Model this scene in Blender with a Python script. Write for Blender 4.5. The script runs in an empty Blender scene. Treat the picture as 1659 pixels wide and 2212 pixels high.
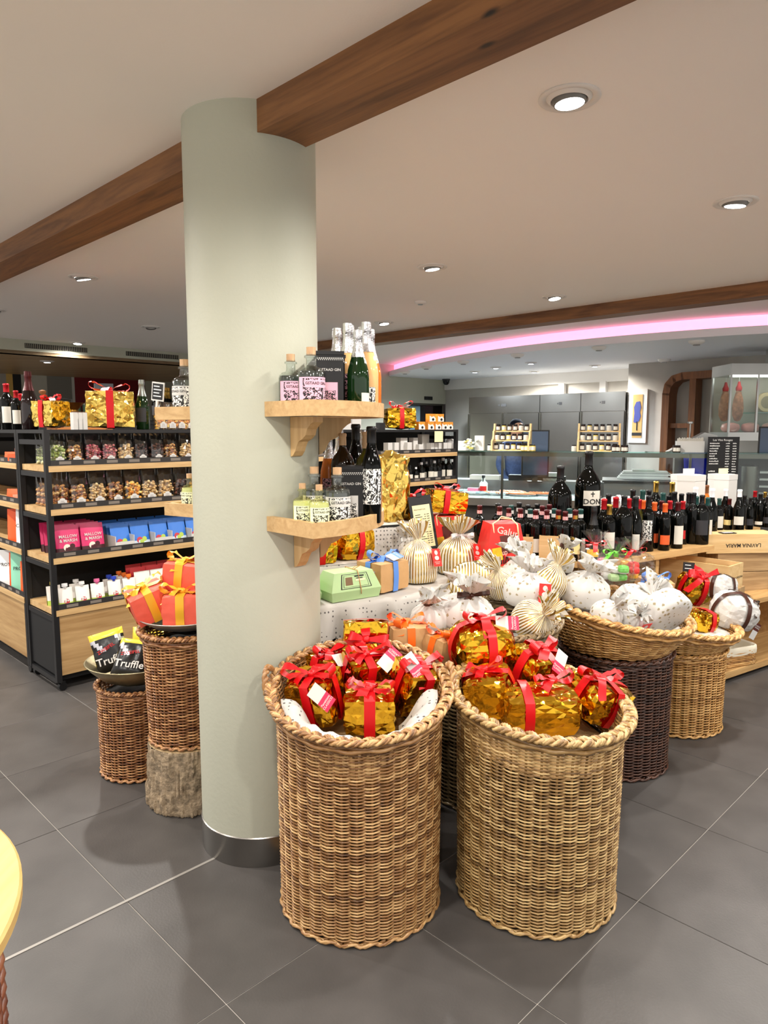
import bpy, bmesh, math, random
from mathutils import Vector, Matrix, noise
R = math.radians
S2 = math.sqrt(.5)
scn = bpy.context.scene
COL = scn.collection
rng = random.Random(7)

# ------------------------------------------------------------------ camera, world, exposure
W_, H_, F_ = 1659., 2212., 1533.
PITCH = math.atan(178 / 1533.)
CH = 1.6
cam_d = bpy.data.cameras.new('camera'); cam = bpy.data.objects.new('camera', cam_d); COL.objects.link(cam)
cam_d.sensor_fit = 'VERTICAL'; cam_d.sensor_height = 24; cam_d.lens = 24 * F_ / H_
cam_d.clip_start = .05; cam_d.clip_end = 60
cam.location = (0, 0, CH); cam.rotation_euler = (R(90) - PITCH, 0, 0)
scn.camera = cam
world = bpy.data.worlds.new('world'); scn.world = world; world.use_nodes = True
bg = world.node_tree.nodes['Background']; bg.inputs[0].default_value = (1.0, .96, .91, 1); bg.inputs[1].default_value = .72
vs = scn.view_settings
vs.view_transform = 'Standard'; vs.look = 'None'; vs.gamma = 1; vs.use_curve_mapping = False; vs.exposure = .76
scn.cycles.use_denoising = True
scn.cycles.max_bounces = 9; scn.cycles.diffuse_bounces = 6; scn.cycles.glossy_bounces = 3
scn.cycles.transmission_bounces = 5; scn.cycles.transparent_max_bounces = 12
scn.cycles.caustics_reflective = True; scn.cycles.blur_glossy = 1.5; scn.cycles.caustics_refractive = False
scn.cycles.sample_clamp_indirect = 4
LAMP_W = 50.0      # downlight power

# ------------------------------------------------------------------ photo pixel -> place
_f = Vector((0, math.cos(PITCH), -math.sin(PITCH))); _u = Vector((0, math.sin(PITCH), math.cos(PITCH))); _r = Vector((1, 0, 0))
C0 = Vector((0, 0, CH))
def ray(x, y): return _f + _r * ((x - W_ / 2) / F_) - _u * ((y - H_ / 2) / F_)
def G(x, y, z=0.):
    d = ray(x, y); return C0 + d * ((z - CH) / d.z)
def D(x, y, Y):
    d = ray(x, y); return C0 + d * (Y / d.y)
def PL(x, y, p0, n):
    d = ray(x, y); n = Vector(n); return C0 + d * ((Vector(p0) - C0).dot(n) / d.dot(n))
def SW(s, w, z=0.): return Vector((S2 * (s + w), S2 * (w - s), z))      # room axes: s along the beams, w across
def LINE(x, O, dr, y=1000):   # where a vertical plane through O along dr meets pixel column x
    n = Vector((-dr[1], dr[0], 0)); return PL(x, y, O, n)

# ------------------------------------------------------------------ mesh builder
class MB:
    def __init__(s): s.v = []; s.f = []; s.m = []; s.uv = []
    def add(s, vs, fs, m=0, M=None, uv=None):
        b = len(s.v)
        if M is not None: vs = [M @ Vector(p) for p in vs]
        s.v += [tuple(p) for p in vs]
        for i, f in enumerate(fs):
            s.f.append([b + k for k in f]); s.m.append(m); s.uv.append(uv[i] if uv else None)
        return s
    def box(s, c, d, m=0, M=None):
        x, y, z = c; a, b, e = d[0] / 2, d[1] / 2, d[2] / 2
        vs = [(x + i * a, y + j * b, z + k * e) for i in (-1, 1) for j in (-1, 1) for k in (-1, 1)]
        return s.add(vs, [(0, 1, 3, 2), (4, 6, 7, 5), (0, 4, 5, 1), (2, 3, 7, 6), (0, 2, 6, 4), (1, 5, 7, 3)], m, M)
    def bx(s, x0, x1, y0, y1, z0, z1, m=0, M=None):
        return s.box(((x0 + x1) / 2, (y0 + y1) / 2, (z0 + z1) / 2), (x1 - x0, y1 - y0, z1 - z0), m, M)
    def lathe(s, prof, n=20, m=0, M=None, fn=None, a0=0, a1=2 * math.pi):
        full = abs(a1 - a0 - 2 * math.pi) < 1e-6
        k = n if full else n + 1
        vs = []; fs = []; uv = []
        for (r, z) in prof:
            for i in range(k):
                a = a0 + (a1 - a0) * i / n
                p = (r * math.cos(a), r * math.sin(a), z)
                vs.append(fn(p, a, r, z) if fn else p)
        L = len(prof)
        for j in range(L - 1):
            for i in range(n):
                i2 = (i + 1) % k if full else i + 1
                fs.append((j * k + i, j * k + i2, (j + 1) * k + i2, (j + 1) * k + i))
                u0, u1 = i / n, (i + 1) / n; v0, v1 = j / (L - 1), (j + 1) / (L - 1)
                uv.append([(u0, v0), (u1, v0), (u1, v1), (u0, v1)])
        return s.add(vs, fs, m, M, uv)
    def tube(s, pts, r, n=6, closed=False, m=0, M=None):
        pts = [Vector(p) for p in pts]; L = len(pts); vs = []; fs = []
        up = Vector((0, 0, 1)); prev = None
        for i in range(L):
            a = pts[i - 1] if (i > 0 or closed) else pts[i]
            b = pts[(i + 1) % L] if (i < L - 1 or closed) else pts[i]
            t = (b - a); t = t.normalized() if t.length > 1e-9 else Vector((1, 0, 0))
            if prev is None:
                x = t.cross(up) if abs(t.z) < .9 else t.cross(Vector((0, 1, 0)))
            else:
                x = prev - t * prev.dot(t)
                if x.length < 1e-6: x = t.cross(up)
            x.normalize(); prev = x; y = t.cross(x)
            rr = r[i] if isinstance(r, (list, tuple)) else r
            for q in range(n):
                c = 2 * math.pi * q / n
                vs.append(pts[i] + x * (rr * math.cos(c)) + y * (rr * math.sin(c)))
        for i in range(L if closed else L - 1):
            for q in range(n):
                a = i * n + q; b = i * n + (q + 1) % n; i2 = (i + 1) % L
                fs.append((a, b, i2 * n + (q + 1) % n, i2 * n + q))
        if not closed:
            fs.append(tuple(range(n))[::-1]); fs.append(tuple((L - 1) * n + q for q in range(n)))
        return s.add(vs, fs, m, M)
    def strip(s, left, right, m=0, M=None):
        n = len(left); vs = list(left) + list(right)
        return s.add(vs, [(i, i + 1, n + i + 1, n + i) for i in range(n - 1)], m, M)
    def prism(s, poly, z0, z1, m=0, M=None):
        n = len(poly); vs = [(x, y, z0) for x, y in poly] + [(x, y, z1) for x, y in poly]
        fs = [tuple(range(n))[::-1], tuple(range(n, 2 * n))] + [(i, (i + 1) % n, n + (i + 1) % n, n + i) for i in range(n)]
        return s.add(vs, fs, m, M)
    def mesh(s, name, mats, smooth=None):
        me = bpy.data.meshes.new(name); me.from_pydata(s.v, [], s.f)
        for m in (mats if isinstance(mats, (list, tuple)) else [mats]): me.materials.append(m)
        me.polygons.foreach_set('material_index', s.m)
        if any(u is not None for u in s.uv):
            l = me.uv_layers.new(name='UVMap'); fl = []
            for f, u in zip(s.f, s.uv):
                for c in (u or [(0, 0)] * len(f)): fl += c
            l.data.foreach_set('uv', fl)
        me.update()
        if smooth is not None:
            me.polygons.foreach_set('use_smooth', [True] * len(s.f))
            if smooth < 180: me.set_sharp_from_angle(angle=R(smooth))
        return me
    def build(s, name, mats, parent=None, smooth=None, loc=None):
        return OBJ(name, s.mesh(name, mats, smooth), parent, loc)

def OBJ(name, me, parent=None, loc=None, rot=None, scale=None):
    o = bpy.data.objects.new(name, me); COL.objects.link(o)
    if parent is not None: o.parent = parent
    if loc is not None: o.location = loc
    if rot is not None: o.rotation_euler = rot
    if scale is not None: o.scale = scale
    return o
def TAG(o, label, cat=None, group=None, kind=None):
    if label: o['label'] = label
    if cat: o['category'] = cat
    if group: o['group'] = group
    if kind: o['kind'] = kind
    return o
def EMP(name, label, cat, loc=(0, 0, 0), rz=0, group=None, rot=None):
    o = bpy.data.objects.new(name, None); COL.objects.link(o); o.empty_display_size = .05
    o.location = loc; o.rotation_euler = rot if rot else (0, 0, rz)
    return TAG(o, label, cat, group)
def STRUCT(name, mb, mats, label, smooth=None, parent=None):
    o = mb.build(name, mats, parent, smooth)
    if parent is None: o['kind'] = 'structure'; o['label'] = label
    return o
def DUP(root, loc, rot=None, label=None, group=None):
    def cp(o, par):
        c = o.copy(); COL.objects.link(c); c.parent = par
        for ch in list(o.children): cp(ch, c)
        return c
    r = cp(root, None); r.location = loc
    if rot is not None: r.rotation_euler = rot
    if label: r['label'] = label
    if group: r['group'] = group
    return r
def TR(x, y, z): return Matrix.Translation((x, y, z))
def RZ(a): return Matrix.Rotation(a, 4, 'Z')
def RX(a): return Matrix.Rotation(a, 4, 'X')
def RY(a): return Matrix.Rotation(a, 4, 'Y')

# ------------------------------------------------------------------ materials
MATS = {}
def lin(c):
    f = lambda t: t / 12.92 if t <= .04045 else ((t + .055) / 1.055) ** 2.4
    return tuple(f(t / 255.) for t in c) + (1,)
def base_mat(name):
    m = bpy.data.materials.new(name); m.use_nodes = True
    nt = m.node_tree; b = nt.nodes['Principled BSDF']; return m, nt, b
def L(nt, a, b): nt.links.new(a, b)
def N(nt, t, **k):
    n = nt.nodes.new(t)
    for a, v in k.items():
        if a.startswith('i_'): n.inputs[int(a[2:]) if a[2:].isdigit() else a[2:]].default_value = v
        else: setattr(n, a, v)
    return n
def ramp(nt, fac, stops, const=False):
    n = nt.nodes.new('ShaderNodeValToRGB'); cr = n.color_ramp
    if const: cr.interpolation = 'CONSTANT'
    while len(cr.elements) < len(stops): cr.elements.new(.5)
    for e, (p, c) in zip(cr.elements, stops): e.position = p; e.color = c
    L(nt, fac, n.inputs[0]); return n
def M_(name, c, rough=.5, metal=0., spec=.5, var=0., scale=8., bump=0., bscale=60., emit=None, es=0., trans=0., alpha=1., sheen=0., coat=0., ior=1.45):
    if name in MATS: return MATS[name]
    m, nt, b = base_mat(name)
    c = lin(c) if max(c) > 1 else tuple(c) + (1,)
    b.inputs['Base Color'].default_value = c; b.inputs['Roughness'].default_value = rough; b.inputs['Metallic'].default_value = metal
    b.inputs['Specular IOR Level'].default_value = spec; b.inputs['IOR'].default_value = ior
    b.inputs['Transmission Weight'].default_value = trans; b.inputs['Alpha'].default_value = alpha
    b.inputs['Sheen Weight'].default_value = sheen; b.inputs['Coat Weight'].default_value = coat
    tc = N(nt, 'ShaderNodeTexCoord')
    if var:
        nz = N(nt, 'ShaderNodeTexNoise', i_Scale=scale, i_Detail=4.); L(nt, tc.outputs['Object'], nz.inputs['Vector'])
        rp = ramp(nt, nz.outputs['Fac'], [(.3, tuple(x * (1 - var) for x in c[:3]) + (1,)), (.7, tuple(min(1, x * (1 + var)) for x in c[:3]) + (1,))])
        L(nt, rp.outputs[0], b.inputs['Base Color'])
    if bump:
        nb = N(nt, 'ShaderNodeTexNoise', i_Scale=bscale, i_Detail=3.); L(nt, tc.outputs['Object'], nb.inputs['Vector'])
        bp = N(nt, 'ShaderNodeBump', i_Strength=bump, i_Distance=.01); L(nt, nb.outputs['Fac'], bp.inputs['Height']); L(nt, bp.outputs[0], b.inputs['Normal'])
    if emit:
        b.inputs['Emission Color'].default_value = lin(emit) if max(emit) > 1 else tuple(emit) + (1,); b.inputs['Emission Strength'].default_value = es
    MATS[name] = m; return m
def wood(name, c1, c2, axis='X', scale=1., rough=.5, knots=False):
    if name in MATS: return MATS[name]
    m, nt, b = base_mat(name); tc = N(nt, 'ShaderNodeTexCoord'); mp = N(nt, 'ShaderNodeMapping')
    sc = [14. * scale] * 3; sc['XYZ'.index(axis)] = 1.1 * scale
    mp.inputs['Scale'].default_value = sc; L(nt, tc.outputs['Object'], mp.inputs['Vector'])
    nz = N(nt, 'ShaderNodeTexNoise', i_Scale=1.5, i_Detail=6., i_Distortion=1.2); L(nt, mp.outputs[0], nz.inputs['Vector'])
    wv = N(nt, 'ShaderNodeTexNoise', i_Scale=9., i_Detail=3.); L(nt, mp.outputs[0], wv.inputs['Vector'])
    mx = N(nt, 'ShaderNodeMath', operation='MULTIPLY_ADD', i_1=.35); L(nt, wv.outputs['Fac'], mx.inputs[0]); L(nt, nz.outputs['Fac'], mx.inputs[2])
    rp = ramp(nt, mx.outputs[0], [(.42, lin(c2)), (.85, lin(c1))]); out = rp.outputs[0]
    if knots:
        mk = N(nt, 'ShaderNodeMapping'); s2 = [5.5] * 3; s2['XYZ'.index(axis)] = 2.2; mk.inputs['Scale'].default_value = s2
        L(nt, tc.outputs['Object'], mk.inputs['Vector'])
        vo = N(nt, 'ShaderNodeTexVoronoi', i_Scale=1.); L(nt, mk.outputs[0], vo.inputs['Vector'])
        kr = ramp(nt, vo.outputs['Distance'], [(.03, (1, 1, 1, 1)), (.075, (0, 0, 0, 1))])
        mix = N(nt, 'ShaderNodeMixRGB'); mix.inputs[2].default_value = lin(tuple(x * .35 for x in c2)); L(nt, kr.outputs[0], mix.inputs[0]); L(nt, out, mix.inputs[1]); out = mix.outputs[0]
    L(nt, out, b.inputs['Base Color']); b.inputs['Roughness'].default_value = rough
    MATS[name] = m; return m
def wicker(name, c1, c2, c3):
    m, nt, b = base_mat(name); g = N(nt, 'ShaderNodeNewGeometry'); tc = N(nt, 'ShaderNodeTexCoord')
    nz = N(nt, 'ShaderNodeTexNoise', i_Scale=28., i_Detail=2.); L(nt, tc.outputs['Object'], nz.inputs['Vector'])
    ad = N(nt, 'ShaderNodeMath', operation='MULTIPLY_ADD', i_1=.5); L(nt, g.outputs['Random Per Island'], ad.inputs[0])
    hf = N(nt, 'ShaderNodeMath', operation='MULTIPLY', i_1=.6); L(nt, nz.outputs['Fac'], hf.inputs[0]); L(nt, hf.outputs[0], ad.inputs[2])
    rp = ramp(nt, ad.outputs[0], [(.2, lin(c1)), (.5, lin(c2)), (.8, lin(c3))]); L(nt, rp.outputs[0], b.inputs['Base Color'])
    b.inputs['Roughness'].default_value = .32; b.inputs['Specular IOR Level'].default_value = .6
    MATS[name] = m; return m
def foil(name, c, rough=.14):
    m, nt, b = base_mat(name); tc = N(nt, 'ShaderNodeTexCoord')
    b.inputs['Base Color'].default_value = lin(c); b.inputs['Metallic'].default_value = 1; b.inputs['Roughness'].default_value = rough
    vo = N(nt, 'ShaderNodeTexVoronoi', i_Scale=13., feature='F1'); L(nt, tc.outputs['Object'], vo.inputs['Vector'])
    nz = N(nt, 'ShaderNodeTexNoise', i_Scale=14., i_Detail=2.); L(nt, tc.outputs['Object'], nz.inputs['Vector'])
    ad = N(nt, 'ShaderNodeMath', operation='ADD'); L(nt, vo.outputs['Distance'], ad.inputs[0]); L(nt, nz.outputs['Fac'], ad.inputs[1])
    bp = N(nt, 'ShaderNodeBump', i_Strength=.42, i_Distance=.02); L(nt, ad.outputs[0], bp.inputs['Height']); L(nt, bp.outputs[0], b.inputs['Normal'])
    MATS[name] = m; return m
def pattern(name, c1, c2, kind, scale=20., rough=.6, thr=.5, metal2=0., coords='UV'):
    """flat print: two colours in a repeating motif"""
    if name in MATS: return MATS[name]
    m, nt, b = base_mat(name); tc = N(nt, 'ShaderNodeTexCoord'); src = tc.outputs[coords]
    if kind == 'stripe':
        sp = N(nt, 'ShaderNodeSeparateXYZ'); L(nt, src, sp.inputs[0])
        mu = N(nt, 'ShaderNodeMath', operation='MULTIPLY', i_1=scale); L(nt, sp.outputs[0], mu.inputs[0])
        fr = N(nt, 'ShaderNodeMath', operation='FRACT'); L(nt, mu.outputs[0], fr.inputs[0]); fac = fr.outputs[0]
    elif kind == 'dots':
        vo = N(nt, 'ShaderNodeTexVoronoi', i_Scale=scale, i_Randomness=.25); L(nt, src, vo.inputs['Vector']); fac = vo.outputs['Distance']
    elif kind == 'motif':
        vo = N(nt, 'ShaderNodeTexVoronoi', i_Scale=scale, i_Randomness=.6, distance='CHEBYCHEV'); L(nt, src, vo.inputs['Vector'])
        sn = N(nt, 'ShaderNodeMath', operation='SINE'); mu = N(nt, 'ShaderNodeMath', operation='MULTIPLY', i_1=16.); L(nt, vo.outputs['Distance'], mu.inputs[0]); L(nt, mu.outputs[0], sn.inputs[0]); fac = sn.outputs[0]
    elif kind == 'lace':
        wv = N(nt, 'ShaderNodeTexNoise', i_Scale=scale, i_Detail=1., i_Distortion=2.5); L(nt, src, wv.inputs['Vector']); fac = wv.outputs['Fac']
    elif kind == 'lines':
        sp = N(nt, 'ShaderNodeSeparateXYZ'); L(nt, src, sp.inputs[0])
        mu = N(nt, 'ShaderNodeMath', operation='MULTIPLY', i_1=scale); L(nt, sp.outputs[1], mu.inputs[0])
        fr = N(nt, 'ShaderNodeMath', operation='FRACT'); L(nt, mu.outputs[0], fr.inputs[0]); fac = fr.outputs[0]
    gt = N(nt, 'ShaderNodeMath', operation='GREATER_THAN', i_1=thr); L(nt, fac, gt.inputs[0])
    mx = N(nt, 'ShaderNodeMixRGB'); mx.inputs[1].default_value = lin(c1); mx.inputs[2].default_value = lin(c2); L(nt, gt.outputs[0], mx.inputs[0]); L(nt, mx.outputs[0], b.inputs['Base Color'])
    if metal2:
        mm = N(nt, 'ShaderNodeMath', operation='MULTIPLY', i_1=metal2); L(nt, gt.outputs[0], mm.inputs[0]); L(nt, mm.outputs[0], b.inputs['Metallic'])
        rr = N(nt, 'ShaderNodeMapRange', i_3=rough, i_4=.25); L(nt, gt.outputs[0], rr.inputs[0]); L(nt, rr.outputs[0], b.inputs['Roughness'])
    else: b.inputs['Roughness'].default_value = rough
    MATS[name] = m; return m
def film(name, tint, amount):
    """clear film or thin pane: mostly see-through with a sharp sheen"""
    if name in MATS: return MATS[name]
    m = bpy.data.materials.new(name); m.use_nodes = True; nt = m.node_tree; nt.nodes.clear()
    o = N(nt, 'ShaderNodeOutputMaterial'); tr = N(nt, 'ShaderNodeBsdfTransparent'); tr.inputs[0].default_value = tuple(tint) + (1,)
    gl = N(nt, 'ShaderNodeBsdfGlossy'); gl.inputs['Roughness'].default_value = .06
    lw = N(nt, 'ShaderNodeLayerWeight', i_Blend=.5); pw = N(nt, 'ShaderNodeMath', operation='POWER', i_1=4.); L(nt, lw.outputs['Facing'], pw.inputs[0])
    ad = N(nt, 'ShaderNodeMath', operation='MULTIPLY_ADD', i_1=.6, i_2=amount, use_clamp=True); L(nt, pw.outputs[0], ad.inputs[0])
    mx = N(nt, 'ShaderNodeMixShader'); L(nt, ad.outputs[0], mx.inputs[0]); L(nt, tr.outputs[0], mx.inputs[1]); L(nt, gl.outputs[0], mx.inputs[2]); L(nt, mx.outputs[0], o.inputs[0])
    MATS[name] = m; return m

CREAM = M_('cream_plaster', (182, 183, 166), .6, var=.03, scale=3, bump=.08, bscale=70)
CEIL = M_('ceiling_white', (246, 241, 236), .7, bump=.03, bscale=160)
SOFF = M_('soffit_white', (236, 240, 246), .6)
TILE = M_('floor_tile', (78, 75, 73), .42, var=.2, scale=4, bump=.05, bscale=130)
GROUT = M_('grout', (176, 170, 162), .8)
BLACK = M_('black_metal', (26, 26, 28), .45)
BLACKP = M_('black_panel', (18, 18, 20), .6)
STEEL = M_('brushed_steel', (175, 175, 172), .28, 1, var=.06, scale=3)
STEELD = M_('dark_steel', (110, 108, 100), .3, 1)
CHROME = M_('silver_foil', (225, 225, 228), .22, 1, bump=.35, bscale=120)
BEAM = wood('beam_wood', (140, 94, 52), (88, 54, 28), 'X', .8, .5, True)
OAK = wood('oak', (206, 172, 122), (176, 138, 88), 'X', 1, .5)
OAKZ = wood('oak_upright', (206, 172, 122), (182, 144, 94), 'Z', 1, .5)
PINE = wood('pine_crate', (222, 190, 138), (198, 160, 104), 'X', .8, .6)
STANDW = wood('stand_wood', (206, 168, 112), (170, 128, 76), 'X', 1, .5)
DWOOD = wood('brown_wood', (142, 88, 46), (104, 60, 30), 'Z', 1, .45)
GOLD = foil('gold_foil', (236, 186, 52), .13)
GOLDL = foil('pale_gold_foil', (240, 205, 105), .16)
REDR = M_('red_ribbon', (204, 10, 20), .34)
BLUER = M_('blue_ribbon', (92, 142, 222), .3)
GOLDR = M_('gold_ribbon', (238, 178, 50), .3, .25)
ORANGER = M_('orange_ribbon', (250, 110, 30), .35)
BROWNR = M_('brown_ribbon', (66, 36, 24), .28)
WHITER = M_('white_ribbon', (220, 220, 220), .35)
GREENR = M_('green_ribbon', (120, 225, 70), .4)
CORAL = M_('coral_paper', (226, 92, 72), .55, bump=.2, bscale=25)
KRAFT = M_('kraft_paper', (196, 154, 104), .65, bump=.2, bscale=22)
WHITEP = M_('white_paper', (202, 200, 196), .55, bump=.12, bscale=20)
REDP = M_('red_card', (222, 44, 38), .5)
GREENP = M_('mint_paper', (176, 206, 150), .55)
WHITE = M_('white_card', (208, 206, 202), .6)
PINKC = M_('pink_red_card', (226, 44, 84), .5)
DARKC = M_('brown_card', (84, 32, 26), .5)
CREAMC = M_('cream_card', (240, 228, 180), .6)
YELC = M_('yellow_card', (244, 190, 40), .55, var=.15, scale=60)
BLACKC = M_('black_card', (24, 24, 26), .55)
CHALK = M_('chalk_white', (235, 235, 232), .8)
INK = M_('black_ink', (20, 18, 18), .6)
CLOTH = pattern('dotted_cloth', (188, 184, 178), (92, 88, 86), 'dots', 48., .75, .22, 0, 'Object')
# dots: dark where the distance is small
CLOTH.node_tree.nodes['Math'].operation = 'LESS_THAN'
STRIPE = pattern('gold_striped_cloth', (222, 218, 206), (196, 166, 90), 'stripe', 44., .6, .52, .85)
STRIPEO = pattern('gold_striped_cloth_flat', (222, 218, 206), (190, 162, 90), 'stripe', 70., .6, .5, .85, 'Object')
MOTIF = pattern('gold_print_cloth', (200, 198, 194), (168, 156, 126), 'dots', 38., .65, .38, .3, 'Object')
MOTIF.node_tree.nodes['Math'].operation = 'LESS_THAN'; MOTIF.node_tree.nodes['Voronoi Texture'].distance = 'MANHATTAN'; MOTIF.node_tree.nodes['Voronoi Texture'].inputs['Randomness'].default_value = .5
BLKGOLD = pattern('black_gold_cloth', (30, 24, 20), (190, 160, 80), 'motif', 60., .55, .55, .6, 'Object')
WICK1 = wicker('wicker_brown', (86, 54, 28), (150, 106, 62), (208, 168, 114))
WICK2 = wicker('wicker_olive', (92, 66, 36), (154, 118, 70), (208, 176, 120))
WICKD = wicker('wicker_dark', (34, 20, 14), (60, 36, 26), (92, 58, 42))
WICKG = wicker('wicker_grey', (70, 54, 34), (112, 92, 62), (150, 128, 92))
WICKT = wicker('wicker_tan', (124, 80, 38), (180, 132, 72), (218, 174, 110))
WICKR = wicker('wicker_red_brown', (82, 46, 24), (142, 92, 54), (200, 150, 100))
LINER = M_('burlap_fill', (168, 138, 92), .85, var=.15, scale=40, bump=.4, bscale=90)
DARKIN = M_('inside_shade', (16, 11, 8), .8)  # near-black: shade seen through the weave, put into the colour
WINEG = M_('dark_wine_glass', (5, 6, 5), .05, 0, .28)
GREENG = M_('green_bottle_glass', (14, 40, 14), .05, 0, .6)
OLIVEG = M_('olive_bottle_glass', (60, 56, 10), .05, 0, .6)
ROSEG = M_('rose_bottle_glass', (226, 178, 120), .06, 0, .5)
AMBERG = M_('amber_bottle_glass', (200, 110, 40), .06, 0, .5)
GING = film('clear_bottle_glass', (.86, .9, .88), .12)
GINY = film('clear_yellow_bottle', (.93, .93, .66), .1)
GREYIN = M_('grey_spirit', (60, 64, 60), .1)  # dark grey colour of the liquid
CELLO = film('cellophane', (.97, .97, .97), .1)
PANE = film('pane_glass', (.93, .97, .96), .04)
PANEG = film('green_edge_glass', (.55, .82, .76), .1)
CAPR = M_('red_capsule', (170, 20, 30), .3, .3)
CAPM = M_('maroon_capsule', (74, 16, 20), .35, .3)
CAPB = M_('black_capsule', (16, 16, 18), .35)
CAPO = M_('orange_capsule', (222, 96, 40), .35)
CAPT = M_('teal_capsule', (30, 70, 66), .35)
CAPW = M_('white_capsule', (232, 232, 236), .35)
CAPG = M_('gold_capsule', (196, 160, 80), .28, 1)
CORK = wood('cork_wood', (206, 170, 130), (176, 136, 96), 'Z', 4, .6)
PAPL = M_('label_paper', (214, 210, 198), .6)
PAPY = M_('label_yellow', (236, 192, 40), .55)
PAPO = M_('label_orange', (226, 92, 40), .55)
PAPR = M_('label_red', (190, 24, 28), .55)
PAPD = M_('label_dark', (44, 44, 48), .55)
PAPC = M_('label_cream', (232, 216, 150), .6)
ORN = pattern('ornate_label', (26, 26, 26), (238, 236, 230), 'lace', 5.5, .6, .5)
ORNP = pattern('ornate_pink_label', (34, 26, 30), (234, 180, 200), 'lace', 5.5, .6, .5)
ORNY = pattern('ornate_pale_label', (30, 30, 24), (236, 240, 200), 'lace', 5.5, .6, .5)
PINKL = M_('pink_label', (232, 178, 198), .6)
PALEY = M_('pale_yellow_label', (234, 238, 200), .6)
LAMPE = M_('lamp_glow', (255, 255, 255), .5, emit=(1, .97, .93), es=14.)
FRSTEEL = M_('fridge_steel', (156, 154, 150), .25, 1, var=.08, scale=2)
LAMPC = M_('lamp_glow_cool', (255, 255, 255), .5, emit=(.8, .93, 1), es=12.)
PINKE = M_('pink_cove_glow', (255, 255, 255), .5, emit=(1., .22, .42), es=.85)  # pink light on the white cove face, put in as emission
TRIMW = M_('lamp_trim_white', (225, 222, 218), .45)

# ------------------------------------------------------------------ lettering
TXT = {}
def text_geo(s, bold=False):
    if s in TXT: return TXT[s]
    cu = bpy.data.curves.new('t', 'FONT'); cu.body = s; cu.size = 1; cu.align_x = 'CENTER'; cu.align_y = 'CENTER'; cu.resolution_u = 2; cu.offset = .012
    o = bpy.data.objects.new('t', cu); COL.objects.link(o)
    me = bpy.data.meshes.new_from_object(o.evaluated_get(bpy.context.evaluated_depsgraph_get()))
    TXT[s] = ([v.co.copy() for v in me.vertices], [tuple(p.vertices) for p in me.polygons])
    bpy.data.objects.remove(o); bpy.data.curves.remove(cu); bpy.data.meshes.remove(me)
    return TXT[s]
for t_ in ['GSTAAD GIN', 'SUMMER EDITION 3', 'GSTAAD', 'DON', 'MALLOW\n& MARSH', 'Truffle', 'ZWEIFEL', 'Panettone\nCLASSICO', 'LAVINIA MARIA', 'TENUTA DI CAPEZZANA', 'Galup', 'MINI PROTEIN', 'PROTEIN', 'CREATINE',
           'NICOLINO', 'PREIS PANETTON', 'HERO', 'Les Vins Rouges', 'Organic', 'Gallo Nero', 'Truffle Chips', 'Tosi', 'Albertengo', 'Bonifanti', 'Panettone']:
    text_geo(t_)
def text_on(mb, s, size, M, m=0, sx=1.):
    v, f = text_geo(s); mb.add([(p.x * size * sx, p.y * size, 0) for p in v], f, m, M)
def text_bent(mb, s, size, r, z, a, m=0, sx=1.):
    v, f = text_geo(s)
    mb.add([(r * math.cos(a + p.x * size * sx / r), r * math.sin(a + p.x * size * sx / r), z + p.y * size) for p in v], f, m)
# ================================================================== STRUCTURE
CZ = 2.67
# floor: slab with the tiles laid on it
fl = STRUCT('floor', MB().add([SW(-14, -3, -.003), SW(4, -3, -.003), SW(4, 11, -.003), SW(-14, 11, -.003), SW(-14, -3, -.2), SW(4, -3, -.2), SW(4, 11, -.2), SW(-14, 11, -.2)],
    [(0, 1, 2, 3), (7, 6, 5, 4), (0, 4, 5, 1), (1, 5, 6, 2), (2, 6, 7, 3), (3, 7, 4, 0)]), GROUT, 'dark grey tiled shop floor laid at an angle')
TP = .617
def tile_mesh(sz, n):
    a = sz / 2; b = a - .0012
    return MB().add([(-a, -a, -.012), (a, -a, -.012), (a, a, -.012), (-a, a, -.012), (-a, -a, -.0012), (a, -a, -.0012), (a, a, -.0012), (-a, a, -.0012), (-b, -b, 0), (b, -b, 0), (b, b, 0), (-b, b, 0)],
        [(0, 1, 5, 4), (1, 2, 6, 5), (2, 3, 7, 6), (3, 0, 4, 7), (4, 5, 9, 8), (5, 6, 10, 9), (6, 7, 11, 10), (7, 4, 8, 11), (8, 9, 10, 11)]).mesh(n, TILE)
tm = tile_mesh(TP - .003, 'tile')
S0, W0 = -2.216, .973
far = MB(); nt_ = 0
for i in range(-18, 9):
    for j in range(-6, 15):
        s = S0 + (i + .5) * TP; w = W0 + (j + .5) * TP; p = SW(s, w)
        if not (-13.6 < s < 3.4 and -2.6 < w < 10.4): continue
        if .2 < p.y < 6.6 and abs(p.x) < .62 * p.y + .7:
            OBJ('tile', tm, fl, p, (0, 0, R(-45)))
        else: far.add([SW(s + a, w + b, 0) for a, b in ((-.3065, -.3065), (.3065, -.3065), (.3065, .3065), (-.3065, .3065))], [(0, 1, 2, 3)])
o = far.build('tile_field', TILE, fl); o['kind'] = 'stuff'
js = SW(S0, -2.5); je = SW(S0, 1.42)
o = MB().box((0, 0, .0), (.011, (je - js).length, .004)).build('joint_strip', M_('joint_metal', (160, 156, 150), .5, .3), fl)
o.location = (js + je) / 2; o.rotation_euler = (0, 0, R(-45))

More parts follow.
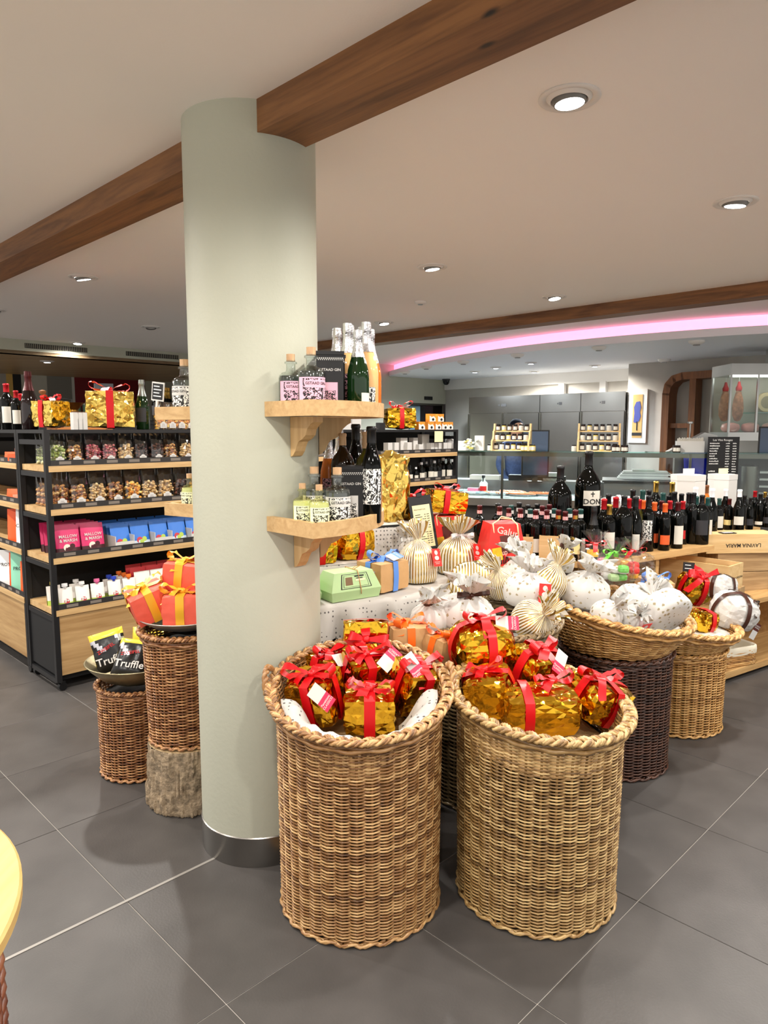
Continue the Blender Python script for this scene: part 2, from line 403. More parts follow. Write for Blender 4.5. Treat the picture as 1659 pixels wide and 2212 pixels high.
def quad_box(s0, s1, w0, w1, z0, z1): # box on room axes
    v = [SW(s, w, z) for z in (z0, z1) for s, w in ((s0, w0), (s1, w0), (s1, w1), (s0, w1))]
    return v, [(3, 2, 1, 0), (4, 5, 6, 7), (0, 1, 5, 4), (1, 2, 6, 5), (2, 3, 7, 6), (3, 0, 4, 7)]
def SBOX(name, a, mats, label, parent=None):
    return STRUCT(name, MB().add(*quad_box(*a)), mats, label, None, parent)
SBOX('ceiling', (-14, 4, -3, 11, CZ, CZ + .2), CEIL, 'smooth off-white plaster ceiling over the shop')
# beams: mesh lies along local X so the grain follows it
def beam(n, s0, s1, w0, w1, z0, lab):
    o = STRUCT(n, MB().box((0, 0, 0), (s1 - s0, w1 - w0, CZ - z0 + .01)), BEAM, lab)
    o.location = SW((s0 + s1) / 2, (w0 + w1) / 2, (CZ + .01 + z0) / 2); o.rotation_euler = (0, 0, R(-45)); return o
beam('trim_1', -12.5, 3.2, 1.44, 1.63, 2.567, 'stained wooden ceiling beam running into the round column')
beam('trim_2', -9.1, 3.2, 5.70, 5.89, 2.567, 'stained wooden ceiling beam in front of the pink light cove')

# column
CX, CY, CR = -.482, 2.677, .235
col = STRUCT('column', MB().lathe([(CR, .0), (CR, CZ + .005)], 72), CREAM, 'round cream plastered column with a steel foot', 40)
col.location = (CX, CY, 0)
MB().lathe([(CR + .003, .0), (CR + .004, .004), (CR + .004, .112), (CR + .0005, .115)], 72).build('base_ring', M_('ring_steel', (150, 147, 143), .3, 1), col, 40)

# back of the shop
SBOX('wall_back', (-8.42, 3, 10.0, 10.2, 0, CZ), M_('stone_panel_wall', (176, 172, 164), .45, var=.1, scale=2.2, bump=.05, bscale=30), 'pale grey stone panelled wall behind the fridges')
lw = SBOX('wall_left', (-8.62, -8.42, 6.0, 9.02, 0, CZ), CREAM, 'cream wall beside the dark doorway')
SBOX('wall_left_over_door', (-8.62, -8.42, 9.02, 10.0, 2.06, CZ), CREAM, 'cream wall above the doorway')
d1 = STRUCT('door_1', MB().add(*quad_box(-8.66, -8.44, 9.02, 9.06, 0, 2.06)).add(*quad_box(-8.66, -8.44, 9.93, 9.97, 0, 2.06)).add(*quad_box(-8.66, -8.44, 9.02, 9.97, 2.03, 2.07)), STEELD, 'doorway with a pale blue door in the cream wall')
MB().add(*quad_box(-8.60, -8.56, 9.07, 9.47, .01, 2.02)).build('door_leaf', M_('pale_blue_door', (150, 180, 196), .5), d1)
MB().add(*quad_box(-8.9, -8.86, 9.45, 9.93, .01, 2.02)).build('opening_shade_panel', M_('room_shade', (40, 38, 40), .8), d1)  # dark panel; shade of the unlit room put into its colour
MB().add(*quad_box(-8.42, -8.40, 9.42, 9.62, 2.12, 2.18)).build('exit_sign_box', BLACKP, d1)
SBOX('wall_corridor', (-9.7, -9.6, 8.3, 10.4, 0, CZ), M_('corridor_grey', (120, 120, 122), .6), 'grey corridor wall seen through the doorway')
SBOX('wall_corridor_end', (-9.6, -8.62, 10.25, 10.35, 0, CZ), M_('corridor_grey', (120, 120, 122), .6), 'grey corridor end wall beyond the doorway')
SBOX('wall_side_return', (-9.2, -8.6, 5.9, 6.05, 0, CZ), CREAM, 'short cream wall return behind the column')
bh = SBOX('wall_bulkhead', (-9.35, -9.2, -3, 6.0, 2.5, CZ), CREAM, 'cream bulkhead strip carrying two air vents')
SBOX('ceiling_wood', (-13, -9.2, -3, 8.2, 2.5, 2.54), wood('soffit_boards', (190, 158, 116), (150, 120, 84), 'X', .5, .4), 'lowered dark wooden board ceiling behind the bulkhead')
WS = -12.6
def w_at(x, s): k = (x - W_ / 2) / 1543.; return -s * (1 + k) / (1 - k)
segs = [(-3., w_at(20, WS), (150, 146, 138), 'grey'), (w_at(20, WS), w_at(34, WS), (196, 160, 84), 'ochre'), (w_at(34, WS), w_at(52, WS), (20, 20, 22), 'black'), (w_at(52, WS), w_at(107, WS), (180, 178, 164), 'pale'),
        (w_at(107, WS), w_at(160, WS), (122, 120, 112), 'mid grey'), (w_at(160, WS), w_at(166, WS), (190, 188, 180), 'white'), (w_at(166, WS), w_at(317, WS), (110, 16, 24), 'dark red'), (w_at(317, WS), 8.2, (186, 184, 168), 'cream')]
for i, (a, b, c, n) in enumerate(segs):
    SBOX('wall_far' if i == 0 else 'wall_far_panel', (WS - .1, WS, a, b, 0, 2.5), M_('far_wall_' + n.replace(' ', '_'), c, .6), n + ' painted panel of the far wall under the wooden ceiling')
SBOX('wall_far_end', (-13, -9.3, 8.2, 8.3, 0, 2.5), CREAM, 'cream end wall of the far area')
# vents: separate slats in a recess
for k, (x0, x1) in enumerate(((64, 197), (279, 391))):
    a, b = w_at(x0, -9.2), w_at(x1, -9.2)
    v = EMP('air_vent', ('long' if k == 0 else 'shorter') + ' dark slatted air vent in the cream bulkhead', 'vent', SW(-9.2, a, 2.575), R(45))
    ln = b - a
    MB().bx(0, ln, -.004, .012, 0, .058).build('back_plate', BLACKP, v)
    n = 34 if k == 0 else 28
    sm = MB().bx(-.004, .004, -.012, -.002, .003, .055).mesh('slat', M_('vent_slat', (150, 144, 128), .5))
    for i in range(n): OBJ('slat', sm, v, ((i + .5) * ln / n, 0, 0))

# lowered ceiling over the counter with its pink light cove
edge = [(5.9, 6.05), (4.6, 6.3), (3.6, 6.7), (3.04, 7.0), (2.31, 7.57), (1.49, 8.47), (.77, 9.8), (.29, 11.2), (0, 12.4), (-.05, 13.2)]
def spline(p, n=6):
    out = []
    for i in range(len(p) - 1):
        a = Vector(p[max(i - 1, 0)]); b = Vector(p[i]); c = Vector(p[i + 1]); d = Vector(p[min(i + 2, len(p) - 1)])
        for k in range(n):
            t = k / n
            out.append(.5 * ((2 * b) + (c - a) * t + (2 * a - 5 * b + 4 * c - d) * t * t + (3 * b - a - 3 * c + d) * t ** 3))
    out.append(Vector(p[-1])); return out
ed = spline(edge, 6)
LZ = 2.485
def off(pts, d):
    o = []
    for i, p in enumerate(pts):
        t = (pts[min(i + 1, len(pts) - 1)] - pts[max(i - 1, 0)]).normalized(); o.append(p + Vector((-t.y, t.x)) * -d)
    return o
inn = off(ed, .10)
mb = MB()
n = len(ed)
corner = [SW(-8.42, 9.999).to_2d(), SW(2.9, 9.999).to_2d(), SW(2.9, 5.0).to_2d()]
lo = [tuple(p) + (LZ,) for p in ed] + [tuple(p) + (LZ,) for p in corner]
mb.add(lo, [tuple(range(len(lo)))])
mb.strip([tuple(p) + (LZ,) for p in ed], [tuple(p) + (LZ + .075,) for p in ed])
mb.strip([tuple(p) + (LZ + .075,) for p in ed], [tuple(p) + (LZ + .075,) for p in off(ed, .03)])
mb.strip([tuple(p) + (LZ + .075,) for p in off(ed, .03)], [tuple(p) + (LZ + .02,) for p in off(ed, .03)])
mb.strip([tuple(p) + (LZ + .02,) for p in off(ed, .03)], [tuple(p) + (LZ + .02,) for p in inn])
sc_ = STRUCT('ceiling_soffit', mb, SOFF, 'curved lowered white ceiling over the counter', 30)
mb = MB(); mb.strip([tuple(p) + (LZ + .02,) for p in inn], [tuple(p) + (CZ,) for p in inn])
mb.build('glowing_cove_face', PINKE, sc_, 60)  # white cove face made to glow itself; the hidden LEDs are not modelled
# white crown band along the fridge wall
SBOX('wall_back_return', (-4.59, 3, 9.3, 9.995, 0, CZ - .01), MATS['stone_panel_wall'], 'pale stone clad wall carrying the framed picture')
SBOX('trim_3', (-8.4, -4.6, 9.94, 10.0, 2.31, LZ), M_('white_band', (214, 212, 208), .5), 'white service band along the top of the stone wall')

# ------------------------------------------------------------------ downlights
lamp_ring = MB().lathe([(.098, 0), (.100, -.004), (.094, -.009), (.080, -.006), (.074, -.002), (.066, -.010), (.060, -.012), (.056, -.004)], 28).mesh('trim_ring', TRIMW, 60)
lamp_can = MB().lathe([(.056, .0), (.054, -.014), (.050, -.022), (.047, -.022)], 24).mesh('lamp_head', M_('lamp_head', (120, 118, 114), .4), 60)
lamp_face = MB().lathe([(.047, -.021), (.03, -.0225), (.0001, -.023)], 20).mesh('lamp_face', LAMPE)
lamp_facec = MB().lathe([(.047, -.021), (.03, -.0225), (.0001, -.023)], 20).mesh('lamp_face', LAMPC)
nl = 0
def downlight(p, label, grp, watts, cool=False, tilt=(0, 0), on=True, r=1., color=(1, .945, .875)):
    t = EMP('recessed_downlight', label, 'ceiling light', p, 0, grp)
    OBJ('trim_ring', lamp_ring, t, scale=(r, r, 1))
    h = OBJ('lamp_head', lamp_can, t, rot=(tilt[0], tilt[1], 0), scale=(r, r, 1))
    if on:
        OBJ('lamp_face', lamp_facec if cool else lamp_face, h)
        ld = bpy.data.lights.new('downlight', 'SPOT'); ld.energy = watts; ld.color = (.85, .94, 1) if cool else color
        ld.spot_size = R(164); ld.spot_blend = .6; ld.shadow_soft_size = .045
        lo = bpy.data.objects.new('spot', ld); COL.objects.link(lo); lo.parent = t; lo.location = (0, 0, -.05); lo.rotation_euler = (tilt[0], tilt[1], 0)
    else:
        MB().lathe([(.047, -.012), (.0001, -.012)], 20).build('dark_face', TRIMW, h)
    return t
grid_s = [-9.0, -7.1, -5.15, -3.2, -1.3, .6]
lit_off = {(-7.1, 3.65)}
SPOT = {(-1.3, 3.65): 'lit recessed ceiling spotlight above the wine stand', (-3.2, 3.65): 'lit recessed ceiling spotlight above the cloth table', (-3.2, 5.15): 'lit recessed spotlight next to the far beam, above the counter side of the bottles', (-5.15, 5.15): 'lit recessed spotlight next to the far beam, above the shelf unit by the counter', (-5.15, 2.15): 'lit recessed ceiling spotlight above the nut shelf', (-9.0, 3.65): 'lit recessed ceiling spotlight close to the slatted air vents', (-7.1, 2.15): 'lit recessed ceiling spotlight above the brown cabinet behind the nut shelf'}
for s in grid_s:
    for w in (-.85, .65, 2.15, 3.65, 5.15):
        if s > -1.5 and w < 0 and s < -2: continue
        if w == 5.15 and s in (-7.1, -9.0): continue
        p = SW(s, w, CZ)
        if p.y < -1.2: continue
        on = (s, w) not in lit_off
        px = p.x / max(p.y, .1)
        if not on: lab = 'switched-off recessed ceiling lamp beyond the cream column'
        elif abs(s + 1.3) < .1 and w == 2.15: lab = 'lit recessed ceiling spotlight closest above the front gift baskets'
        elif (s, w) in SPOT: lab = SPOT[(s, w)]
        else: lab = 'lit round recessed ceiling spotlight with white ring in the main ceiling'
        downlight(p, lab, 'spotlights in the main ceiling', LAMP_W * (1.5 if s < -5 else 1.) * (1.5 if w > 5 else 1.), tilt=(rng.uniform(-.15, .15), rng.uniform(-.15, .15)), on=on)
for (x, y, c, on) in ((1026, 802, True, True), (1071, 793, True, True), (1147, 783, True, True), (1154, 802, False, True), (1285, 789, False, True), (1633, 791, False, True)):
    downlight(G(x, y, LZ), ('cool white' if c else 'warm white') + ' recessed spotlight in the lowered ceiling over the counter', 'spotlights over the counter', 135, c, r=.8)
t = downlight(G(1617, 774, LZ), 'tilted spotlight swivelled out of the lowered ceiling by the meat cabinet', 'spotlights over the counter', 60, tilt=(-.3, .1), r=.8)
p = SW(-9.9, w_at(110, -9.9), 2.5)
downlight(p, 'lit spotlight in the lowered wooden board ceiling', None, 80, r=.9)
disc = MB().lathe([(.07, 0), (.072, -.006), (.066, -.02), (.04, -.034), (.0001, -.036)], 24).mesh('housing', TRIMW, 50)
ring = MB().lathe([(.03, -.034), (.03, -.042), (.0001, -.044)], 16).mesh('sensor_lens', M_('lens_grey', (150, 150, 150), .3))
def sensor(p, lab, grp, sc=1.):
    t = EMP('ceiling_sensor', lab, 'sensor', p, 0, grp); OBJ('housing', disc, t, scale=(sc, sc, sc)); OBJ('sensor_lens', ring, t, scale=(sc, sc, sc))
sensor(G(908, 651, CZ), 'small white smoke detector in the main ceiling between two spotlights', None, .7)
for x, y in ((1118, 765), (1001, 780), (921, 791), (875, 802), (1294, 749), (1505, 736), (1435, 776), (937, 821)):
    sensor(G(x, y, LZ), 'round white fitting, unlit, on the lowered ceiling inside the cove', 'unlit fittings on the lowered ceiling', 1.1)
cm = EMP('security_camera', 'black dome security camera in the corner of the lowered ceiling', 'camera', SW(-8.2, 9.75, LZ))
MB().lathe([(.07, 0), (.07, -.02), (.06, -.03)], 20).build('mount', BLACK, cm, 40); MB().lathe([(.06, -.03), (.055, -.07), (.03, -.1), (.0001, -.105)], 20).build('dome', M_('dome_black', (10, 10, 12), .1), cm, 60)

# ================================================================== COLUMN SHELVES
def sector_shelf(name, label, a0, a1, ztop, corb, ain=None):
    ro, th, lip = .482, .045, .035
    t = EMP(name, label, 'shelf', (CX, CY, ztop))
    n = 22; ri = CR + .001
    A = [R(a0) + (R(a1) - R(a0)) * i / n for i in range(n + 1)]
    ain = a0 if ain is None else ain
    B = [R(ain) + (R(a1) - R(ain)) * i / n for i in range(n + 1)]
    poly = [(ro * math.cos(a), ro * math.sin(a)) for a in A] + [(ri * math.cos(a), ri * math.sin(a)) for a in reversed(B)]
    poly = [(x * (ro - .019) / ro, y * (ro - .019) / ro) if math.hypot(x, y) > ro - .01 else (x, y) for x, y in poly]
    MB().prism(poly, -th, -lip).build('board', OAK, t)
    poly2 = [(ro * math.cos(a), ro * math.sin(a)) for a in A] + [((ro - .02) * math.cos(a), (ro - .02) * math.sin(a)) for a in reversed(A)]
    MB().prism(poly2, -th - .006, 0).build('curved_lip', OAK, t, 30)
    for a, b in ((A[0], B[0]), (A[-1], B[-1])):
        p = Vector((ri * math.cos(b), ri * math.sin(b), 0)); q = Vector((ro * math.cos(a), ro * math.sin(a), 0)); d_ = q - p
        MB().bx(-.003, d_.length, -.012, .012, -th - .006, 0, M=Matrix.Translation(p) @ RZ(math.atan2(d_.y, d_.x))).build('end_lip', OAK, t)
    prof = [(ri + (a - ri) * .72, b * .66) for a, b in [(ri, 0), (ri + .17, 0), (ri + .17, -.028), (ri + .15, -.04), (ri + .125, -.065), (ri + .115, -.095), (ri + .09, -.115), (ri + .06, -.13), (ri + .045, -.155), (ri + .035, -.18), (ri + .015, -.205), (ri, -.21)]]
    for c in corb:
        M = RZ(R(c)) @ TR(0, .022, -th - .006) @ RX(R(90))
        MB().prism(prof, 0, .044, M=M).build('bracket', OAKZ, t)
    return t
SH_U = 1.695; SH_L = 1.30
sector_shelf('column_shelf', 'upper curved oak shelf on the column holding pink-labelled gin', -57, 50, SH_U, (-44, 10), -69)
sector_shelf('column_shelf', 'lower curved oak shelf on the column holding pale-labelled gin', -57, 50, SH_L, (-42, 10), -69)
sector_shelf('column_shelf', 'upper curved oak shelf behind the column with clear gin bottles', 95, 154, SH_U - .005, (120,))
sector_shelf('column_shelf', 'lower curved oak shelf behind the column with pale yellow bottles', 95, 150, SH_L, (120,))
# ================================================================== BUILDERS
def basket(name, label, loc, h, rb, rt, mat, tilt=(0., 0.), ns=36, pitch=.0056, rs=.0031, bed=.5, group=None, rimr=.012, flare=.02, handles=False, bedmat=None, rimmat=None, seg=3, base=True, oval=1., z0=.02, rim_gap=.0, profile=None):
    t = EMP(name, label, 'basket', loc, 0, group)
    rimmat = rimmat or mat
    def ztop(a, r): return h + tilt[0] * r * math.cos(a) + tilt[1] * r * math.sin(a)
    def rad(q):
        if profile: return profile(q)
        return rb + (rt - rb) * q + (flare * ((q - .88) / .12) ** 2 if q > .88 else 0)
    nr = max(4, int((h - z0) / pitch)); npt = ns * seg
    mb = MB()
    for k in range(nr):
        q0 = (k + .5) / nr; pts = []
        rr = rs * rng.uniform(.92, 1.08); ph = rng.uniform(-.08, .08); band = .6 + .4 * math.sin(k * .9)
        for i in range(npt):
            a = 2 * math.pi * i / npt
            r = rad(q0); zt = ztop(a, rt)
            c = math.cos(ns / 2 * a + math.pi * k)
            r2 = r + .0080 * c
            z = z0 + (zt - z0) * q0 + .0010 * math.sin(ns / 2 * a + math.pi * k + .6) + .0015 * math.sin(2 * a + .4)
            pts.append((r2 * math.cos(a) * oval, r2 * math.sin(a), z))
        mb.tube(pts, rr, 5, True)
    w = mb.build('weave', mat, t, 180); w['kind'] = 'stuff'
    mb = MB()
    for i in range(ns):
        a = 2 * math.pi * i / ns
        mb.tube([(rad(q) * math.cos(a) * oval, rad(q) * math.sin(a), z0 * .3 + (ztop(a, rt) - z0 * .3) * q) for q in (0, .3, .6, .85, .93, 1)], .0042, 5)
    s = mb.build('stakes', mat, t, 180); s['kind'] = 'stuff'
    # plaited rim
    R1 = rad(1.0); mb = MB(); m = 22; nn = 220
    for grp in (0, 1):
        for j in range(4):
            pts = []; ph = grp * math.pi + j * .5
            for i in range(nn):
                a = 2 * math.pi * i / nn; x = m * a + ph
                rr = R1 + .004 + rimr * 1.25 * math.cos(x); z = ztop(a, rt) + rimr * .45 * math.sin(2 * x) + rimr * .8 + (.3 - abs(j - 1.5) * .2) * .012
                pts.append((rr * math.cos(a) * oval, rr * math.sin(a), z))
            mb.tube(pts, .0047 * rimr / .012, 5, True)
    for j in range(2):
        mb.tube([((R1 + .002) * math.cos(a) * oval, (R1 + .002) * math.sin(a), ztop(a, rt) - .008 - .011 * j + .003 * math.sin(ns / 2 * a + 3 * j)) for a in [2 * math.pi * i / nn for i in range(nn)]], .0065 * rimr / .012, 5, True)
    mb.build('rim', rimmat, t, 180)
    if base:
        mb = MB()
        for grp in (0, 1):
            for j in range(2):
                mb.tube([((rb + .004 + .008 * math.cos(13 * a + grp * math.pi + j * .5)) * math.cos(a) * oval, (rb + .004 + .008 * math.cos(13 * a + grp * math.pi + j * .5)) * math.sin(a), .011 + .005 * math.sin(26 * a + j)) for a in [2 * math.pi * i / 110 for i in range(110)]], .005, 5, True)
        mb.build('foot_braid', mat, t, 180)
    # inside: dark sheet (gap shade put in its colour) and padding the goods lie on
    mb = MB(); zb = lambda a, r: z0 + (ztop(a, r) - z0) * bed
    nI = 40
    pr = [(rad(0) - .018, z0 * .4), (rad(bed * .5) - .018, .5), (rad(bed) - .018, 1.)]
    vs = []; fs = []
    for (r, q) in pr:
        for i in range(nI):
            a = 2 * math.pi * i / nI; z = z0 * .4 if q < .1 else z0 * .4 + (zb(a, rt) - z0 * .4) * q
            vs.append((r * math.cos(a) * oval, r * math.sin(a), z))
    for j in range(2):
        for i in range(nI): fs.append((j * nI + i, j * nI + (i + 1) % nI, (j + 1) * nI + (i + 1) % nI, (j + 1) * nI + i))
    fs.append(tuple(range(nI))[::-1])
    mb.add(vs, fs); mb.build('gap_shade_sheet', DARKIN, t, 40)
    mb = MB(); sd = rng.uniform(0, 50); prof = [(rad(bed) - .016) * k / 8 for k in range(8, 0, -1)] + [.0005]
    mb.lathe([(r, 0) for r in prof], nI, fn=lambda p, a, r, z: (p[0] * oval, p[1], zb(a, r) + .018 * noise.noise(Vector((p[0] * 11 + sd, p[1] * 11, 0)))))
    mb.build('padding', bedmat or LINER, t, 180)
    if handles:
        for a in handles:
            M = RZ(a) @ TR(R1 - .004, 0, ztop(a, rt) + .004)
            mb = MB()
            for s in (0, 1):
                pts = []; rr = []
                for i in range(29):
                    u = i / 28; b = math.pi * u; tw = u * 26 + s * math.pi
                    c = Vector((.018 + .012 * math.sin(b), .055 * math.cos(b), .075 * math.sin(b) - .03))
                    pts.append(M @ (c + Vector((.006 * math.cos(tw), 0, .006 * math.sin(tw)))))
                mb.tube(pts, .0068, 6)
            mb.build('handle', rimmat, t, 180)
    return t

def block_verts(sx, sy, sz, rd, n, amp, seed, freq=2.2):
    """crumpled rounded block: a cube grid pulled towards a ball and creased"""
    idx = {}; vs = []; fs = []
    def vid(i, j, k):
        key = (i, j, k)
        if key not in idx:
            c = Vector((2 * i / n - 1, 2 * j / n - 1, 2 * k / n - 1)); b = c.normalized() * 1.22
            q = c.lerp(b, rd); 
            d, pt = noise.voronoi(q * freq + Vector((seed * 3.1, seed * 1.7, seed)), distance_metric='DISTANCE', exponent=2.5)
            e = amp * (-.75 * max(0, 1 - (d[1] - d[0]) * 2.6) + .8 * noise.noise(q * 2.1 + Vector((seed, 0, 0))))
            q = q * (1 + e)
            q += Vector((noise.noise(q * 5 + Vector((seed, 9, 0))), noise.noise(q * 5 + Vector((3, seed, 0))), noise.noise(q * 5 + Vector((5, 0, seed))))) * amp * .6
            idx[key] = len(vs); vs.append((q.x * sx / 2, q.y * sy / 2, q.z * sz / 2))
        return idx[key]
    for ax in range(3):
        for sd in (0, n):
            for a in range(n):
                for b in range(n):
                    g = []
                    for (da, db) in ((0, 0), (1, 0), (1, 1), (0, 1)):
                        c = [0, 0, 0]; c[ax] = sd; c[(ax + 1) % 3] = a + da; c[(ax + 2) % 3] = b + db; g.append(vid(*c))
                    if sd == 0: g.reverse()
                    if (a + b) % 2: fs += [(g[0], g[1], g[2]), (g[0], g[2], g[3])]
                    else: fs += [(g[0], g[1], g[3]), (g[1], g[2], g[3])]
    return vs, fs
def band(mb, sx, sy, sz, rd, ax, w, off=0., grow=1.03, m=0):
    """ribbon round a block; ax: axis the ribbon runs round"""
    n = 40; A = []; B = []
    S = (sx / 2, sy / 2, sz / 2); o1, o2 = [(1, 2), (2, 0), (0, 1)][ax]
    for i in range(n + 1):
        a = 2 * math.pi * i / n; c = [0., 0., 0.]; k = max(abs(math.cos(a)), abs(math.sin(a))); c[o1] = math.cos(a) / k; c[o2] = math.sin(a) / k
        v = Vector(c); q = v.lerp(v.normalized() * 1.22, rd) * grow
        p = [q[0] * S[0], q[1] * S[1], q[2] * S[2]]
        for lst, e in ((A, -w / 2), (B, w / 2)):
            r = list(p); r[ax] = off + e; lst.append(tuple(r))
    mb.strip(A, B, m)
def bow(mb, M, s, w, tails=True, m=0, loops=2, seed=0):
    rg = random.Random(seed)
    for k in range(loops):
        base = k * 2 * math.pi / loops + rg.uniform(-.35, .35); lift = rg.uniform(.15, .5); ln = s * rg.uniform(.9, 1.15); op = rg.uniform(.3, .48)
        A = []; B = []
        for i in range(17):
            u = i / 16; q = math.sin(math.pi * u)
            x = ln * q ** .85; z = lift * ln * q * .7 + op * s * .55 * math.sin(2 * math.pi * u) + w * .1
            ww = w * (.4 + .75 * q); tw = .25 * w * math.sin(2 * math.pi * u) * rg.choice((-1, 1)) * .5
            A.append((x, -ww / 2, z + tw)); B.append((x + .15 * w * q, ww / 2, z - tw))
        mb.strip(A, B, m, M @ RZ(base))
    if tails:
        for k in range(2):
            base = math.pi / 2 + k * math.pi * .8 + rg.uniform(-.5, .5); A = []; B = []
            ln = s * rg.uniform(.85, 1.2)
            for i in range(9):
                u = i / 8; x = ln * u; z = s * (.2 * math.sin(u * 3) - .55 * u * u) + w * .05; ww = w * (.45 + .6 * min(1, u * 3))
                A.append((x, -ww / 2, z)); B.append((x, ww / 2, z + .006 * math.sin(u * 7)))
            A[-1] = (A[-1][0] + w * .45, A[-1][1], A[-1][2])
            mb.strip(A, B, m, M @ RZ(base))
    mb.add(*block_verts(w * .75, w * .75, w * .6, .8, 3, .05, seed), m=m, M=M @ TR(0, 0, w * .15))
def gift(label, c, size, rot=(0, 0, 0), paper=None, rib=None, rd=.3, amp=.07, n=8, group=None, bands=(0, 1), bw=.032, tag=None, seed=None, bowM=None, bows=.07, name='wrapped_gift', loops=2, smooth=None, cat='gift', tagM=None, offs=(0, 0, 0)):
    seed = seed if seed is not None else rng.randint(0, 9999)
    t = EMP(name, label, cat, c, 0, group, rot)
    sx, sy, sz = size
    MB().add(*block_verts(sx, sy, sz, rd, n, amp, seed * .137 % 40)).build('wrapping', paper or GOLD, t, smooth)
    if rib:
        mb = MB()
        for a in bands: band(mb, sx, sy, sz, rd, a, bw, offs[a])
        if bands: mb.build('ribbon', rib, t, 50)
        if bowM is not False:
            mb = MB(); bow(mb, bowM or TR(0, 0, sz / 2 * (1 + .22 * rd) * 1.03), bows, bw, seed=seed, loops=loops); mb.build('bow', rib, t, 60)
    if tag:
        M = tagM or (TR(sx * .15, -sy * .5, sz * .42) @ RZ(.5) @ RX(R(60)))
        tg = MB().bx(-.045, .005, -.026, .026, -.0005, .0005, 0, M).bx(.005, .048, -.026, .026, -.0006, .0006, 1, M).build('gift_tag', [WHITE, tag], t)
        mb = MB(); text_on(mb, 'Panettone\nCLASSICO', .0115, M @ TR(.027, 0, .0009) @ RZ(R(90))); mb.build('lettering', WHITE, tg)
    return t

def pouch(label, c, r, h, mat, rot=(0, 0, 0), group=None, rib=None, ruff=.07, seed=0, tag=None, name='fabric_pouch', neck=.72, ribtails=True, flat=.0, cat='gift bag', lump=.07):
    t = EMP(name, label, cat, c, 0, group, rot)
    rg = random.Random(seed); sd = rg.uniform(0, 60)
    hn = h * neck
    prof = [(.001, 0), (r * .7, .0), (r * .97, h * .03), (r * 1.02, h * .12), (r * 1.03, h * .26), (r * 1.0, h * .38), (r * .9, h * .49), (r * .66, h * .6), (r * .38, h * .67), (r * .2, hn), (r * .2, hn + .008), (r * .34, hn + ruff * .3), (r * .52, hn + ruff * .62), (r * .66, hn + ruff)]
    nf = rg.choice((9, 11, 12))
    def fn(p, a, rr, z):
        if z > hn * .75:
            k = min(1, (z - hn * .75) / (hn * .25)); am = (.10 * k if z <= hn + .01 else .10 + .25 * (z - hn) / ruff)
            f = 1 + am * math.sin(nf * a + sd) + am * .5 * math.sin((nf + 4) * a + 1.7 * sd)
            lean = Vector((math.sin(sd), math.cos(sd * 1.3), 0)) * max(0, z - hn) * .45
            return (p[0] * f + lean.x, p[1] * f + lean.y, z + (.015 * math.sin(3 * a + sd) if z > hn + ruff * .9 else 0))
        f = 1 + lump * noise.noise(Vector((p[0] * 14 + sd, p[1] * 14, z * 14))) + .35 * lump * math.sin(nf * a + sd) * min(1, z / h * 2)
        return (p[0] * f, p[1] * f, z * (1 + .1 * noise.noise(Vector((p[0] * 9, p[1] * 9 + sd, 0)))))
    MB().lathe(prof, 72, fn=fn).build('cloth_bag', mat, t, 180)
    if rib:
        mb = MB(); mb.lathe([(r * .25, hn - .006), (r * .27, hn), (r * .25, hn + .008)], 20); mb.build('tie', rib, t, 60)
        if ribtails:
            mb = MB(); bow(mb, TR(0, -r * .25, hn) @ RX(R(55)), r * .55, .022, True, seed=seed); mb.build('bow', rib, t, 60)
    if tag:
        M = TR(r * .25, -r * 1.12, hn * .62) @ RZ(rg.uniform(-.4, .5)) @ RX(R(72)) @ RZ(rg.uniform(-.5, .3))
        tg = MB().bx(-.03, .03, -.045, .045, 0, .001, 0, M).build('gift_tag', tag, t)
        mb = MB(); mb.lathe([(.012, .0014), (.0001, .0014)], 16, M=M @ TR(0, .025, 0)); mb.lathe([(.016, .0014), (.0001, .0014)], 12, M=M @ TR(0, -.002, 0) @ Matrix.Diagonal((1, .7, 1, 1)))
        mb.bx(-.02, .02, -.024, -.022, .001, .0014, 0, M).bx(-.014, .014, -.032, -.030, .001, .0014, 0, M)
        mb.build('tag_print', WHITE, tg)
    return t

# ------------------------------------------------------------------ bottles
PROF = {
 'bordeaux': [(.0005, .002), (.034, 0), (.037, .004), (.037, .19), (.0355, .203), (.029, .217), (.019, .229), (.0148, .24), (.0138, .286), (.0155, .288), (.0155, .297), (.0125, .3), (.0005, .3)],
 'burgundy': [(.0005, .002), (.038, 0), (.041, .004), (.041, .145), (.0385, .165), (.030, .195), (.020, .222), (.0150, .245), (.0140, .284), (.0155, .287), (.0155, .297), (.0125, .3), (.0005, .3)],
 'champagne': [(.0005, .002), (.040, 0), (.044, .005), (.044, .14), (.0415, .165), (.032, .20), (.021, .235), (.0165, .262), (.0155, .285), (.0175, .288), (.0175, .300), (.016, .315), (.0005, .32)],
 'magnum': [(.0005, .002), (.047, 0), (.050, .005), (.050, .19), (.046, .208), (.033, .228), (.019, .242), (.0145, .256), (.0135, .288), (.0155, .29), (.0155, .298), (.012, .3), (.0005, .3)],
 'slim': [(.0005, .002), (.029, 0), (.031, .004), (.031, .17), (.028, .195), (.019, .222), (.0140, .245), (.0130, .286), (.0148, .288), (.0148, .298), (.012, .3), (.0005, .3)],
 'gin': [(.0005, .002), (.041, 0), (.0445, .004), (.0445, .118), (.042, .130), (.032, .139), (.019, .144), (.0165, .150), (.0165, .170), (.0225, .172), (.0225, .178), (.0165, .180), (.0165, .184), (.0005, .184)],
 'oil': [(.0005, .002), (.026, 0), (.028, .003), (.028, .10), (.025, .112), (.014, .122), (.0115, .13), (.0115, .158), (.0005, .16)],
}
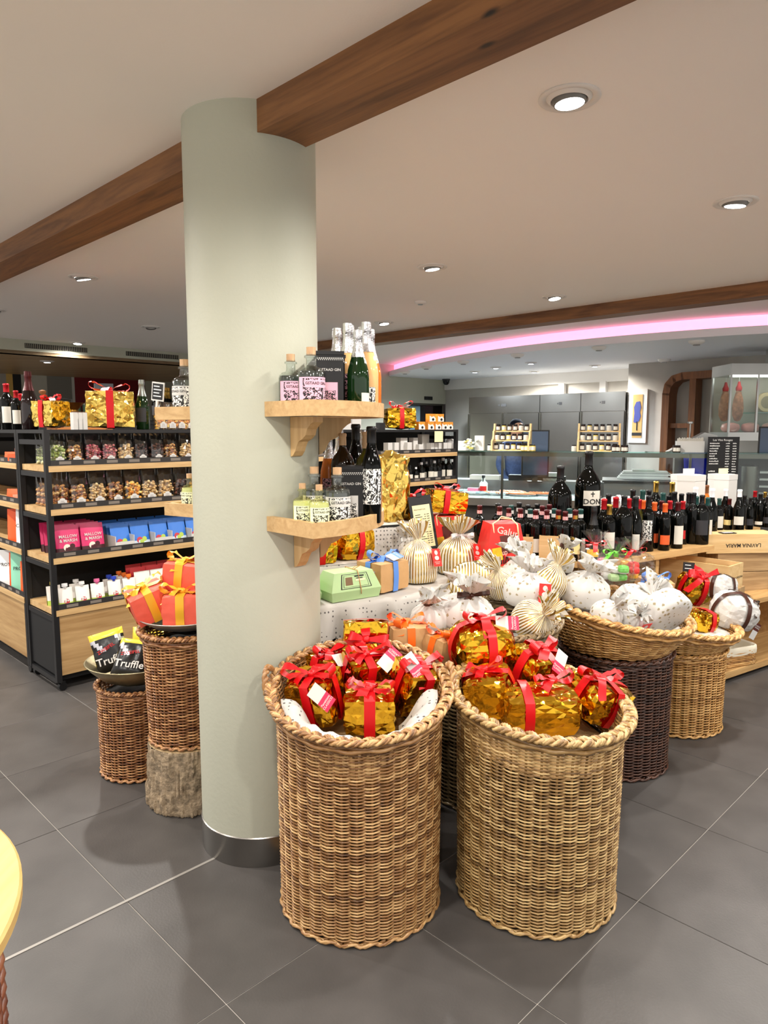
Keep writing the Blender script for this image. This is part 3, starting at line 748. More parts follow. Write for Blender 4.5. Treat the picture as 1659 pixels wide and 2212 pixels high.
CAPZ = {'bordeaux': (.245, .303), 'burgundy': (.248, .303), 'champagne': (.215, .325), 'magnum': (.258, .302), 'slim': (.25, .303), 'oil': (.14, .163)}
_bc = {}
def _interp(prof, z):
    for (r0, z0), (r1, z1) in zip(prof[1:], prof[2:]):
        if z0 <= z <= z1: return r0 + (r1 - r0) * (z - z0) / max(1e-6, z1 - z0)
    return prof[-2][0]
def bottle_parts(kind, glass, cap, label, lz, lw, band=None):
    key = (kind, glass.name, cap.name if cap else '', label.name if label else '', lz, lw, band.name if band else '')
    if key in _bc: return _bc[key]
    pr = PROF[kind]; out = [('glass_body', MB().lathe(pr, 24).mesh('glass_body', glass, 60))]
    if cap is not None:
        z0, z1 = CAPZ[kind]; zs = [z0] + [z for r, z in pr if z0 < z < pr[-1][1]] ; zs = sorted(set(zs))
        cp = [(_interp(pr, z) + .0012, z) for z in zs]; cp += [(pr[-2][0] + .001, pr[-1][1] + .0012), (.0005, pr[-1][1] + .0014)]
        fn = None
        if kind == 'champagne': fn = lambda p, a, r, z: (p[0] * (1 + .05 * math.sin(9 * a)), p[1] * (1 + .05 * math.sin(9 * a)), z)
        out.append(('capsule', MB().lathe(cp, 24, fn=fn).mesh('capsule', cap, 60)))
    if label is not None:
        r = _interp(pr, (lz[0] + lz[1]) / 2) + .0008; hw = lw / 2
        out.append(('label', MB().lathe([(r, lz[0]), (r, lz[1])], 10, a0=-math.pi / 2 - hw, a1=-math.pi / 2 + hw).mesh('label', label, 60)))
    if band is not None:
        z0, z1 = CAPZ[kind]; r = _interp(pr, z0 + .012) + .0022
        out.append(('neck_band', MB().lathe([(r, z0 + .002), (r, z0 + .024)], 16).mesh('neck_band', band, 60)))
    _bc[key] = out; return out
def bottle(lab, p, kind='bordeaux', glass=None, cap=None, label=None, lz=(.05, .14), lw=1.7, h=None, rz=0., group=None, band=None, wide=1., name='wine_bottle'):
    t = EMP(name, lab, 'bottle', p, rz, group)
    sc = (h / .3) if h else 1.
    for n, me in bottle_parts(kind, glass or WINEG, cap, label, lz, lw, band):
        OBJ(n, me, t, scale=(sc * wide, sc * wide, sc))
    return t
_gin = {}
def gin(lab, p, glass, orn, edge, rz=0., h=.184, group=None, liquid=None):
    t = EMP('gin_bottle', lab, 'bottle', p, rz, group); s = h / .184
    k = (glass.name, orn.name)
    if k not in _gin:
        pr = PROF['gin']; r = .0453
        g = MB().lathe(pr, 28).mesh('glass_body', glass, 60)
        lq = MB().lathe([(.0005, .004), (.041, .004), (.0425, .01), (.0425, .118), (.040, .128), (.0005, .128)], 24).mesh('spirit', liquid or GREYIN, 60)
        st = MB().lathe([(.0155, .181), (.0155, .206), (.0005, .206)], 18).mesh('stopper', CORK, 40)
        lb = MB().lathe([(r, .006), (r, .108)], 14, a0=-math.pi / 2 - 1.25, a1=-math.pi / 2 + 1.25).mesh('label', edge, 60)
        la = MB().lathe([(r + .0005, .010), (r + .0005, .104)], 12, a0=-math.pi / 2 - .85, a1=-math.pi / 2 + 1.15).mesh('label_art', orn, 60)
        lp = MB().lathe([(r + .001, .074), (r + .001, .098)], 10, a0=-math.pi / 2 - .68, a1=-math.pi / 2 + .98).mesh('name_panel', edge, 60)
        mb = MB(); text_bent(mb, 'GSTAAD GIN', .0125, r + .0016, .088, -math.pi / 2 + .15); 
        tx = mb.mesh('lettering', INK)
        _gin[k] = (g, lq, st, lb, la, lp, tx)
    g, lq, st, lb, la, lp, tx = _gin[k]; sc = (s, s, s)
    OBJ('glass_body', g, t, scale=sc); OBJ('spirit', lq, t, scale=sc); OBJ('stopper', st, t, scale=sc)
    l = OBJ('label', lb, t, scale=sc); OBJ('label_art', la, l); OBJ('name_panel', lp, l); OBJ('lettering', tx, l)
    return t
def carton(lab, p, sx, sy, sz, mat, rz=0., group=None, name='carton', cat='box', lid=None, text=None, tsize=.01, tmat=None):
    t = EMP(name, lab, cat, p, rz, group)
    b = .0015
    MB().prism([(-sx / 2 + b, -sy / 2), (sx / 2 - b, -sy / 2), (sx / 2, -sy / 2 + b), (sx / 2, sy / 2 - b), (sx / 2 - b, sy / 2), (-sx / 2 + b, sy / 2), (-sx / 2, sy / 2 - b), (-sx / 2, -sy / 2 + b)], 0, sz).build('box_body', mat, t)
    MB().bx(-sx / 2 + .002, sx / 2 - .002, -sy / 2 - .0006, -sy / 2 + .001, sz * .62, sz * .94).build('front_print' if lid else 'lid_flap', lid or mat, t)
    if text:
        mb = MB(); text_on(mb, text, tsize, TR(0, -sy / 2 - .001, sz * .5) @ RX(R(90))); mb.build('lettering', tmat or INK, t)
    return t
# ================================================================== FRONT BASKETS AND GIFTS
B1 = (-.082, 2.298); B2 = (.53, 2.335)
basket('tall_wicker_basket', 'tall brown wicker basket with two rope handles, gold gifts on a dotted cloth', (B1[0], B1[1], 0), .735, .262, .270, WICK1, (0, .24), bed=.70, flare=.022, rimr=.0135, handles=(R(172), R(12)))
basket('tall_wicker_basket', 'tall pale wicker basket with thick plaited rim, heaped with gold gifts', (B2[0], B2[1], 0), .683, .262, .272, WICK2, (-.10, .105), bed=.80, flare=.02, rimr=.0155)
GG = 'gold foil gifts in the front baskets'
def onb(px, py, B, h, tilt, off):
    n = Vector((-tilt[0], -tilt[1], 1)); return PL(px, py, (B[0], B[1], h + off), n)
def b1(px, py, off): return onb(px, py, B1, .735, (0, .24), off)
def b2(px, py, off): return onb(px, py, B2, .683, (-.10, .105), off)
tl = (.30, 0, 0)
def ggift(lab, c, size, rot, **k):
    k.setdefault('tag', PINKC); return gift(lab, c, size, rot, GOLD, REDR, group=None, **k)
ggift('gold foil gift box standing highest in the handled basket', b1(790, 1388, -0.030), (.17, .15, .17), (-.2, 0, .05), rd=.16, seed=11, bowM=TR(-.0, -.085, .02) @ RX(R(80)), bands=(1, 2), tagM=TR(.055, -.088, -.035) @ RX(R(82)) @ RZ(R(38)))
ggift('gold foil gift with wide red bow in the middle of the handled basket', b1(785, 1452, -0.060), (.15, .15, .15), (.35, 0, .4), rd=.2, seed=12, bows=.085, tagM=TR(.07, -.05, .085) @ RX(R(35)) @ RZ(R(38)))
ggift('gold foil gift leaning at the column side of the handled basket', b1(684, 1503, -0.070), (.165, .15, .16), (.25, -.1, -.35), rd=.16, seed=13, bows=.085, tagM=TR(.065, -.085, .055) @ RX(R(60)) @ RZ(R(-35)))
ggift('gold foil gift at the front lip of the handled basket, one ribbon down its face', b1(798, 1530, -0.080), (.175, .15, .13), (.12, 0, .03), rd=.2, seed=14, bands=(0,), bw=.037, bows=.075, tag=None)
ggift('gold foil gift by the rope handle with a large red bow', b1(897, 1480, -0.060), (.15, .15, .16), (.35, .12, .5), rd=.2, seed=15, bows=.085, tagM=TR(-.05, -.02, .1) @ RX(R(40)) @ RZ(R(-60)))
ggift('gold foil gift half buried at the back of the handled basket', b1(700, 1450, -0.070), (.13, .13, .13), (.2, .1, .9), rd=.2, seed=16, tagM=TR(.02, -.06, .07) @ RX(R(30)))
ggift('round gold foil gift with red bow propped between the two front baskets', b2(1040, 1396, 0.050), (.215, .2, .19), (.1, 0, .25), rd=.75, seed=21, amp=.07, bows=.08, bw=.034, tagM=TR(.085, -.03, .10) @ RX(R(60)) @ RZ(-.1))
ggift('gold foil gift at the back of the pale basket with red tag', b2(1157, 1442, 0.010), (.17, .16, .15), (.35, .1, .6), rd=.45, seed=22, bw=.036, bows=.075, tagM=TR(.02, -.075, .075) @ RX(R(45)) @ RZ(R(-130)))
ggift('gold foil gift at the handle side of the pale basket', b2(1058, 1493, -0.030), (.17, .16, .15), (.2, -.2, -.3), rd=.4, seed=23, bows=.06, tag=None, bands=(1,))
ggift('wide gold foil gift at the front lip of the pale basket with two red bands', b2(1165, 1532, -0.035), (.26, .17, .14), (.15, 0, .0), rd=.5, seed=24, bands=(0,), offs=(-.05, 0, 0), bows=.07, tag=None, bowM=TR(.05, .03, .09))
ggift('pillow-shaped gold foil gift at the outer rim of the pale basket', b2(1292, 1508, -0.020), (.2, .17, .14), (.25, .3, .5), rd=.4, seed=25, amp=.08, bows=.085, tag=None, bowM=TR(-.08, -.02, .085))
# dotted cloth lining the handled basket
t = EMP('basket_cloth', 'white cloth with grey dots tucked round the gifts in the handled basket', 'cloth', (B1[0], B1[1], 0))
vs = []; fs = []; na, nb_ = 60, 8
for i in range(na + 1):
    a = R(188) + R(175) * i / na
    for j in range(nb_ + 1):
        q = j / nb_; r = .262 - .13 * q; zz = .735 + .24 * r * math.sin(a)
        wob = noise.noise(Vector((a * 3.2, q * 1.5, 0)))
        z = zz - .012 + .02 * math.sin(math.pi * min(1, q * 1.3)) - .13 * q ** 1.3 + .028 * wob * math.sin(math.pi * q) + .010 * math.sin(a * 23 + 6 * q) * q
        vs.append((r * math.cos(a), r * math.sin(a), z))
for i in range(na):
    for j in range(nb_):
        k = i * (nb_ + 1) + j; fs.append((k, k + nb_ + 1, k + nb_ + 2, k + 1))
MB().add(vs, fs).build('cloth_sheet', CLOTH, t, 180)

# ------------------------------------------------------------------ pedestal baskets behind
B3 = (1.115, 3.33); B4 = (1.60, 3.77); B5 = (.475, 3.05)
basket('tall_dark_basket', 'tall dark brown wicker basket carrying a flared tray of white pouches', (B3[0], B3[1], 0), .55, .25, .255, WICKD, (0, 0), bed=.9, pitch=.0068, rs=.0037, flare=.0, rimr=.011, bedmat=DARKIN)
basket('flared_wicker_tray', 'flared tan wicker tray on the dark basket, full of white printed pouches', (B3[0], B3[1], .565), .185, .24, .33, WICKT, (-.175, .09), bed=.72, pitch=.0066, rs=.0039, flare=0, rimr=.016, ns=40, profile=lambda q: .235 + .095 * q ** .8, base=False, z0=.004, bedmat=WHITEP)
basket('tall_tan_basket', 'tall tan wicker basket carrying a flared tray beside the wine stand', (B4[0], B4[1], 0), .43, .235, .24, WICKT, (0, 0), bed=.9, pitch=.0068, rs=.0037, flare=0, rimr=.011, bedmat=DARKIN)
basket('flared_wicker_tray', 'flared tan wicker tray of mixed gifts beside the wine stand', (B4[0], B4[1], .445), .12, .225, .30, WICKT, (-.12, .05), bed=.72, pitch=.0066, rs=.0039, flare=0, rimr=.015, ns=36, profile=lambda q: .225 + .075 * q ** .8, base=False, z0=.004, bedmat=WHITEP)
basket('tall_grey_basket', 'grey-brown wicker basket of striped pouches behind the two front baskets', (B5[0], B5[1], 0), .77, .265, .275, WICKG, (0, .06), bed=.82, pitch=.0085, rs=.0048, ns=30, flare=.01, rimr=.014, bedmat=WHITEP)
def b3(px, py, off): return onb(px, py, B3, .75, (-.175, .09), off)
def b4(px, py, off): return onb(px, py, B4, .575, (-.12, .05), off)
def b5(px, py, off): return onb(px, py, B5, .77, (0, .06), off)
wp = lambda lab, c, r, h, rot, sd, **k: pouch(lab, c, r, h, k.pop('mat', MOTIF), rot, seed=sd, **k)
wp('white gold-printed pouch at the high end of the flared tray', b3(1258, 1300, -.02), .115, .22, (.2, .1, .3), 1, ruff=.06)
wp('white gold-printed pouch in the middle of the flared tray, neck tilted aside', b3(1355, 1330, -.03), .115, .23, (.1, .75, .2), 2, ruff=.07, rib=WHITER, ribtails=False)
wp('white gold-printed pouch showing its flat base at the low end of the tray', b3(1455, 1338, .04), .11, .21, (-.9, -.5, .1), 3, ruff=.05)
wp('small white gold-printed pouch lying at the front of the flared tray', b3(1300, 1338, -.01), .07, .15, (.6, .5, 0), 4, ruff=.05)
wp('small white pouch with red card lying inside the tray lip', b3(1352, 1348, -.015), .055, .12, (.9, 0, .6), 5, ruff=.04, tag=REDP)
# clear cellophane parcels
def cello(lab, c, size, seed, rib, fill, rot=(0, 0, 0)):
    t = EMP('cellophane_parcel', lab, 'gift', c, 0, 'cellophane parcels with bright bows', rot); rg = random.Random(seed)
    mb = MB()
    for k in range(9):
        mb.add(*block_verts(.05, .05, .035, .7, 3, .05, seed + k), m=k % len(fill), M=TR(rg.uniform(-.3, .3) * size[0], rg.uniform(-.3, .3) * size[1], rg.uniform(-.35, .1) * size[2]))
    o = mb.build('sweets', fill, t); o['kind'] = 'stuff'
    MB().add(*block_verts(*size, .5, 8, .11, seed)).build('film', CELLO, t)
    mb = MB(); pr = [(.012, 0), (.02, .02), (.05, .06), (.06, .075)]
    mb.lathe(pr, 22, M=TR(0, 0, size[2] * .5), fn=lambda p, a, r, z: (p[0] * (1 + .3 * math.sin(7 * a)), p[1] * (1 + .3 * math.sin(7 * a)), z)); mb.build('film_crest', CELLO, t)
    mb = MB(); bow(mb, TR(0, 0, size[2] * .52), .06, .022, seed=seed); mb.build('bow', rib, t, 60)
cello('clear cellophane parcel with green bow behind the white pouches', D(1328, 1228, 3.55), (.17, .15, .15), 41, GREENR, [GREENP, M_('sweet_green', (110, 200, 80), .4), WHITE])
cello('clear cellophane parcel with red bow leaning at the wine bottles', D(1285, 1210, 3.66), (.16, .15, .16), 42, REDR, [M_('sweet_pink', (230, 140, 160), .4), WHITE])
cello('clear cellophane parcel with red sweets beside the green-bowed one', D(1370, 1222, 3.62), (.18, .15, .14), 43, REDR, [REDP, WHITE, GOLDR])
gift('kraft paper gift with blue bow on the tray between pouches and gold gift', b4(1412, 1275, .10), (.17, .15, .14), (.2, 0, .3), KRAFT, BLUER, rd=.25, amp=.03, seed=51, smooth=25, bows=.085)
gift('gold foil gift with upright red bow in the flared tray', b4(1500, 1268, .10), (.17, .17, .18), (.35, .1, .25), GOLD, REDR, rd=.6, amp=.07, seed=52, bows=.1, bowM=TR(-.03, -.06, .10) @ RX(R(40)))
gift('gold foil gift low in the flared tray beside the white wrapped ball', b4(1520, 1340, .02), (.12, .12, .11), (.1, .1, .5), GOLD, REDR, rd=.5, seed=53, bowM=False, bands=(0,))
gift('white paper ball gift with dark brown ribbon hanging over the tray rim', b4(1585, 1320, .06), (.22, .2, .19), (.3, .2, .2), WHITEP, BROWNR, rd=.8, amp=.06, seed=54, bw=.026, bows=.065, bowM=TR(.08, -.06, .03) @ RY(R(60)), tag=DARKC, tagM=TR(.105, -.09, -.06) @ RZ(.3) @ RX(R(80)) @ RZ(R(70)), n=10)
gift('white paper gift with brown ribbon at the back of the tray by the crates', b4(1556, 1268, .13), (.16, .15, .14), (0, .2, .6), WHITEP, BROWNR, rd=.6, amp=.06, seed=55, bw=.024, bowM=False)
# pouches in the grey basket
sp = lambda lab, c, r, h, rot, sd, **k: pouch(lab, c, r, h, k.pop('mat', STRIPE), rot, seed=sd, **k)
t = EMP('striped_round_parcel', 'round flat gold-striped parcel showing its base in the grey basket', 'gift', b5(1030, 1292, .03), 0, None, (.95, .15, .1))
MB().lathe([(.001, 0), (.085, .001), (.108, .008), (.118, .03), (.118, .09), (.1, .11), (.001, .115)], 40).build('cloth_cover', STRIPEO, t, 50)
t.rotation_euler = (.95 + math.pi, .15, .1); t.location = t.location + Vector((0, .09, .06))
MB().lathe([(.1195, .028), (.1215, .034), (.1195, .04)], 40).build('seam', M_('gold_cord', (206, 176, 96), .4, .7), t, 60)
sp('gold-striped pouch standing at the cloth edge of the grey basket', b5(1090, 1280, .04), .07, .19, (.3, -.4, .2), 61, ruff=.07)
wp('white gold-printed pouch with ruffled top, front of the grey basket', b5(1003, 1350, .0), .12, .2, (.1, .15, .1), 62, rib=BROWNR, ruff=.07)
wp('white printed pouch with brown tie at the edge of the grey basket', b5(935, 1352, .0), .085, .16, (.2, -.3, .4), 63, rib=BROWNR, ruff=.05, ribtails=False)
wp('white pouch with red picture card in the grey basket', b5(1135, 1302, .05), .105, .2, (.15, .1, .2), 64, tag=REDP, rib=WHITER, ribtails=False, ruff=.06)
sp('gold-striped pouch lying along the rim of the grey basket', b5(1135, 1348, .02), .085, .17, (.5, .9, -.3), 65, ruff=.06, ribtails=False)
t = EMP('gift_card', 'small yellow picture card hanging at the rim of the grey basket', 'card', b5(1178, 1348, .03), .2, 'yellow picture cards'); MB().bx(-.024, .024, 0, .001, -.04, .035, M=RX(-.3)).build('card_sheet', YELC, t); MB().bx(-.026, .026, .0012, .002, -.042, .038, M=RX(-.3)).build('card_back', WHITE, t)
t = EMP('gift_card', 'yellow picture card beside the red card on the white pouch', 'card', b5(1172, 1310, .06), .15, 'yellow picture cards', (-.2, .35, .15)); MB().bx(-.022, .022, 0, .001, -.045, .035).build('card_sheet', YELC, t); MB().bx(-.024, .024, .0012, .002, -.047, .038).build('card_back', WHITE, t)
sp('gold-striped pouch between the grey basket and the flared tray', D(1165, 1272, 3.42), .105, .21, (0, .6, -.3), 66, ruff=.07)
wp('white pouch with white ribbon behind the striped pouch near the wine bottles', D(1130, 1262, 3.5), .10, .2, (.1, -.1, .3), 67, rib=WHITER, ruff=.07)
wp('white pouch tied in black and gold, close to the wine bottles', D(1205, 1232, 3.5), .07, .15, (0, .3, .2), 69, ruff=.06, rib=BROWNR)
pouch('black gold-printed pouch top showing among the white pouches', D(1212, 1222, 3.62), .06, .13, BLKGOLD, (0, .2, .3), seed=68, ruff=.05)
# kraft gifts with orange ribbon on a black plinth
t = EMP('black_plinth', 'black box plinth standing between the baskets and the cloth table', 'plinth', (.075, 2.84, 0), .1)
MB().bx(-.1, .1, -.09, .09, 0, .66).build('plinth_body', BLACKP, t); MB().bx(-.105, .105, -.095, .095, .66, .672).build('plinth_top', BLACK, t)
gift('kraft paper gift with orange bow on the black plinth', D(880, 1378, 2.83), (.16, .14, .12), (0, 0, .2), KRAFT, ORANGER, rd=.3, amp=.04, seed=71, smooth=25, bows=.075, loops=3)
gift('small kraft gift with orange bow squeezed against the grey basket', D(955, 1400, 2.76), (.12, .12, .10), (.1, .1, .7), KRAFT, ORANGER, rd=.35, amp=.04, seed=72, smooth=25, bows=.075, loops=3)

# ================================================================== CLOTH TABLE WITH PANETTONI
TA = math.atan2(.433, .902); TO = Vector((-.18, 3.13, 0))
def TB(x, y, z=.0): return TO + Vector((.902 * x - .433 * y, .433 * x + .902 * y, z))
t = EMP('display_table', 'black display table with stepped risers under the dotted cloth', 'table', TO, TA)
MB().bx(-.45, 1.1, .02, .5, .80, .82).build('table_top', BLACKP, t)
MB().bx(-.45, .97, .5, .71, .80, .82).build('table_back_leaf', BLACKP, t)
MB().bx(-.40, 1.05, .06, .48, 0, .80).build('table_base', BLACKP, t)
MB().bx(-.42, .34, .27, .46, .82, .945).build('riser', BLACKP, t); MB().bx(-.42, .71, .46, .70, .82, 1.095).build('riser', BLACKP, t)
t = EMP('table_cloth', 'white cloth with small grey dots draped over the stepped display table', 'tablecloth', TO, TA)
prof = [(-.035, -.17), (-.03, -.12), (-.025, -.06), (-.015, -.015), (0.0, .0), (.03, .003), (.12, .003), (.22, .003), (.255, .006), (.262, .07), (.268, .12), (.28, .128), (.36, .128), (.445, .128), (.455, .18), (.46, .26), (.475, .279), (.6, .279), (.71, .279)]
vs = []; fs = []; nx = 90; ny = len(prof)
for i in range(nx + 1):
    x = -.46 + 1.57 * i / nx
    k1 = 1 if x < .34 else max(0, 1 - (x - .34) / .05); k2 = 1 if x < .715 else max(0, 1 - (x - .715) / .012)
    for (y, z) in prof:
        zz = z
        if z > .2: zz = .003 + (z - .003) * k2
        elif z > .005: zz = .003 + (z - .003) * k1
        yy = min(y, .5) if (k2 < .01 and y > .5) else y
        if z < -.01:
            wv = math.sin(x * 26 + .8 * math.sin(x * 7)); yy = y - .034 * (-z / .17) * (wv + .5 * math.sin(x * 57)); zz = z * (1 + .55 * noise.noise(Vector((x * 5, 0, 3))))
        else: zz += .004 * max(0, noise.noise(Vector((x * 15, y * 15, 0))))
        vs.append((x, yy, .822 + zz))
for i in range(nx):
    for j in range(ny - 1):
        a = i * ny + j; fs.append((a, a + ny, a + ny + 1, a + 1))
MB().add(vs, fs).build('cloth_sheet', CLOTH, t, 60)
ZT = .828
# mint loaf boxes
def loaf(lab, c, rz, grp):
    t = EMP('panettone_loaf_box', lab, 'box', c, rz, grp)
    L2, w2, h2 = .125, .075, .125
    v = [(-L2, -w2, 0), (L2, -w2, 0), (L2, w2, 0), (-L2, w2, 0), (-L2 - .008, -w2 - .008, h2 * .35), (L2 + .008, -w2 - .008, h2 * .35), (L2 + .008, w2 + .008, h2 * .35), (-L2 - .008, w2 + .008, h2 * .35), (-L2 * .82, -w2 * .7, h2), (L2 * .82, -w2 * .7, h2), (L2 * .82, w2 * .7, h2), (-L2 * .82, w2 * .7, h2)]
    f = [(3, 2, 1, 0), (8, 9, 10, 11)] + [(i + a, (i + 1) % 4 + a, (i + 1) % 4 + a + 4, i + a + 4) for a in (0, 4) for i in range(4)]
    MB().add(v, f).build('wrapper', GREENP, t)
    e = [Vector(v[k]) for k in (4, 5, 9, 8)]
    def onface(a, b, d=.001): return e[0].lerp(e[1], a).lerp(e[3].lerp(e[2], a), b) + Vector((0, -d, d * .4))
    mb = MB()
    for (a0, a1, b0, b1, d, m) in ((.18, .82, .12, .9, .001, 0), (.2, .8, .15, .87, .0015, 1), (.23, .77, .2, .82, .002, 0), (.24, .76, .215, .805, .0025, 1), (.27, .43, .3, .72, .003, 2), (.5, .72, .48, .6, .003, 0), (.5, .72, .485, .595, .0035, 3)):
        mb.add([onface(a0, b0, d), onface(a1, b0, d), onface(a1, b1, d), onface(a0, b1, d)], [(0, 1, 2, 3)], m)
    p_ = mb.build('printed_panel', [INK, GREENP, M_('print_brown', (120, 92, 60), .6), CREAMC], t)
    mb = MB(); pc = onface(.6, .7, .004); nrm = (e[1] - e[0]).cross(e[3] - e[0]).normalized(); 
    Mx = Matrix.Translation(pc) @ RX(math.atan2((e[3] - e[0]).z, (e[3] - e[0]).y)); mb.box((0, .004, 0), (.05, .006, .0005), 0, Mx).box((0, -.006, 0), (.034, .004, .0005), 0, Mx); mb.build('lettering', INK, p_)
    mb = MB(); mb.tube([(0.02, -w2 - .012, h2 * .2), (0.02, -w2 - .012, h2 * .36), (.02, -w2 * .72, h2 + .004), (.02, w2 * .72, h2 + .004), (.02, w2 + .012, h2 * .36), (.02, w2 + .011, h2 * .1)], .0022, 5)
    mb.tube([(.02, -.02, h2 + .004), (.05, -.03, h2 + .02), (.04, .0, h2 + .012), (.02, -.01, h2 + .004)], .002, 5); mb.build('string', M_('string_brown', (190, 140, 90), .7), t, 180)
    return t
loaf('mint green loaf box with framed print, at the table edge', TB(.06, .10, ZT), TA + .15, 'mint loaf boxes on the cloth table')
loaf('mint green loaf box half hidden behind the column', TB(-.22, .12, ZT), TA - .1, 'mint loaf boxes on the cloth table')
gift('kraft paper gift with blue satin bow on the cloth table', TB(.27, .16, ZT + .075), (.2, .17, .14), (0, 0, TA + .35), KRAFT, BLUER, rd=.15, amp=.03, seed=81, smooth=22, bw=.034, bows=.09, tag=BLUER, tagM=TR(.03, -.05, .09) @ RX(.4) @ RZ(.2), bands=(0, 1))
gift('gold foil gift with red bow next to the column on the cloth table', TB(.0, .345, .952 + .07), (.17, .16, .13), (.1, 0, TA), GOLD, REDR, rd=.35, amp=.07, seed=82, bows=.075, bowM=TR(0, -.05, .085) @ RX(R(35)))
gift('large round gold foil gift with red band under the lower column shelf', TB(.2, .38, .952 + .085), (.2, .17, .165), (.15, 0, TA + .2), GOLD, REDR, rd=.6, amp=.05, seed=83, bands=(1, 0), bowM=TR(-.02, 0, .1))
sp('tall gold-striped pouch with red card, second from the loaf boxes', TB(.51, .25, ZT), .098, .30, (0, 0, TA + .3), 84, tag=REDP, ruff=.085)
sp('broad gold-striped pouch with white ribbon beside the red box', TB(.82, .36, ZT), .125, .285, (0, 0, TA), 85, tag=REDP, rib=WHITER, ruff=.09)
wp('white printed pouch behind the striped pouch with red card', TB(.52, .385, ZT), .06, .27, (0, 0, .3), 86, rib=WHITER, ruff=.06, tag=REDP)
# red pyramid panettone boxes on a wooden crate
def redbox(lab, c, rz, grp, s=1.):
    t = EMP('panettone_box', lab, 'box', c, rz, grp)
    a, b, h = .115 * s, .078 * s, .215 * s
    MB().add([(-a, -a, 0), (a, -a, 0), (a, a, 0), (-a, a, 0), (-b, -b, h), (b, -b, h), (b, b, h), (-b, b, h)], [(3, 2, 1, 0), (4, 5, 6, 7), (0, 1, 5, 4), (1, 2, 6, 5), (2, 3, 7, 6), (3, 0, 4, 7)]).build('carton', REDP, t)
    tl_ = math.atan2(h, a - b)
    Mf = lambda u, v, d=.0015: Matrix.Translation(Vector((u, -a + (a - b) * v - d, h * v))) @ RX(tl_)
    p_ = MB().box((0, 0, 0), (.085, .095, .0012), 0, Mf(.012, .52, .001) @ RZ(.12)).build('picture_panel', DARKC, t)
    mb = MB(); text_on(mb, 'Galup', .052, Mf(.01, .80, .003) @ RZ(-.25)); text_on(mb, 'Galup', .04, Mf(-.035, .3, .003) @ RZ(.2), sx=.8); mb.build('lettering', M_('print_rose', (250, 190, 180), .5), t)
    mb = MB(); rg = random.Random(3)
    for k in range(16):
        x = -a * .8 + a * 1.6 * k / 15; mb.box((0, 0, 0), (.006, rg.uniform(.02, .045), .001), 0, Mf(x, .14, .002) @ RZ(rg.uniform(-.3, .3)))
    mb.build('figure_print', M_('print_dark', (40, 24, 22), .6), t)
    mb = MB(); mb.tube([(-a * .5, -a * .6 - .02, h * .45), (-b * .9, -b, h + .003), (-.02, -.01, h + .012), (.0, 0, h + .03), (.05, -.02, h + .02), (.06, -b - .008, h * .98), (.064, -b - .02, h * .7)], .004, 6)
    mb.tube([(0, 0, h + .02), (b, b, h + .004)], .004, 6); mb.build('cord', M_('cord_cream', (232, 206, 160), .6), t, 180)
    MB().box((0, 0, 0), (.05, .065, .001), 0, Matrix.Translation((-a * .5, -a - .012, h * .3)) @ RX(R(80)) @ RZ(.15)).build('cord_card', YELC, t)
    return t
def crate(lab, c, sx, sy, sz, rz=0., group=None, lid=False, text=None, flip=False, tsz=.03, mat=None):
    """wooden crate of separate boards"""
    t = EMP('wooden_crate', lab, 'crate', c, rz, group); m = mat or PINE; th = .011
    MB().bx(-sx / 2 + th, sx / 2 - th, -sy / 2 + th, sy / 2 - th, 0, th).build('bottom_board', m, t)
    for s_ in (-1, 1):
        MB().bx(-sx / 2, sx / 2, s_ * sy / 2 - th / 2 * (1 + s_), s_ * sy / 2 + th / 2 * (1 - s_), 0, sz).build('side_board', m, t)
        MB().bx(s_ * sx / 2 - th / 2 * (1 + s_), s_ * sx / 2 + th / 2 * (1 - s_), -sy / 2 + th, sy / 2 - th, 0, sz).build('end_board', m, t)
    if lid: MB().bx(-sx / 2, sx / 2, -sy / 2, sy / 2, sz, sz + .009).build('lid_board', m, t)
    if text:
        mb = MB(); M = TR(0, -sy / 2 - .001, sz * .45) @ RX(R(90)) @ RZ(math.pi if flip else 0); text_on(mb, text, tsz, M); mb.build('lettering', INK, t)
    return t
crate('wooden crate under the red panettone box on the cloth table', TB(1.0, .22, ZT), .21, .22, .055, TA, lid=True)
redbox('red pyramid-shaped box tied with cream cord on a wooden crate', TB(1.0, .22, ZT + .066), TA - .3, None)
redbox('red pyramid-shaped box half hidden behind the striped pouch', TB(.855, .585, ZT + .085), TA - .2, None, .95)
crate('wooden crate under the hidden red panettone box', TB(.855, .585, ZT), .2, .2, .074, TA, lid=True)
# gold goods on the top riser
gift('tall gold foil sack standing behind the lower column shelf', TB(.52, .585, 1.105 + .18), (.19, .17, .37), (0, 0, TA), GOLDL, REDR, rd=.55, amp=.16, seed=91, bands=(), bowM=False, n=8)
gift('gold foil gift with red bow on the top riser beside the gold sack', TB(.655, .60, 1.105 + .06), (.13, .15, .12), (.1, 0, TA + .3), GOLD, REDR, rd=.3, amp=.07, seed=92, bows=.085)
gift('gold foil gift with red band on top of the hidden red box', TB(.87, .585, ZT + .085 + .212 + .07), (.22, .17, .13), (.0, .12, TA - .2), GOLD, REDR, rd=.2, amp=.06, seed=93, bands=(0,), bows=.075, offs=(-.02, 0, 0))
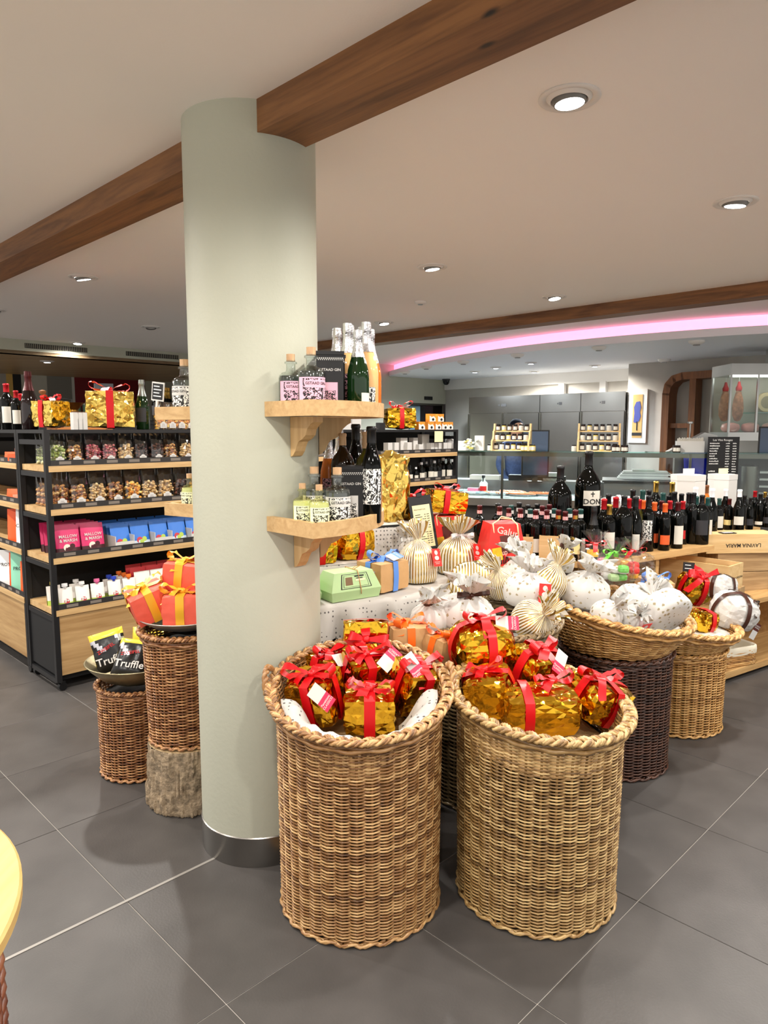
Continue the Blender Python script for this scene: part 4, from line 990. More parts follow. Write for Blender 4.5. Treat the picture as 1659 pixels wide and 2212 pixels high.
# price board
pb = EMP('price_board', 'black clipboard with cream price list leaning on the cloth table', 'sign', TB(.66, .415, .95), TA, None, (-.2, -.10, TA - .15))
MB().bx(-.065, .065, 0, .006, 0, .30).build('board', BLACKC, pb); MB().bx(-.015, .015, -.004, .008, .295, .315).build('clip', BLACK, pb)
MB().bx(-.012, .012, .008, .016, -.125, .1).build('easel_leg', BLACK, pb)
sh = MB().bx(-.05, .05, -.0015, -.0005, .02, .25).build('price_sheet', CREAMC, pb)
mb = MB(); text_on(mb, 'PREIS PANETTON', .0085, TR(-.01, -.002, .225) @ RX(R(90)))
for k in range(14):
    if k == 7: continue
    z = .195 - k * .012; mb.bx(-.04, -.04 + .03 + .01 * ((k * 7) % 3), -.0022, -.0018, z, z + .0035); mb.bx(.012, .02, -.0022, -.0018, z, z + .0035); mb.bx(.026, .04, -.0022, -.0018, z, z + .0035)
mb.build('lettering', INK, sh)

# ================================================================== BASKETS BEHIND THE COLUMN
BL = (-.845, 2.955); BS = (-1.165, 3.235)
t = EMP('tree_stump', 'sawn tree stump with rough bark under the basket by the column', 'stump', (BL[0], BL[1], 0))
def barkf(p, a, r, z):
    if r < .15: return p
    f = 1 + .03 * noise.noise(Vector((math.cos(a) * 5, math.sin(a) * 5, z * 3))) + .11 * abs(noise.noise(Vector((math.cos(a) * 11, math.sin(a) * 11, z * 9)))) - .03 + .03 * noise.noise(Vector((math.cos(a) * 30, math.sin(a) * 30, z * 40)))
    return (p[0] * f, p[1] * f, z)
pr = [(.0005, 0), (.10, 0), (.18, .003)] + [(.183 - .01 * k / 40, .003 + .27 * k / 40) for k in range(1, 41)] + [(.170, .278)]
MB().lathe(pr, 200, fn=barkf).build('bark', M_('bark', (150, 132, 108), .9, var=.5, scale=34, bump=.7, bscale=90), t, 60)
MB().lathe([(.171, .277), (.12, .281), (.0005, .281)], 60).build('sawn_face', M_('sawn_wood', (226, 198, 150), .7, var=.08, scale=30), t, 60)
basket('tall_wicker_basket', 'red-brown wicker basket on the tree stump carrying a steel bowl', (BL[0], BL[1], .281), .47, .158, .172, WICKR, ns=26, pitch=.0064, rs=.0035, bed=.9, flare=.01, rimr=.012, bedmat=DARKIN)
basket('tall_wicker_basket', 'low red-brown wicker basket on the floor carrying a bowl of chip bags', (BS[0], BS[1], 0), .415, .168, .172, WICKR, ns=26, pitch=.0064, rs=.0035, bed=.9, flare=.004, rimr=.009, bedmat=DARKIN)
def metal_bowl(lab, c, r, h, mat):
    t = EMP('metal_bowl', lab, 'bowl', c)
    MB().lathe([(.0005, 0), (r * .45, 0), (r * .72, h * .3), (r * .92, h * .75), (r, h), (r * .985, h), (r * .9, h * .75), (r * .7, h * .33), (r * .44, h * .06), (.0005, h * .05)], 44).build('bowl_shell', mat, t, 60)
    MB().lathe([(r, h - .002), (r + .004, h), (r, h + .003), (r - .004, h)], 44).build('rolled_edge', mat, t, 180)
metal_bowl('wide dark steel bowl of black chip bags on the low basket', (BS[0], BS[1], .432), .225, .10, M_('worn_steel', (150, 140, 110), .42, .9, var=.25, scale=12))
metal_bowl('steel bowl of coral gifts on the basket above the stump', (BL[0], BL[1], .766), .195, .055, M_('plain_steel', (196, 194, 188), .42, .9, var=.1, scale=9))
# coral gifts
def cg(lab, c, size, rot, sd, **k): return gift(lab, c, size, rot, CORAL, GOLDR, rd=.22, amp=.035, seed=sd, smooth=24, bw=.034, **k)
cg('coral paper gift with gold ribbon at the outer edge of the steel bowl', D(322, 1300, 2.92), (.16, .16, .13), (.1, -.35, .5), 101, bows=.075)
cg('coral paper gift with gold bow against the column in the steel bowl', D(395, 1312, 2.86), (.15, .14, .12), (0, 0, .1), 102, bows=.08)
cg('coral paper gift stacked highest in the steel bowl', D(398, 1243, 3.0), (.15, .14, .12), (0, .1, -.1), 103, bows=.07)
loaf('mint green loaf box behind the stacked coral gifts', (-.93, 3.07, .83), .6, None)
# chip bags
CHB = M_('chip_bag_black', (22, 22, 24), .3); CHY = M_('chip_bag_yellow', (226, 200, 60), .32, .3); CHS = M_('chip_bag_silver', (205, 205, 210), .25, .6)
def chip(lab, c, rot, sd):
    t = EMP('chip_bag', lab, 'snack bag', c, 0, 'black truffle chip bags', rot); rg = random.Random(sd)
    w, h, d = .16, .19, .06; n = 12; vs = []; fs = []
    for side in (-1, 1):
        for i in range(n + 1):
            for j in range(n + 1):
                u, v = 2 * i / n - 1, 2 * j / n - 1
                y = side * d / 2 * max(0, (1 - u ** 4) * (1 - v ** 4)) ** .6 + .008 * noise.noise(Vector((u * 3, v * 3, side + sd))) * (1 - v * v)
                vs.append((u * w / 2 * (1 - .06 * math.cos(v * 1.5)), y, h / 2 + v * h / 2))
    K = (n + 1) ** 2; fm = []
    for s_ in (0, 1):
        for i in range(n):
            for j in range(n):
                a = s_ * K + i * (n + 1) + j; q = (a, a + n + 1, a + n + 2, a + 1); fs.append(q if s_ == 0 else q[::-1])
                fm.append(1 if (s_ == 1 or j >= n - 2) else (2 if (i + j) % 9 in (0, 1) and j > 5 else 0))
    me = bpy.data.meshes.new('bag_body'); me.from_pydata(vs, [], fs)
    for m in (CHB, CHY, CHS): me.materials.append(m)
    me.polygons.foreach_set('material_index', fm); me.polygons.foreach_set('use_smooth', [True] * len(fs)); me.update()
    b = OBJ('bag_body', me, t)
    mb = MB(); text_on(mb, 'Truffle', .05, TR(.0, -d / 2 - .006, h * .26) @ RX(R(90))); text_on(mb, 'ZWEIFEL', .022, TR(-.01, -d / 2 - .005, h * .56) @ RX(R(88)) @ RZ(.3), 1); mb.build('lettering', [WHITE, PAPR], b)
def inb(dx, dy, z): return (BS[0] + dx, BS[1] + dy, z)
chip('black and yellow chip bag lying across the front of the dark bowl', inb(-.01, -.10, .475), (-.75, .15, .05), 1)
chip('black and yellow chip bag standing at the rim of the dark bowl', inb(-.10, .0, .475), (-.35, -.25, .3), 2)
chip('black and yellow chip bag behind, against the tall basket', inb(.10, -.05, .48), (-.6, .2, -.35), 3)
chip('black and yellow chip bag turned with its yellow back showing', inb(.02, .05, .475), (.35, .1, 2.9), 4)
chip('black and yellow chip bag wedged under the steel bowl', inb(.07, .12, .49), (-.2, .25, .2), 5)

# ================================================================== BOTTLES ON THE COLUMN SHELVES
def CS(rx, ry, z): return (CX + rx, CY + ry, z)
zu = SH_U - .0345; zl = SH_L - .0345
fc = lambda rx, ry, a=0.: math.atan2(CX + rx, -(0 - (CY + ry))) * -1 + a    # turn a front towards the aisle
gin('pink-labelled gin bottle close to the column on the upper shelf', CS(.166, -.232, zu), GING, ORNP, PINKL, fc(.166, -.232, .25), .172)
gin('pink-labelled gin bottle at the corner of the upper shelf', CS(.244, -.318, zu), GING, ORNP, PINKL, fc(.244, -.318, .2), .184)
def ginbox(lab, c, rz, orn, edge):
    t = EMP('gin_carton', lab, 'box', c, rz); w, h = .092, .205
    MB().prism([(-w / 2, -w / 2), (w / 2, -w / 2), (w / 2, w / 2), (-w / 2, w / 2)], 0, h - .012).build('box_body', BLACKC, t)
    MB().bx(-w / 2 - .003, w / 2 + .003, -w / 2 - .003, w / 2 + .003, h - .012, h).build('lid', BLACKC, t)
    mb = MB()
    for s_ in (0, 1, 3):
        M = RZ(s_ * math.pi / 2)
        for k in range(13):
            x = -w / 2 + .004 + (w - .008) * k / 12; mb.box((x, -w / 2 - .0006, h - .024), (.0042, .001, .0042), 0, M @ TR(0, 0, 0)); mb.box((x + .0032, -w / 2 - .0006, h - .029), (.003, .001, .003), 0, M)
    mb.build('border_print', WHITE, t)
    f = MB().bx(-.027, .026, -w / 2 - .0008, -w / 2, .012, .10).build('window_label', edge, t)
    vs, fs = [(-.027, -w / 2 - .0012, .012), (.022, -w / 2 - .0012, .012), (.022, -w / 2 - .0012, .072), (-.027, -w / 2 - .0012, .072)], [(0, 1, 2, 3)]
    MB().add(vs, fs, uv=[[(0, 0), (.6, 0), (.6, 1), (0, 1)]]).build('label_art', orn, f)
    mb = MB(); text_on(mb, 'GSTAAD GIN', .0125, TR(0, -w / 2 - .001, .142) @ RX(R(90))); mb.build('lettering', WHITE, t)
    return t
ginbox('black gin gift carton with pink window on the upper shelf', CS(.292, -.172, zu), .12, ORNP, PINKL)
ginbox('second black gin carton pushed against the column on the upper shelf', CS(.236 + .05, -.06, zu), .25, ORNP, PINKL)
bt = lambda lab, rx, ry, z, kind, g, cap, lb, h, **k: bottle(lab, CS(rx, ry, z), kind, g, cap, lb, h=h, rz=fc(rx, ry, k.pop('a', 0.)), name=k.pop('name', 'sparkling_bottle'), **k)
bt('green sparkling wine bottle with silver foil next to the black carton', .392, -.170, zu, 'champagne', GREENG, CHROME, PAPL, .262, lz=(.02, .075), lw=1., a=.8)
bt('pale rose sparkling bottle with tall silver neck on the upper shelf', .418, -.075, zu, 'champagne', ROSEG, CHROME, ORN, .300, lz=(.015, .09), lw=1.6)
bt('amber rose bottle with pink label at the end of the upper shelf', .430, .03, zu, 'champagne', AMBERG, CHROME, ORNP, .290, lz=(.02, .09), lw=1.4)
for k, (rx, ry, h) in enumerate(((.40, .125, .31), (.345, .19, .325), (.345, .03, .31), (.29, .27, .325), (.36, -.035 + .3, .30))):
    bt('rose sparkling bottle with silver foil behind the black cartons', rx, ry, zu, 'champagne', ROSEG, CHROME, ORNP, h, group='rose bottles behind the cartons on the upper shelf')
gin('small pale-labelled gin bottle at the corner of the lower shelf', CS(.268, -.345, zl), GINY, ORNY, PALEY, fc(.268, -.345, .2), .138, liquid=M_('pale_spirit', (206, 212, 176), .1))
gin('small pale-labelled gin bottle beside the column on the lower shelf', CS(.206, -.285, zl), GINY, ORNY, PALEY, fc(.206, -.285, .2), .138)
gin('large black and white labelled gin bottle on the lower shelf', CS(.322, -.25, zl), GING, ORN, WHITE, fc(.322, -.25, .15), .184)
gin('black and white labelled gin bottle tucked against the column', CS(.238, -.195, zl), GING, ORN, WHITE, fc(.238, -.195, .15), .184)
ginbox('black gin gift carton with white window on the lower shelf', CS(.358, -.105, zl), .12, ORN, WHITE)
bt('olive glass bottle with cork and white label on the lower shelf', .418, -.03, zl, 'bordeaux', OLIVEG, CORK, ORN, .325, name='liqueur_bottle', lz=(.05, .15))
bt('black wine bottle with ornate white label at the shelf edge', .437, -.125, zl, 'slim', WINEG, CAPB, ORN, .345, name='wine_bottle', lz=(.06, .17), lw=2.2)
bt('second black wine bottle at the back of the lower shelf', .37, .155, zl, 'slim', WINEG, CAPB, ORN, .355, name='wine_bottle', lz=(.06, .17))
bt('round-shouldered dark bottle with wooden stopper on the lower shelf', .325, .03, zl, 'magnum', M_('brown_bottle_glass', (34, 22, 10), .06), CORK, ORN, .32, name='liqueur_bottle', wide=.85)
bt('slim pink sparkling bottle with silver foil by the column, lower shelf', .265, .14, zl, 'champagne', AMBERG, CHROME, ORNP, .31, wide=.8)
for rx, ry in ((.43, .06), (.40, .235), (.30, .235)):
    bt('rose sparkling bottle with pinkish foil standing back on the lower shelf', rx, ry, zl, 'champagne', ROSEG, CHROME, ORNP, .31, group='rose bottles back on the lower shelf')
def CP(a, r, z): return (CX + r * math.cos(R(a)), CY + r * math.sin(R(a)), z)
gin('clear gin bottle at the free end of the shelf behind the column', CP(146, .385, SH_U - .04), GING, ORN, WHITE, -.6, .2, liquid=GING)
gin('clear gin bottle half hidden by the column', CP(128, .37, SH_U - .04), GING, ORN, WHITE, -.2, .2, liquid=GING)
gin('pale yellow gin bottle at the free end of the lower rear shelf', CP(143, .40, zl), GINY, ORNY, PALEY, -.7, .138, liquid=M_('yellow_spirit', (226, 226, 120), .1))
gin('pale yellow gin bottle half hidden by the column, lower rear shelf', CP(131, .385, zl), GINY, ORNY, PALEY, -.3, .138)
bottle('tall slim bottle of golden oil by the column on the rear shelf', CP(118, .38, zl), 'slim', GINY, CORK, None, h=.24, name='oil_bottle', wide=.9)
cs = EMP('price_clip', 'small white-framed chalk price card clipped to the rear upper shelf', 'sign', CP(153, .487, SH_U + .02), -.45, None, (0, .12, -.45))
MB().bx(-.032, .032, 0, .004, 0, .075).build('frame', WHITE, cs); MB().bx(-.027, .027, -.001, 0, .006, .069).build('slate', BLACKC, cs)
mb = MB(); [mb.bx(-.02, .01 + .01 * (k % 2), -.002, -.0012, .056 - .013 * k, .060 - .013 * k) for k in range(4)]; mb.build('chalk_writing', CHALK, cs)
MB().bx(-.005, .005, -.003, .003, -.035, .0).build('peg', WHITE, cs)
# ================================================================== GONDOLA SHELVING
OA = Vector((-1.994, 4.183, 0)); V_ = Vector((S2, S2, 0)); U_ = Vector((S2, -S2, 0))
UL = 1.277; UD = .475; LV = (.51, .83, 1.125, 1.385); TOPZ = 1.6
def GA(x, y, z=0.): return OA + V_ * x - U_ * y + Vector((0, 0, z))
OB = OA - U_ * (UD + .005) - U_ * UL
def GB(x, y, z=0.): return OB + U_ * x + V_ * y + Vector((0, 0, z))
RAIL = M_('price_rail', (44, 42, 42), .5); RTXT = M_('rail_ticket', (120, 112, 104), .6)
OAKP = wood('oak_panel', (190, 156, 108), (150, 114, 70), 'X', .6, .5)
def gondola(label, org, rz):
    t = EMP('shelf_unit', label, 'shelving unit', org, rz, None)
    ps = .032; pm = MB().bx(-ps / 2, ps / 2, -ps / 2, ps / 2, .06, TOPZ - .02).mesh('post', BLACK)
    for x in (ps / 2, UL - ps / 2):
        for y in (ps / 2, UD - ps / 2): OBJ('post', pm, t, (x, y, 0))
    rm = MB().bx(-ps / 2 + .004, ps / 2 - .004, ps, UD - ps, -.05, -.02).mesh('cross_rail', BLACK)
    for x in (ps / 2, UL - ps / 2):
        for z in LV + (.12, TOPZ - .02): OBJ('cross_rail', rm, t, (x, 0, z - .02))
    MB().bx(0, UL, 0, UD, TOPZ - .022, TOPZ).build('top_board', BLACK, t)
    MB().bx(.0, UL, UD - .012, UD, .1, TOPZ - .022).build('back_panel', BLACKP, t)
    bm = MB().bx(ps * .5, UL - ps * .5, -.004, UD - .022, -.036, 0).mesh('shelf_board', OAK)
    rl = MB().bx(ps, UL - ps, .002, .008, 0, .034)
    for k in range(8): rl.bx(.08 + k * .145, .15 + k * .145, .0005, .0025, .008, .026, 1)
    rl = rl.mesh('price_rail', [RAIL, RTXT])
    for z in LV:
        b = OBJ('shelf_board', bm, t, (0, 0, z)); OBJ('price_rail', rl, b)
    MB().bx(ps, UL - ps, .006, .022, .10, LV[0] - .037).build('front_panel', OAKP, t)
    for x in (.012, UL - .02): MB().bx(x, x + .008, ps, UD - ps, .10, LV[0] - .04).build('side_panel', BLACKP, t)
    MB().bx(.03, UL - .03, .04, UD - .03, .06, .10).build('plinth', BLACKP, t)
    cm_ = MB().lathe([(.0005, -.016), (.024, -.016), (.026, -.012), (.026, .012), (.024, .016), (.0005, .016)], 16, M=TR(0, 0, .026) @ RX(R(90))).bx(-.012, .012, -.02, .02, .045, .062).mesh('caster', M_('caster_black', (16, 16, 18), .4), 40)
    for x in (.04, UL - .04):
        for y in (.03, UD - .03): OBJ('caster', cm_, t, (x, y, 0))
    return t
gondola('black-framed shelf unit with nut bags and snack pouches beyond the baskets', OA, R(45))
gondola('black-framed shelf unit mostly hidden behind the column', GA(UL + .001, 0), R(45))
gondola('black-framed shelf unit with small white boxes and oil bottles by the counter', GA(2 * UL + .002, 0), R(45))
gondola('black-framed shelf unit of protein bags facing the front aisle', OB, R(-45))
gondola('black-framed empty shelf unit continuing the protein shelving', OB - U_ * (UL + .001), R(-45))

# ---- nut bags
def ico(r, sub=1):
    bm = bmesh.new(); bmesh.ops.create_icosphere(bm, subdivisions=sub, radius=r); v = [x.co.copy() for x in bm.verts]; f = [tuple(q.index for q in p.verts) for p in bm.faces]; bm.free(); return v, f
ICO = ico(1.)
NUTC = {'mixed nut': [(196, 140, 76), (160, 98, 50), (222, 186, 126), (120, 70, 40)], 'pale cashew': [(226, 200, 150), (214, 178, 120), (196, 160, 110)], 'pink almond': [(170, 70, 86), (196, 110, 110), (150, 60, 70), (214, 150, 140)], 'green pistachio': [(176, 190, 110), (140, 160, 84), (206, 206, 160)], 'dark raisin': [(60, 34, 26), (90, 52, 34), (44, 26, 20)], 'golden corn': [(236, 184, 80), (226, 150, 60), (240, 206, 120)]}
_nb = {}
def nut_mesh(kind, v):
    key = (kind, v)
    if key in _nb: return _nb[key]
    rg = random.Random(hash(kind) % 997 + v * 31 if False else sum(map(ord, kind)) + v * 31); mb = MB(); cs = NUTC[kind]
    for k in range(125):
        x, y, z = rg.uniform(-.043, .043), rg.uniform(-.024, .022), rg.uniform(.008, .128)
        if z > .105 and abs(x) > .03: continue
        s = rg.uniform(.007, .0115)
        M = TR(x, y, z) @ RZ(rg.uniform(0, 6)) @ RX(rg.uniform(0, 6)) @ Matrix.Diagonal((s * 1.35, s, s * .85, 1))
        mb.add(ICO[0], ICO[1], rg.randrange(len(cs)), M)
    mats = [M_('nut_%s_%d' % (kind.replace(' ', '_'), i), c, .5) for i, c in enumerate(cs)]
    _nb[key] = mb.mesh('nuts', mats, 180); return _nb[key]
def bag_mesh():
    n = 10; vs = []; fs = []; prof = [(.05, .030, 0), (.052, .033, .02), (.052, .033, .09), (.051, .028, .13), (.050, .016, .165), (.050, .006, .19), (.050, .002, .205)]
    mb = MB(); N_ = 20
    for j, (a, b, z) in enumerate(prof):
        for i in range(N_):
            t = 2 * math.pi * i / N_; c, s = math.cos(t), math.sin(t); k = max(abs(c), abs(s))
            x, y = a * (.35 * c + .65 * c / k), b * (.35 * s + .65 * s / k)
            vs.append((x + .002 * noise.noise(Vector((t * 3, z * 40, 0))), y + .004 * noise.noise(Vector((t * 4, z * 30, 5))), z))
    for j in range(len(prof) - 1):
        for i in range(N_): fs.append((j * N_ + i, j * N_ + (i + 1) % N_, (j + 1) * N_ + (i + 1) % N_, (j + 1) * N_ + i))
    fs.append(tuple(range(N_))[::-1]); mb.add(vs, fs); return mb.mesh('film_bag', CELLO)
BAGM = bag_mesh()
LABM = MB().prism([(-.026, 0), (.026, 0), (.026, .034), (.016, .036), (.012, .044), (0, .047), (-.012, .044), (-.016, .036), (-.026, .034)], 0, .0012, M=TR(0, -.037, .012) @ RX(R(90)))
for k in range(3): LABM.bx(-.018 + .004 * k, .018 - .004 * k, -.0388, -.0383, .022 + .009 * k, .0245 + .009 * k, 1)
LABM = LABM.mesh('paper_label', [WHITE, M_('label_grey_print', (130, 120, 116), .6)])
def nutbag(lab, p, rz, kind, v, grp, sc=1.):
    t = EMP('nut_bag', lab, 'snack bag', p, rz, grp)
    o = OBJ('nuts', nut_mesh(kind, v), t, scale=(sc, sc, sc)); o['kind'] = 'stuff'
    OBJ('film_bag', BAGM, t, scale=(sc, sc, sc)); OBJ('paper_label', LABM, t, scale=(sc, sc, sc))
k1 = ['green pistachio', 'mixed nut', 'pink almond', 'pink almond', 'pale cashew', 'dark raisin', 'dark raisin', 'mixed nut', 'pale cashew', 'mixed nut', 'mixed nut']
for i, kd in enumerate(k1):
    nutbag('clear bag of %ss on the top level of the nut shelf' % kd, GA(.10 + i * .107, .075 + .01 * (i % 2), LV[3]), R(45) + rng.uniform(-.08, .08), kd, i % 3, 'nut bags on the top level of the nut shelf', .93)
for d_ in (.15, .225, .30): nutbag('clear bag of green pistachios behind the end post, top level', GA(.10, d_, LV[3]), R(45), 'green pistachio', 1, 'pistachio bags behind the end post', .93)
k2 = ['mixed nut', 'mixed nut', 'pale cashew', 'mixed nut', 'golden corn', 'pale cashew', 'pale cashew', 'dark raisin', 'mixed nut', 'mixed nut']
for i, kd in enumerate(k2):
    nutbag('clear bag of %s on the second level of the nut shelf' % (kd if kd == 'golden corn' else kd + 's'), GA(.10 + i * .116, .08, LV[2]), R(45) + rng.uniform(-.08, .08), kd, i % 3, 'nut bags on the second level of the nut shelf', 1.06)
for d_ in (.16, .235, .31): nutbag('clear bag of mixed nuts behind the end post, second level', GA(.10, d_, LV[2]), R(45), 'mixed nut', 2, 'mixed nut bags behind the end post', 1.06)

# ---- stand-up pouches
_dp = {}
def doy_mesh(w, h, d, c1, c2, key):
    if key in _dp: return _dp[key]
    n, m = 8, 8; vs = []; fs = []; fm = []
    for side in (-1, 1):
        for i in range(n + 1):
            for j in range(m + 1):
                u, v = 2 * i / n - 1, j / m
                dd = d / 2 * (1 - v ** 1.3) * (1 - .75 * u ** 4) + .0008
                vs.append((u * w / 2, side * dd + .002 * noise.noise(Vector((u * 3, v * 4, side))), v * h))
    K = (n + 1) * (m + 1)
    for s_ in (0, 1):
        for i in range(n):
            for j in range(m):
                a = s_ * K + i * (m + 1) + j; q = (a, a + m + 1, a + m + 2, a + 1); fs.append(q if s_ == 0 else q[::-1]); fm.append(1 if j < 2 else 0)
    me = bpy.data.meshes.new('pouch_body'); me.from_pydata(vs, [], fs)
    for q in (c1, c2): me.materials.append(q)
    me.polygons.foreach_set('material_index', fm); me.polygons.foreach_set('use_smooth', [True] * len(fs)); me.update(); _dp[key] = me; return me
def doy(lab, p, rz, w, h, d, c1, c2, key, grp, text=None, tsz=.02, tmat=None, badge=None, tilt=-.12):
    t = EMP('snack_pouch', lab, 'snack bag', p, 0, grp, (tilt, 0, rz)); b = OBJ('pouch_body', doy_mesh(w, h, d, c1, c2, key), t)
    if text:
        k = ('txt', key, text)
        if k not in _dp:
            mb = MB(); text_on(mb, text, tsz, TR(0, -d * .36, h * .56) @ RX(R(86))); _dp[k] = mb.mesh('lettering', tmat or WHITE)
        OBJ('lettering', _dp[k], b)
    if badge:
        k = ('bdg', key)
        if k not in _dp:
            mb = MB()
            for q, (x, z, r, m) in enumerate(((-.012, .26, .022, 0), (.02, .3, .016, 1), (.0, .2, .015, 1))): mb.lathe([(r, 0), (.0005, .0)], 14, m, M=TR(x, -d * .44, h * z) @ RX(R(88)) @ TR(0, 0, .001 * q))
            _dp[k] = mb.mesh('picture', badge)
        OBJ('picture', _dp[k], b)
PINKB = M_('pouch_pink', (206, 46, 104), .35); CHOC = M_('pouch_choc', (70, 28, 34), .4); BLUEB = M_('pouch_blue', (40, 110, 200), .35); BLUEW = M_('pouch_pale', (206, 222, 236), .4)
FRUIT = [M_('fruit_red', (190, 50, 60), .5), M_('fruit_green', (170, 196, 80), .5)]; MALL = [M_('mallow_white', (236, 222, 206), .5), CHOC]
for c in range(2):
    for d_ in range(5):
        doy(('pink pouch with white lettering at the front of the row ' + ('by the corner post' if c == 0 else 'by the blue pouches')) if d_ == 0 else 'pink pouch with dark foot tucked behind the front ones on the snack shelf', GA(.13 + c * .155, .06 + d_ * .062, LV[1]), R(45) + .05 * c, .145, .185, .05, PINKB, CHOC, 'pink', 'pink pouches on the snack shelf', 'MALLOW\n& MARSH', .026, WHITE, MALL)
for c in range(5):
    for d_ in range(4):
        doy('blue fruit-snack pouch at the front of a tilted row on the snack shelf' if d_ == 0 else 'blue pouch tucked behind the front ones on the snack shelf', GA(.47 + c * .135, .06 + d_ * .055, LV[1] + .004 * d_), R(45), .125, .15 + .012 * (c % 2 == 0), .04, BLUEB, BLUEW, 'blue', 'blue pouches on the snack shelf', None, .02, WHITE, FRUIT, -.25)
doy('tan pouch of gummy bears at the far end of the blue pouches', GA(1.15, .05, LV[1]), R(45) - .1, .115, .16, .04, M_('pouch_tan', (206, 160, 90), .4), M_('pouch_cream', (230, 220, 200), .4), 'tan', None, None, badge=[CHOC, CHOC])
for c in range(4):
    MB_ = MB().bx(-.06, .06, -.02, .0, 0, .05).bx(-.064, -.06, -.02, .16, 0, .09).bx(.06, .064, -.02, .16, 0, .09)
    o = MB_.build('display_tray', WHITE, None); o.location = GA(.47 + .27 * c if c < 3 else 1.14, .03, LV[1] + .001); o.rotation_euler = (0, 0, R(45)); TAG(o, 'white card display tray holding pouches on the snack shelf', 'tray', 'card trays on the snack shelf')
# ---- spouted baby-food pouches on the base shelf
def spout(lab, p, rz, body, cap, grp):
    t = EMP('spouted_pouch', lab, 'snack bag', p, 0, grp, (-.1, 0, rz)); b = OBJ('pouch_body', doy_mesh(.085, .12, .045, body, FRUIT[1], 'sp' + body.name), t)
    MB().lathe([(.009, .115), (.009, .125), (.017, .126), (.018, .130), (.017, .146), (.0005, .147)], 14).build('screw_cap', cap, t, 40)
    k = 'spb'
    if k not in _dp: _dp[k] = MB().lathe([(.017, 0), (.0005, 0)], 14, M=TR(0, -.019, .035) @ RX(R(80))).lathe([(.006, .001), (.0005, .001)], 10, 1, M=TR(-.007, -.0195, .04) @ RX(R(80))).lathe([(.006, .001), (.0005, .001)], 10, 1, M=TR(.007, -.0195, .04) @ RX(R(80))).mesh('picture', [FRUIT[0], WHITE])
    OBJ('picture', _dp[k], b)
PW = M_('pouch_white', (236, 232, 226), .4); CW = M_('cap_white', (236, 236, 236), .4); CPK = M_('cap_pink', (226, 110, 160), .4); CB = M_('cap_blue', (40, 70, 190), .4); CO = M_('cap_orange', (240, 120, 40), .4); CYL = M_('cap_yellow', (240, 220, 60), .4)
capn = {CW.name: 'white', CPK.name: 'pink', CB.name: 'blue', CO.name: 'orange', CYL.name: 'yellow'}
for i, (x, y, cp) in enumerate(((.07, .17, CYL), (.10, .06, CW), (.20, .05, CW), (.20, .14, CW), (.30, .06, CPK), (.41, .06, CB), (.41, .13, CB), (.51, .06, CO), (.51, .13, CO), (.51, .2, CO))):
    spout('white fruit-pulp pouch with %s screw cap on the base shelf' % capn[cp.name], GA(x, y, LV[0]), R(45), PW, cp, 'spouted pouches on the base shelf')
PWR = M_('pouch_red', (206, 40, 46), .4)
for c in range(5):
    for d_ in range(3):
        doy('white and red children\'s snack bag on the base shelf', GA(.61 + c * .115, .07 + d_ * .06, LV[0]), R(45), .11, .15 + .015 * d_, .035, PW if d_ == 0 else PWR, PW, 'kid%d' % d_, 'children\'s snack bags on the base shelf', None, .015, INK, FRUIT)
# ---- protein bags on the unit facing the front aisle
def protein(lab, x, y, lv, c, w, h, text, grp=None, rz=0.): doy(lab, GB(x, y, LV[lv]), R(-45) + .75 + rz, w, h, .085, c, c, 'pro' + c.name + str(w), grp, text, .032, INK if c.name != 'pouch_orange' else WHITE, None, -.02)
ORB = M_('pouch_orange', (236, 92, 36), .4); MINT = M_('pouch_mint', (140, 206, 176), .4); WHB = M_('pouch_bright_white', (240, 240, 240), .35)
protein('white pouch with black lettering next to the corner post', UL - .13, .09, 1, WHB, .17, .245, 'CREATINE')
protein('second white pouch with black lettering leaning at the corner post', UL - .07, .2, 1, WHB, .17, .24, 'CREATINE', rz=.3)
protein('orange protein pouch beside the black-lettered white pouch', UL - .30, .09, 1, ORB, .17, .235, None)
protein('orange protein pouch on the base shelf next to the corner post', UL - .1, .08, 0, ORB, .15, .22, None)
protein('mint green pouch with black lettering on the base shelf', UL - .26, .09, 0, MINT, .19, .27, 'PROTEIN')
protein('orange protein pouch behind the mint green one', UL - .42, .12, 0, ORB, .17, .25, None)
protein('white pouch at the open end of the base shelf', UL - .52, .08, 0, WHB, .17, .26, 'PROTEIN')
for k in range(5): doy('orange bar wrapper lying in a box on the upper protein shelf', GB(UL - .34 + .05 * k, .05 + .03 * (k % 2), LV[3] + .012 * (k % 3)), R(-45) + .3 * k, .12, .045, .02, ORB, ORB, 'bar', 'orange bars on the protein unit')
for k in range(4): doy('orange bar wrapper piled beside the purple carton', GB(UL - .36 + .05 * k, .06 + .03 * (k % 2), LV[2] + .015 * (k % 3)), R(-45) + .3 * k, .13, .05, .02, ORB, ORB, 'bar2', 'orange bars beside the purple carton')
carton('purple bar carton leaning at the corner post', GB(UL - .1, .12, LV[2]), .055, .05, .15, M_('purple_card', (150, 60, 150), .5), R(-45))
carton('salmon-coloured tray box at the front of the second protein shelf', GB(UL - .12, .05, LV[2]), .14, .06, .05, M_('salmon_card', (226, 140, 110), .5), R(-45))
carton('brown bar box at the back of the upper protein shelf', GB(UL - .2, .15, LV[3]), .25, .12, .09, M_('brown_box', (120, 80, 70), .6), R(-45))
carton('white price card standing at the back of the protein unit', GB(UL - .2, .26, LV[3]), .06, .01, .12, WHITE, R(-45))

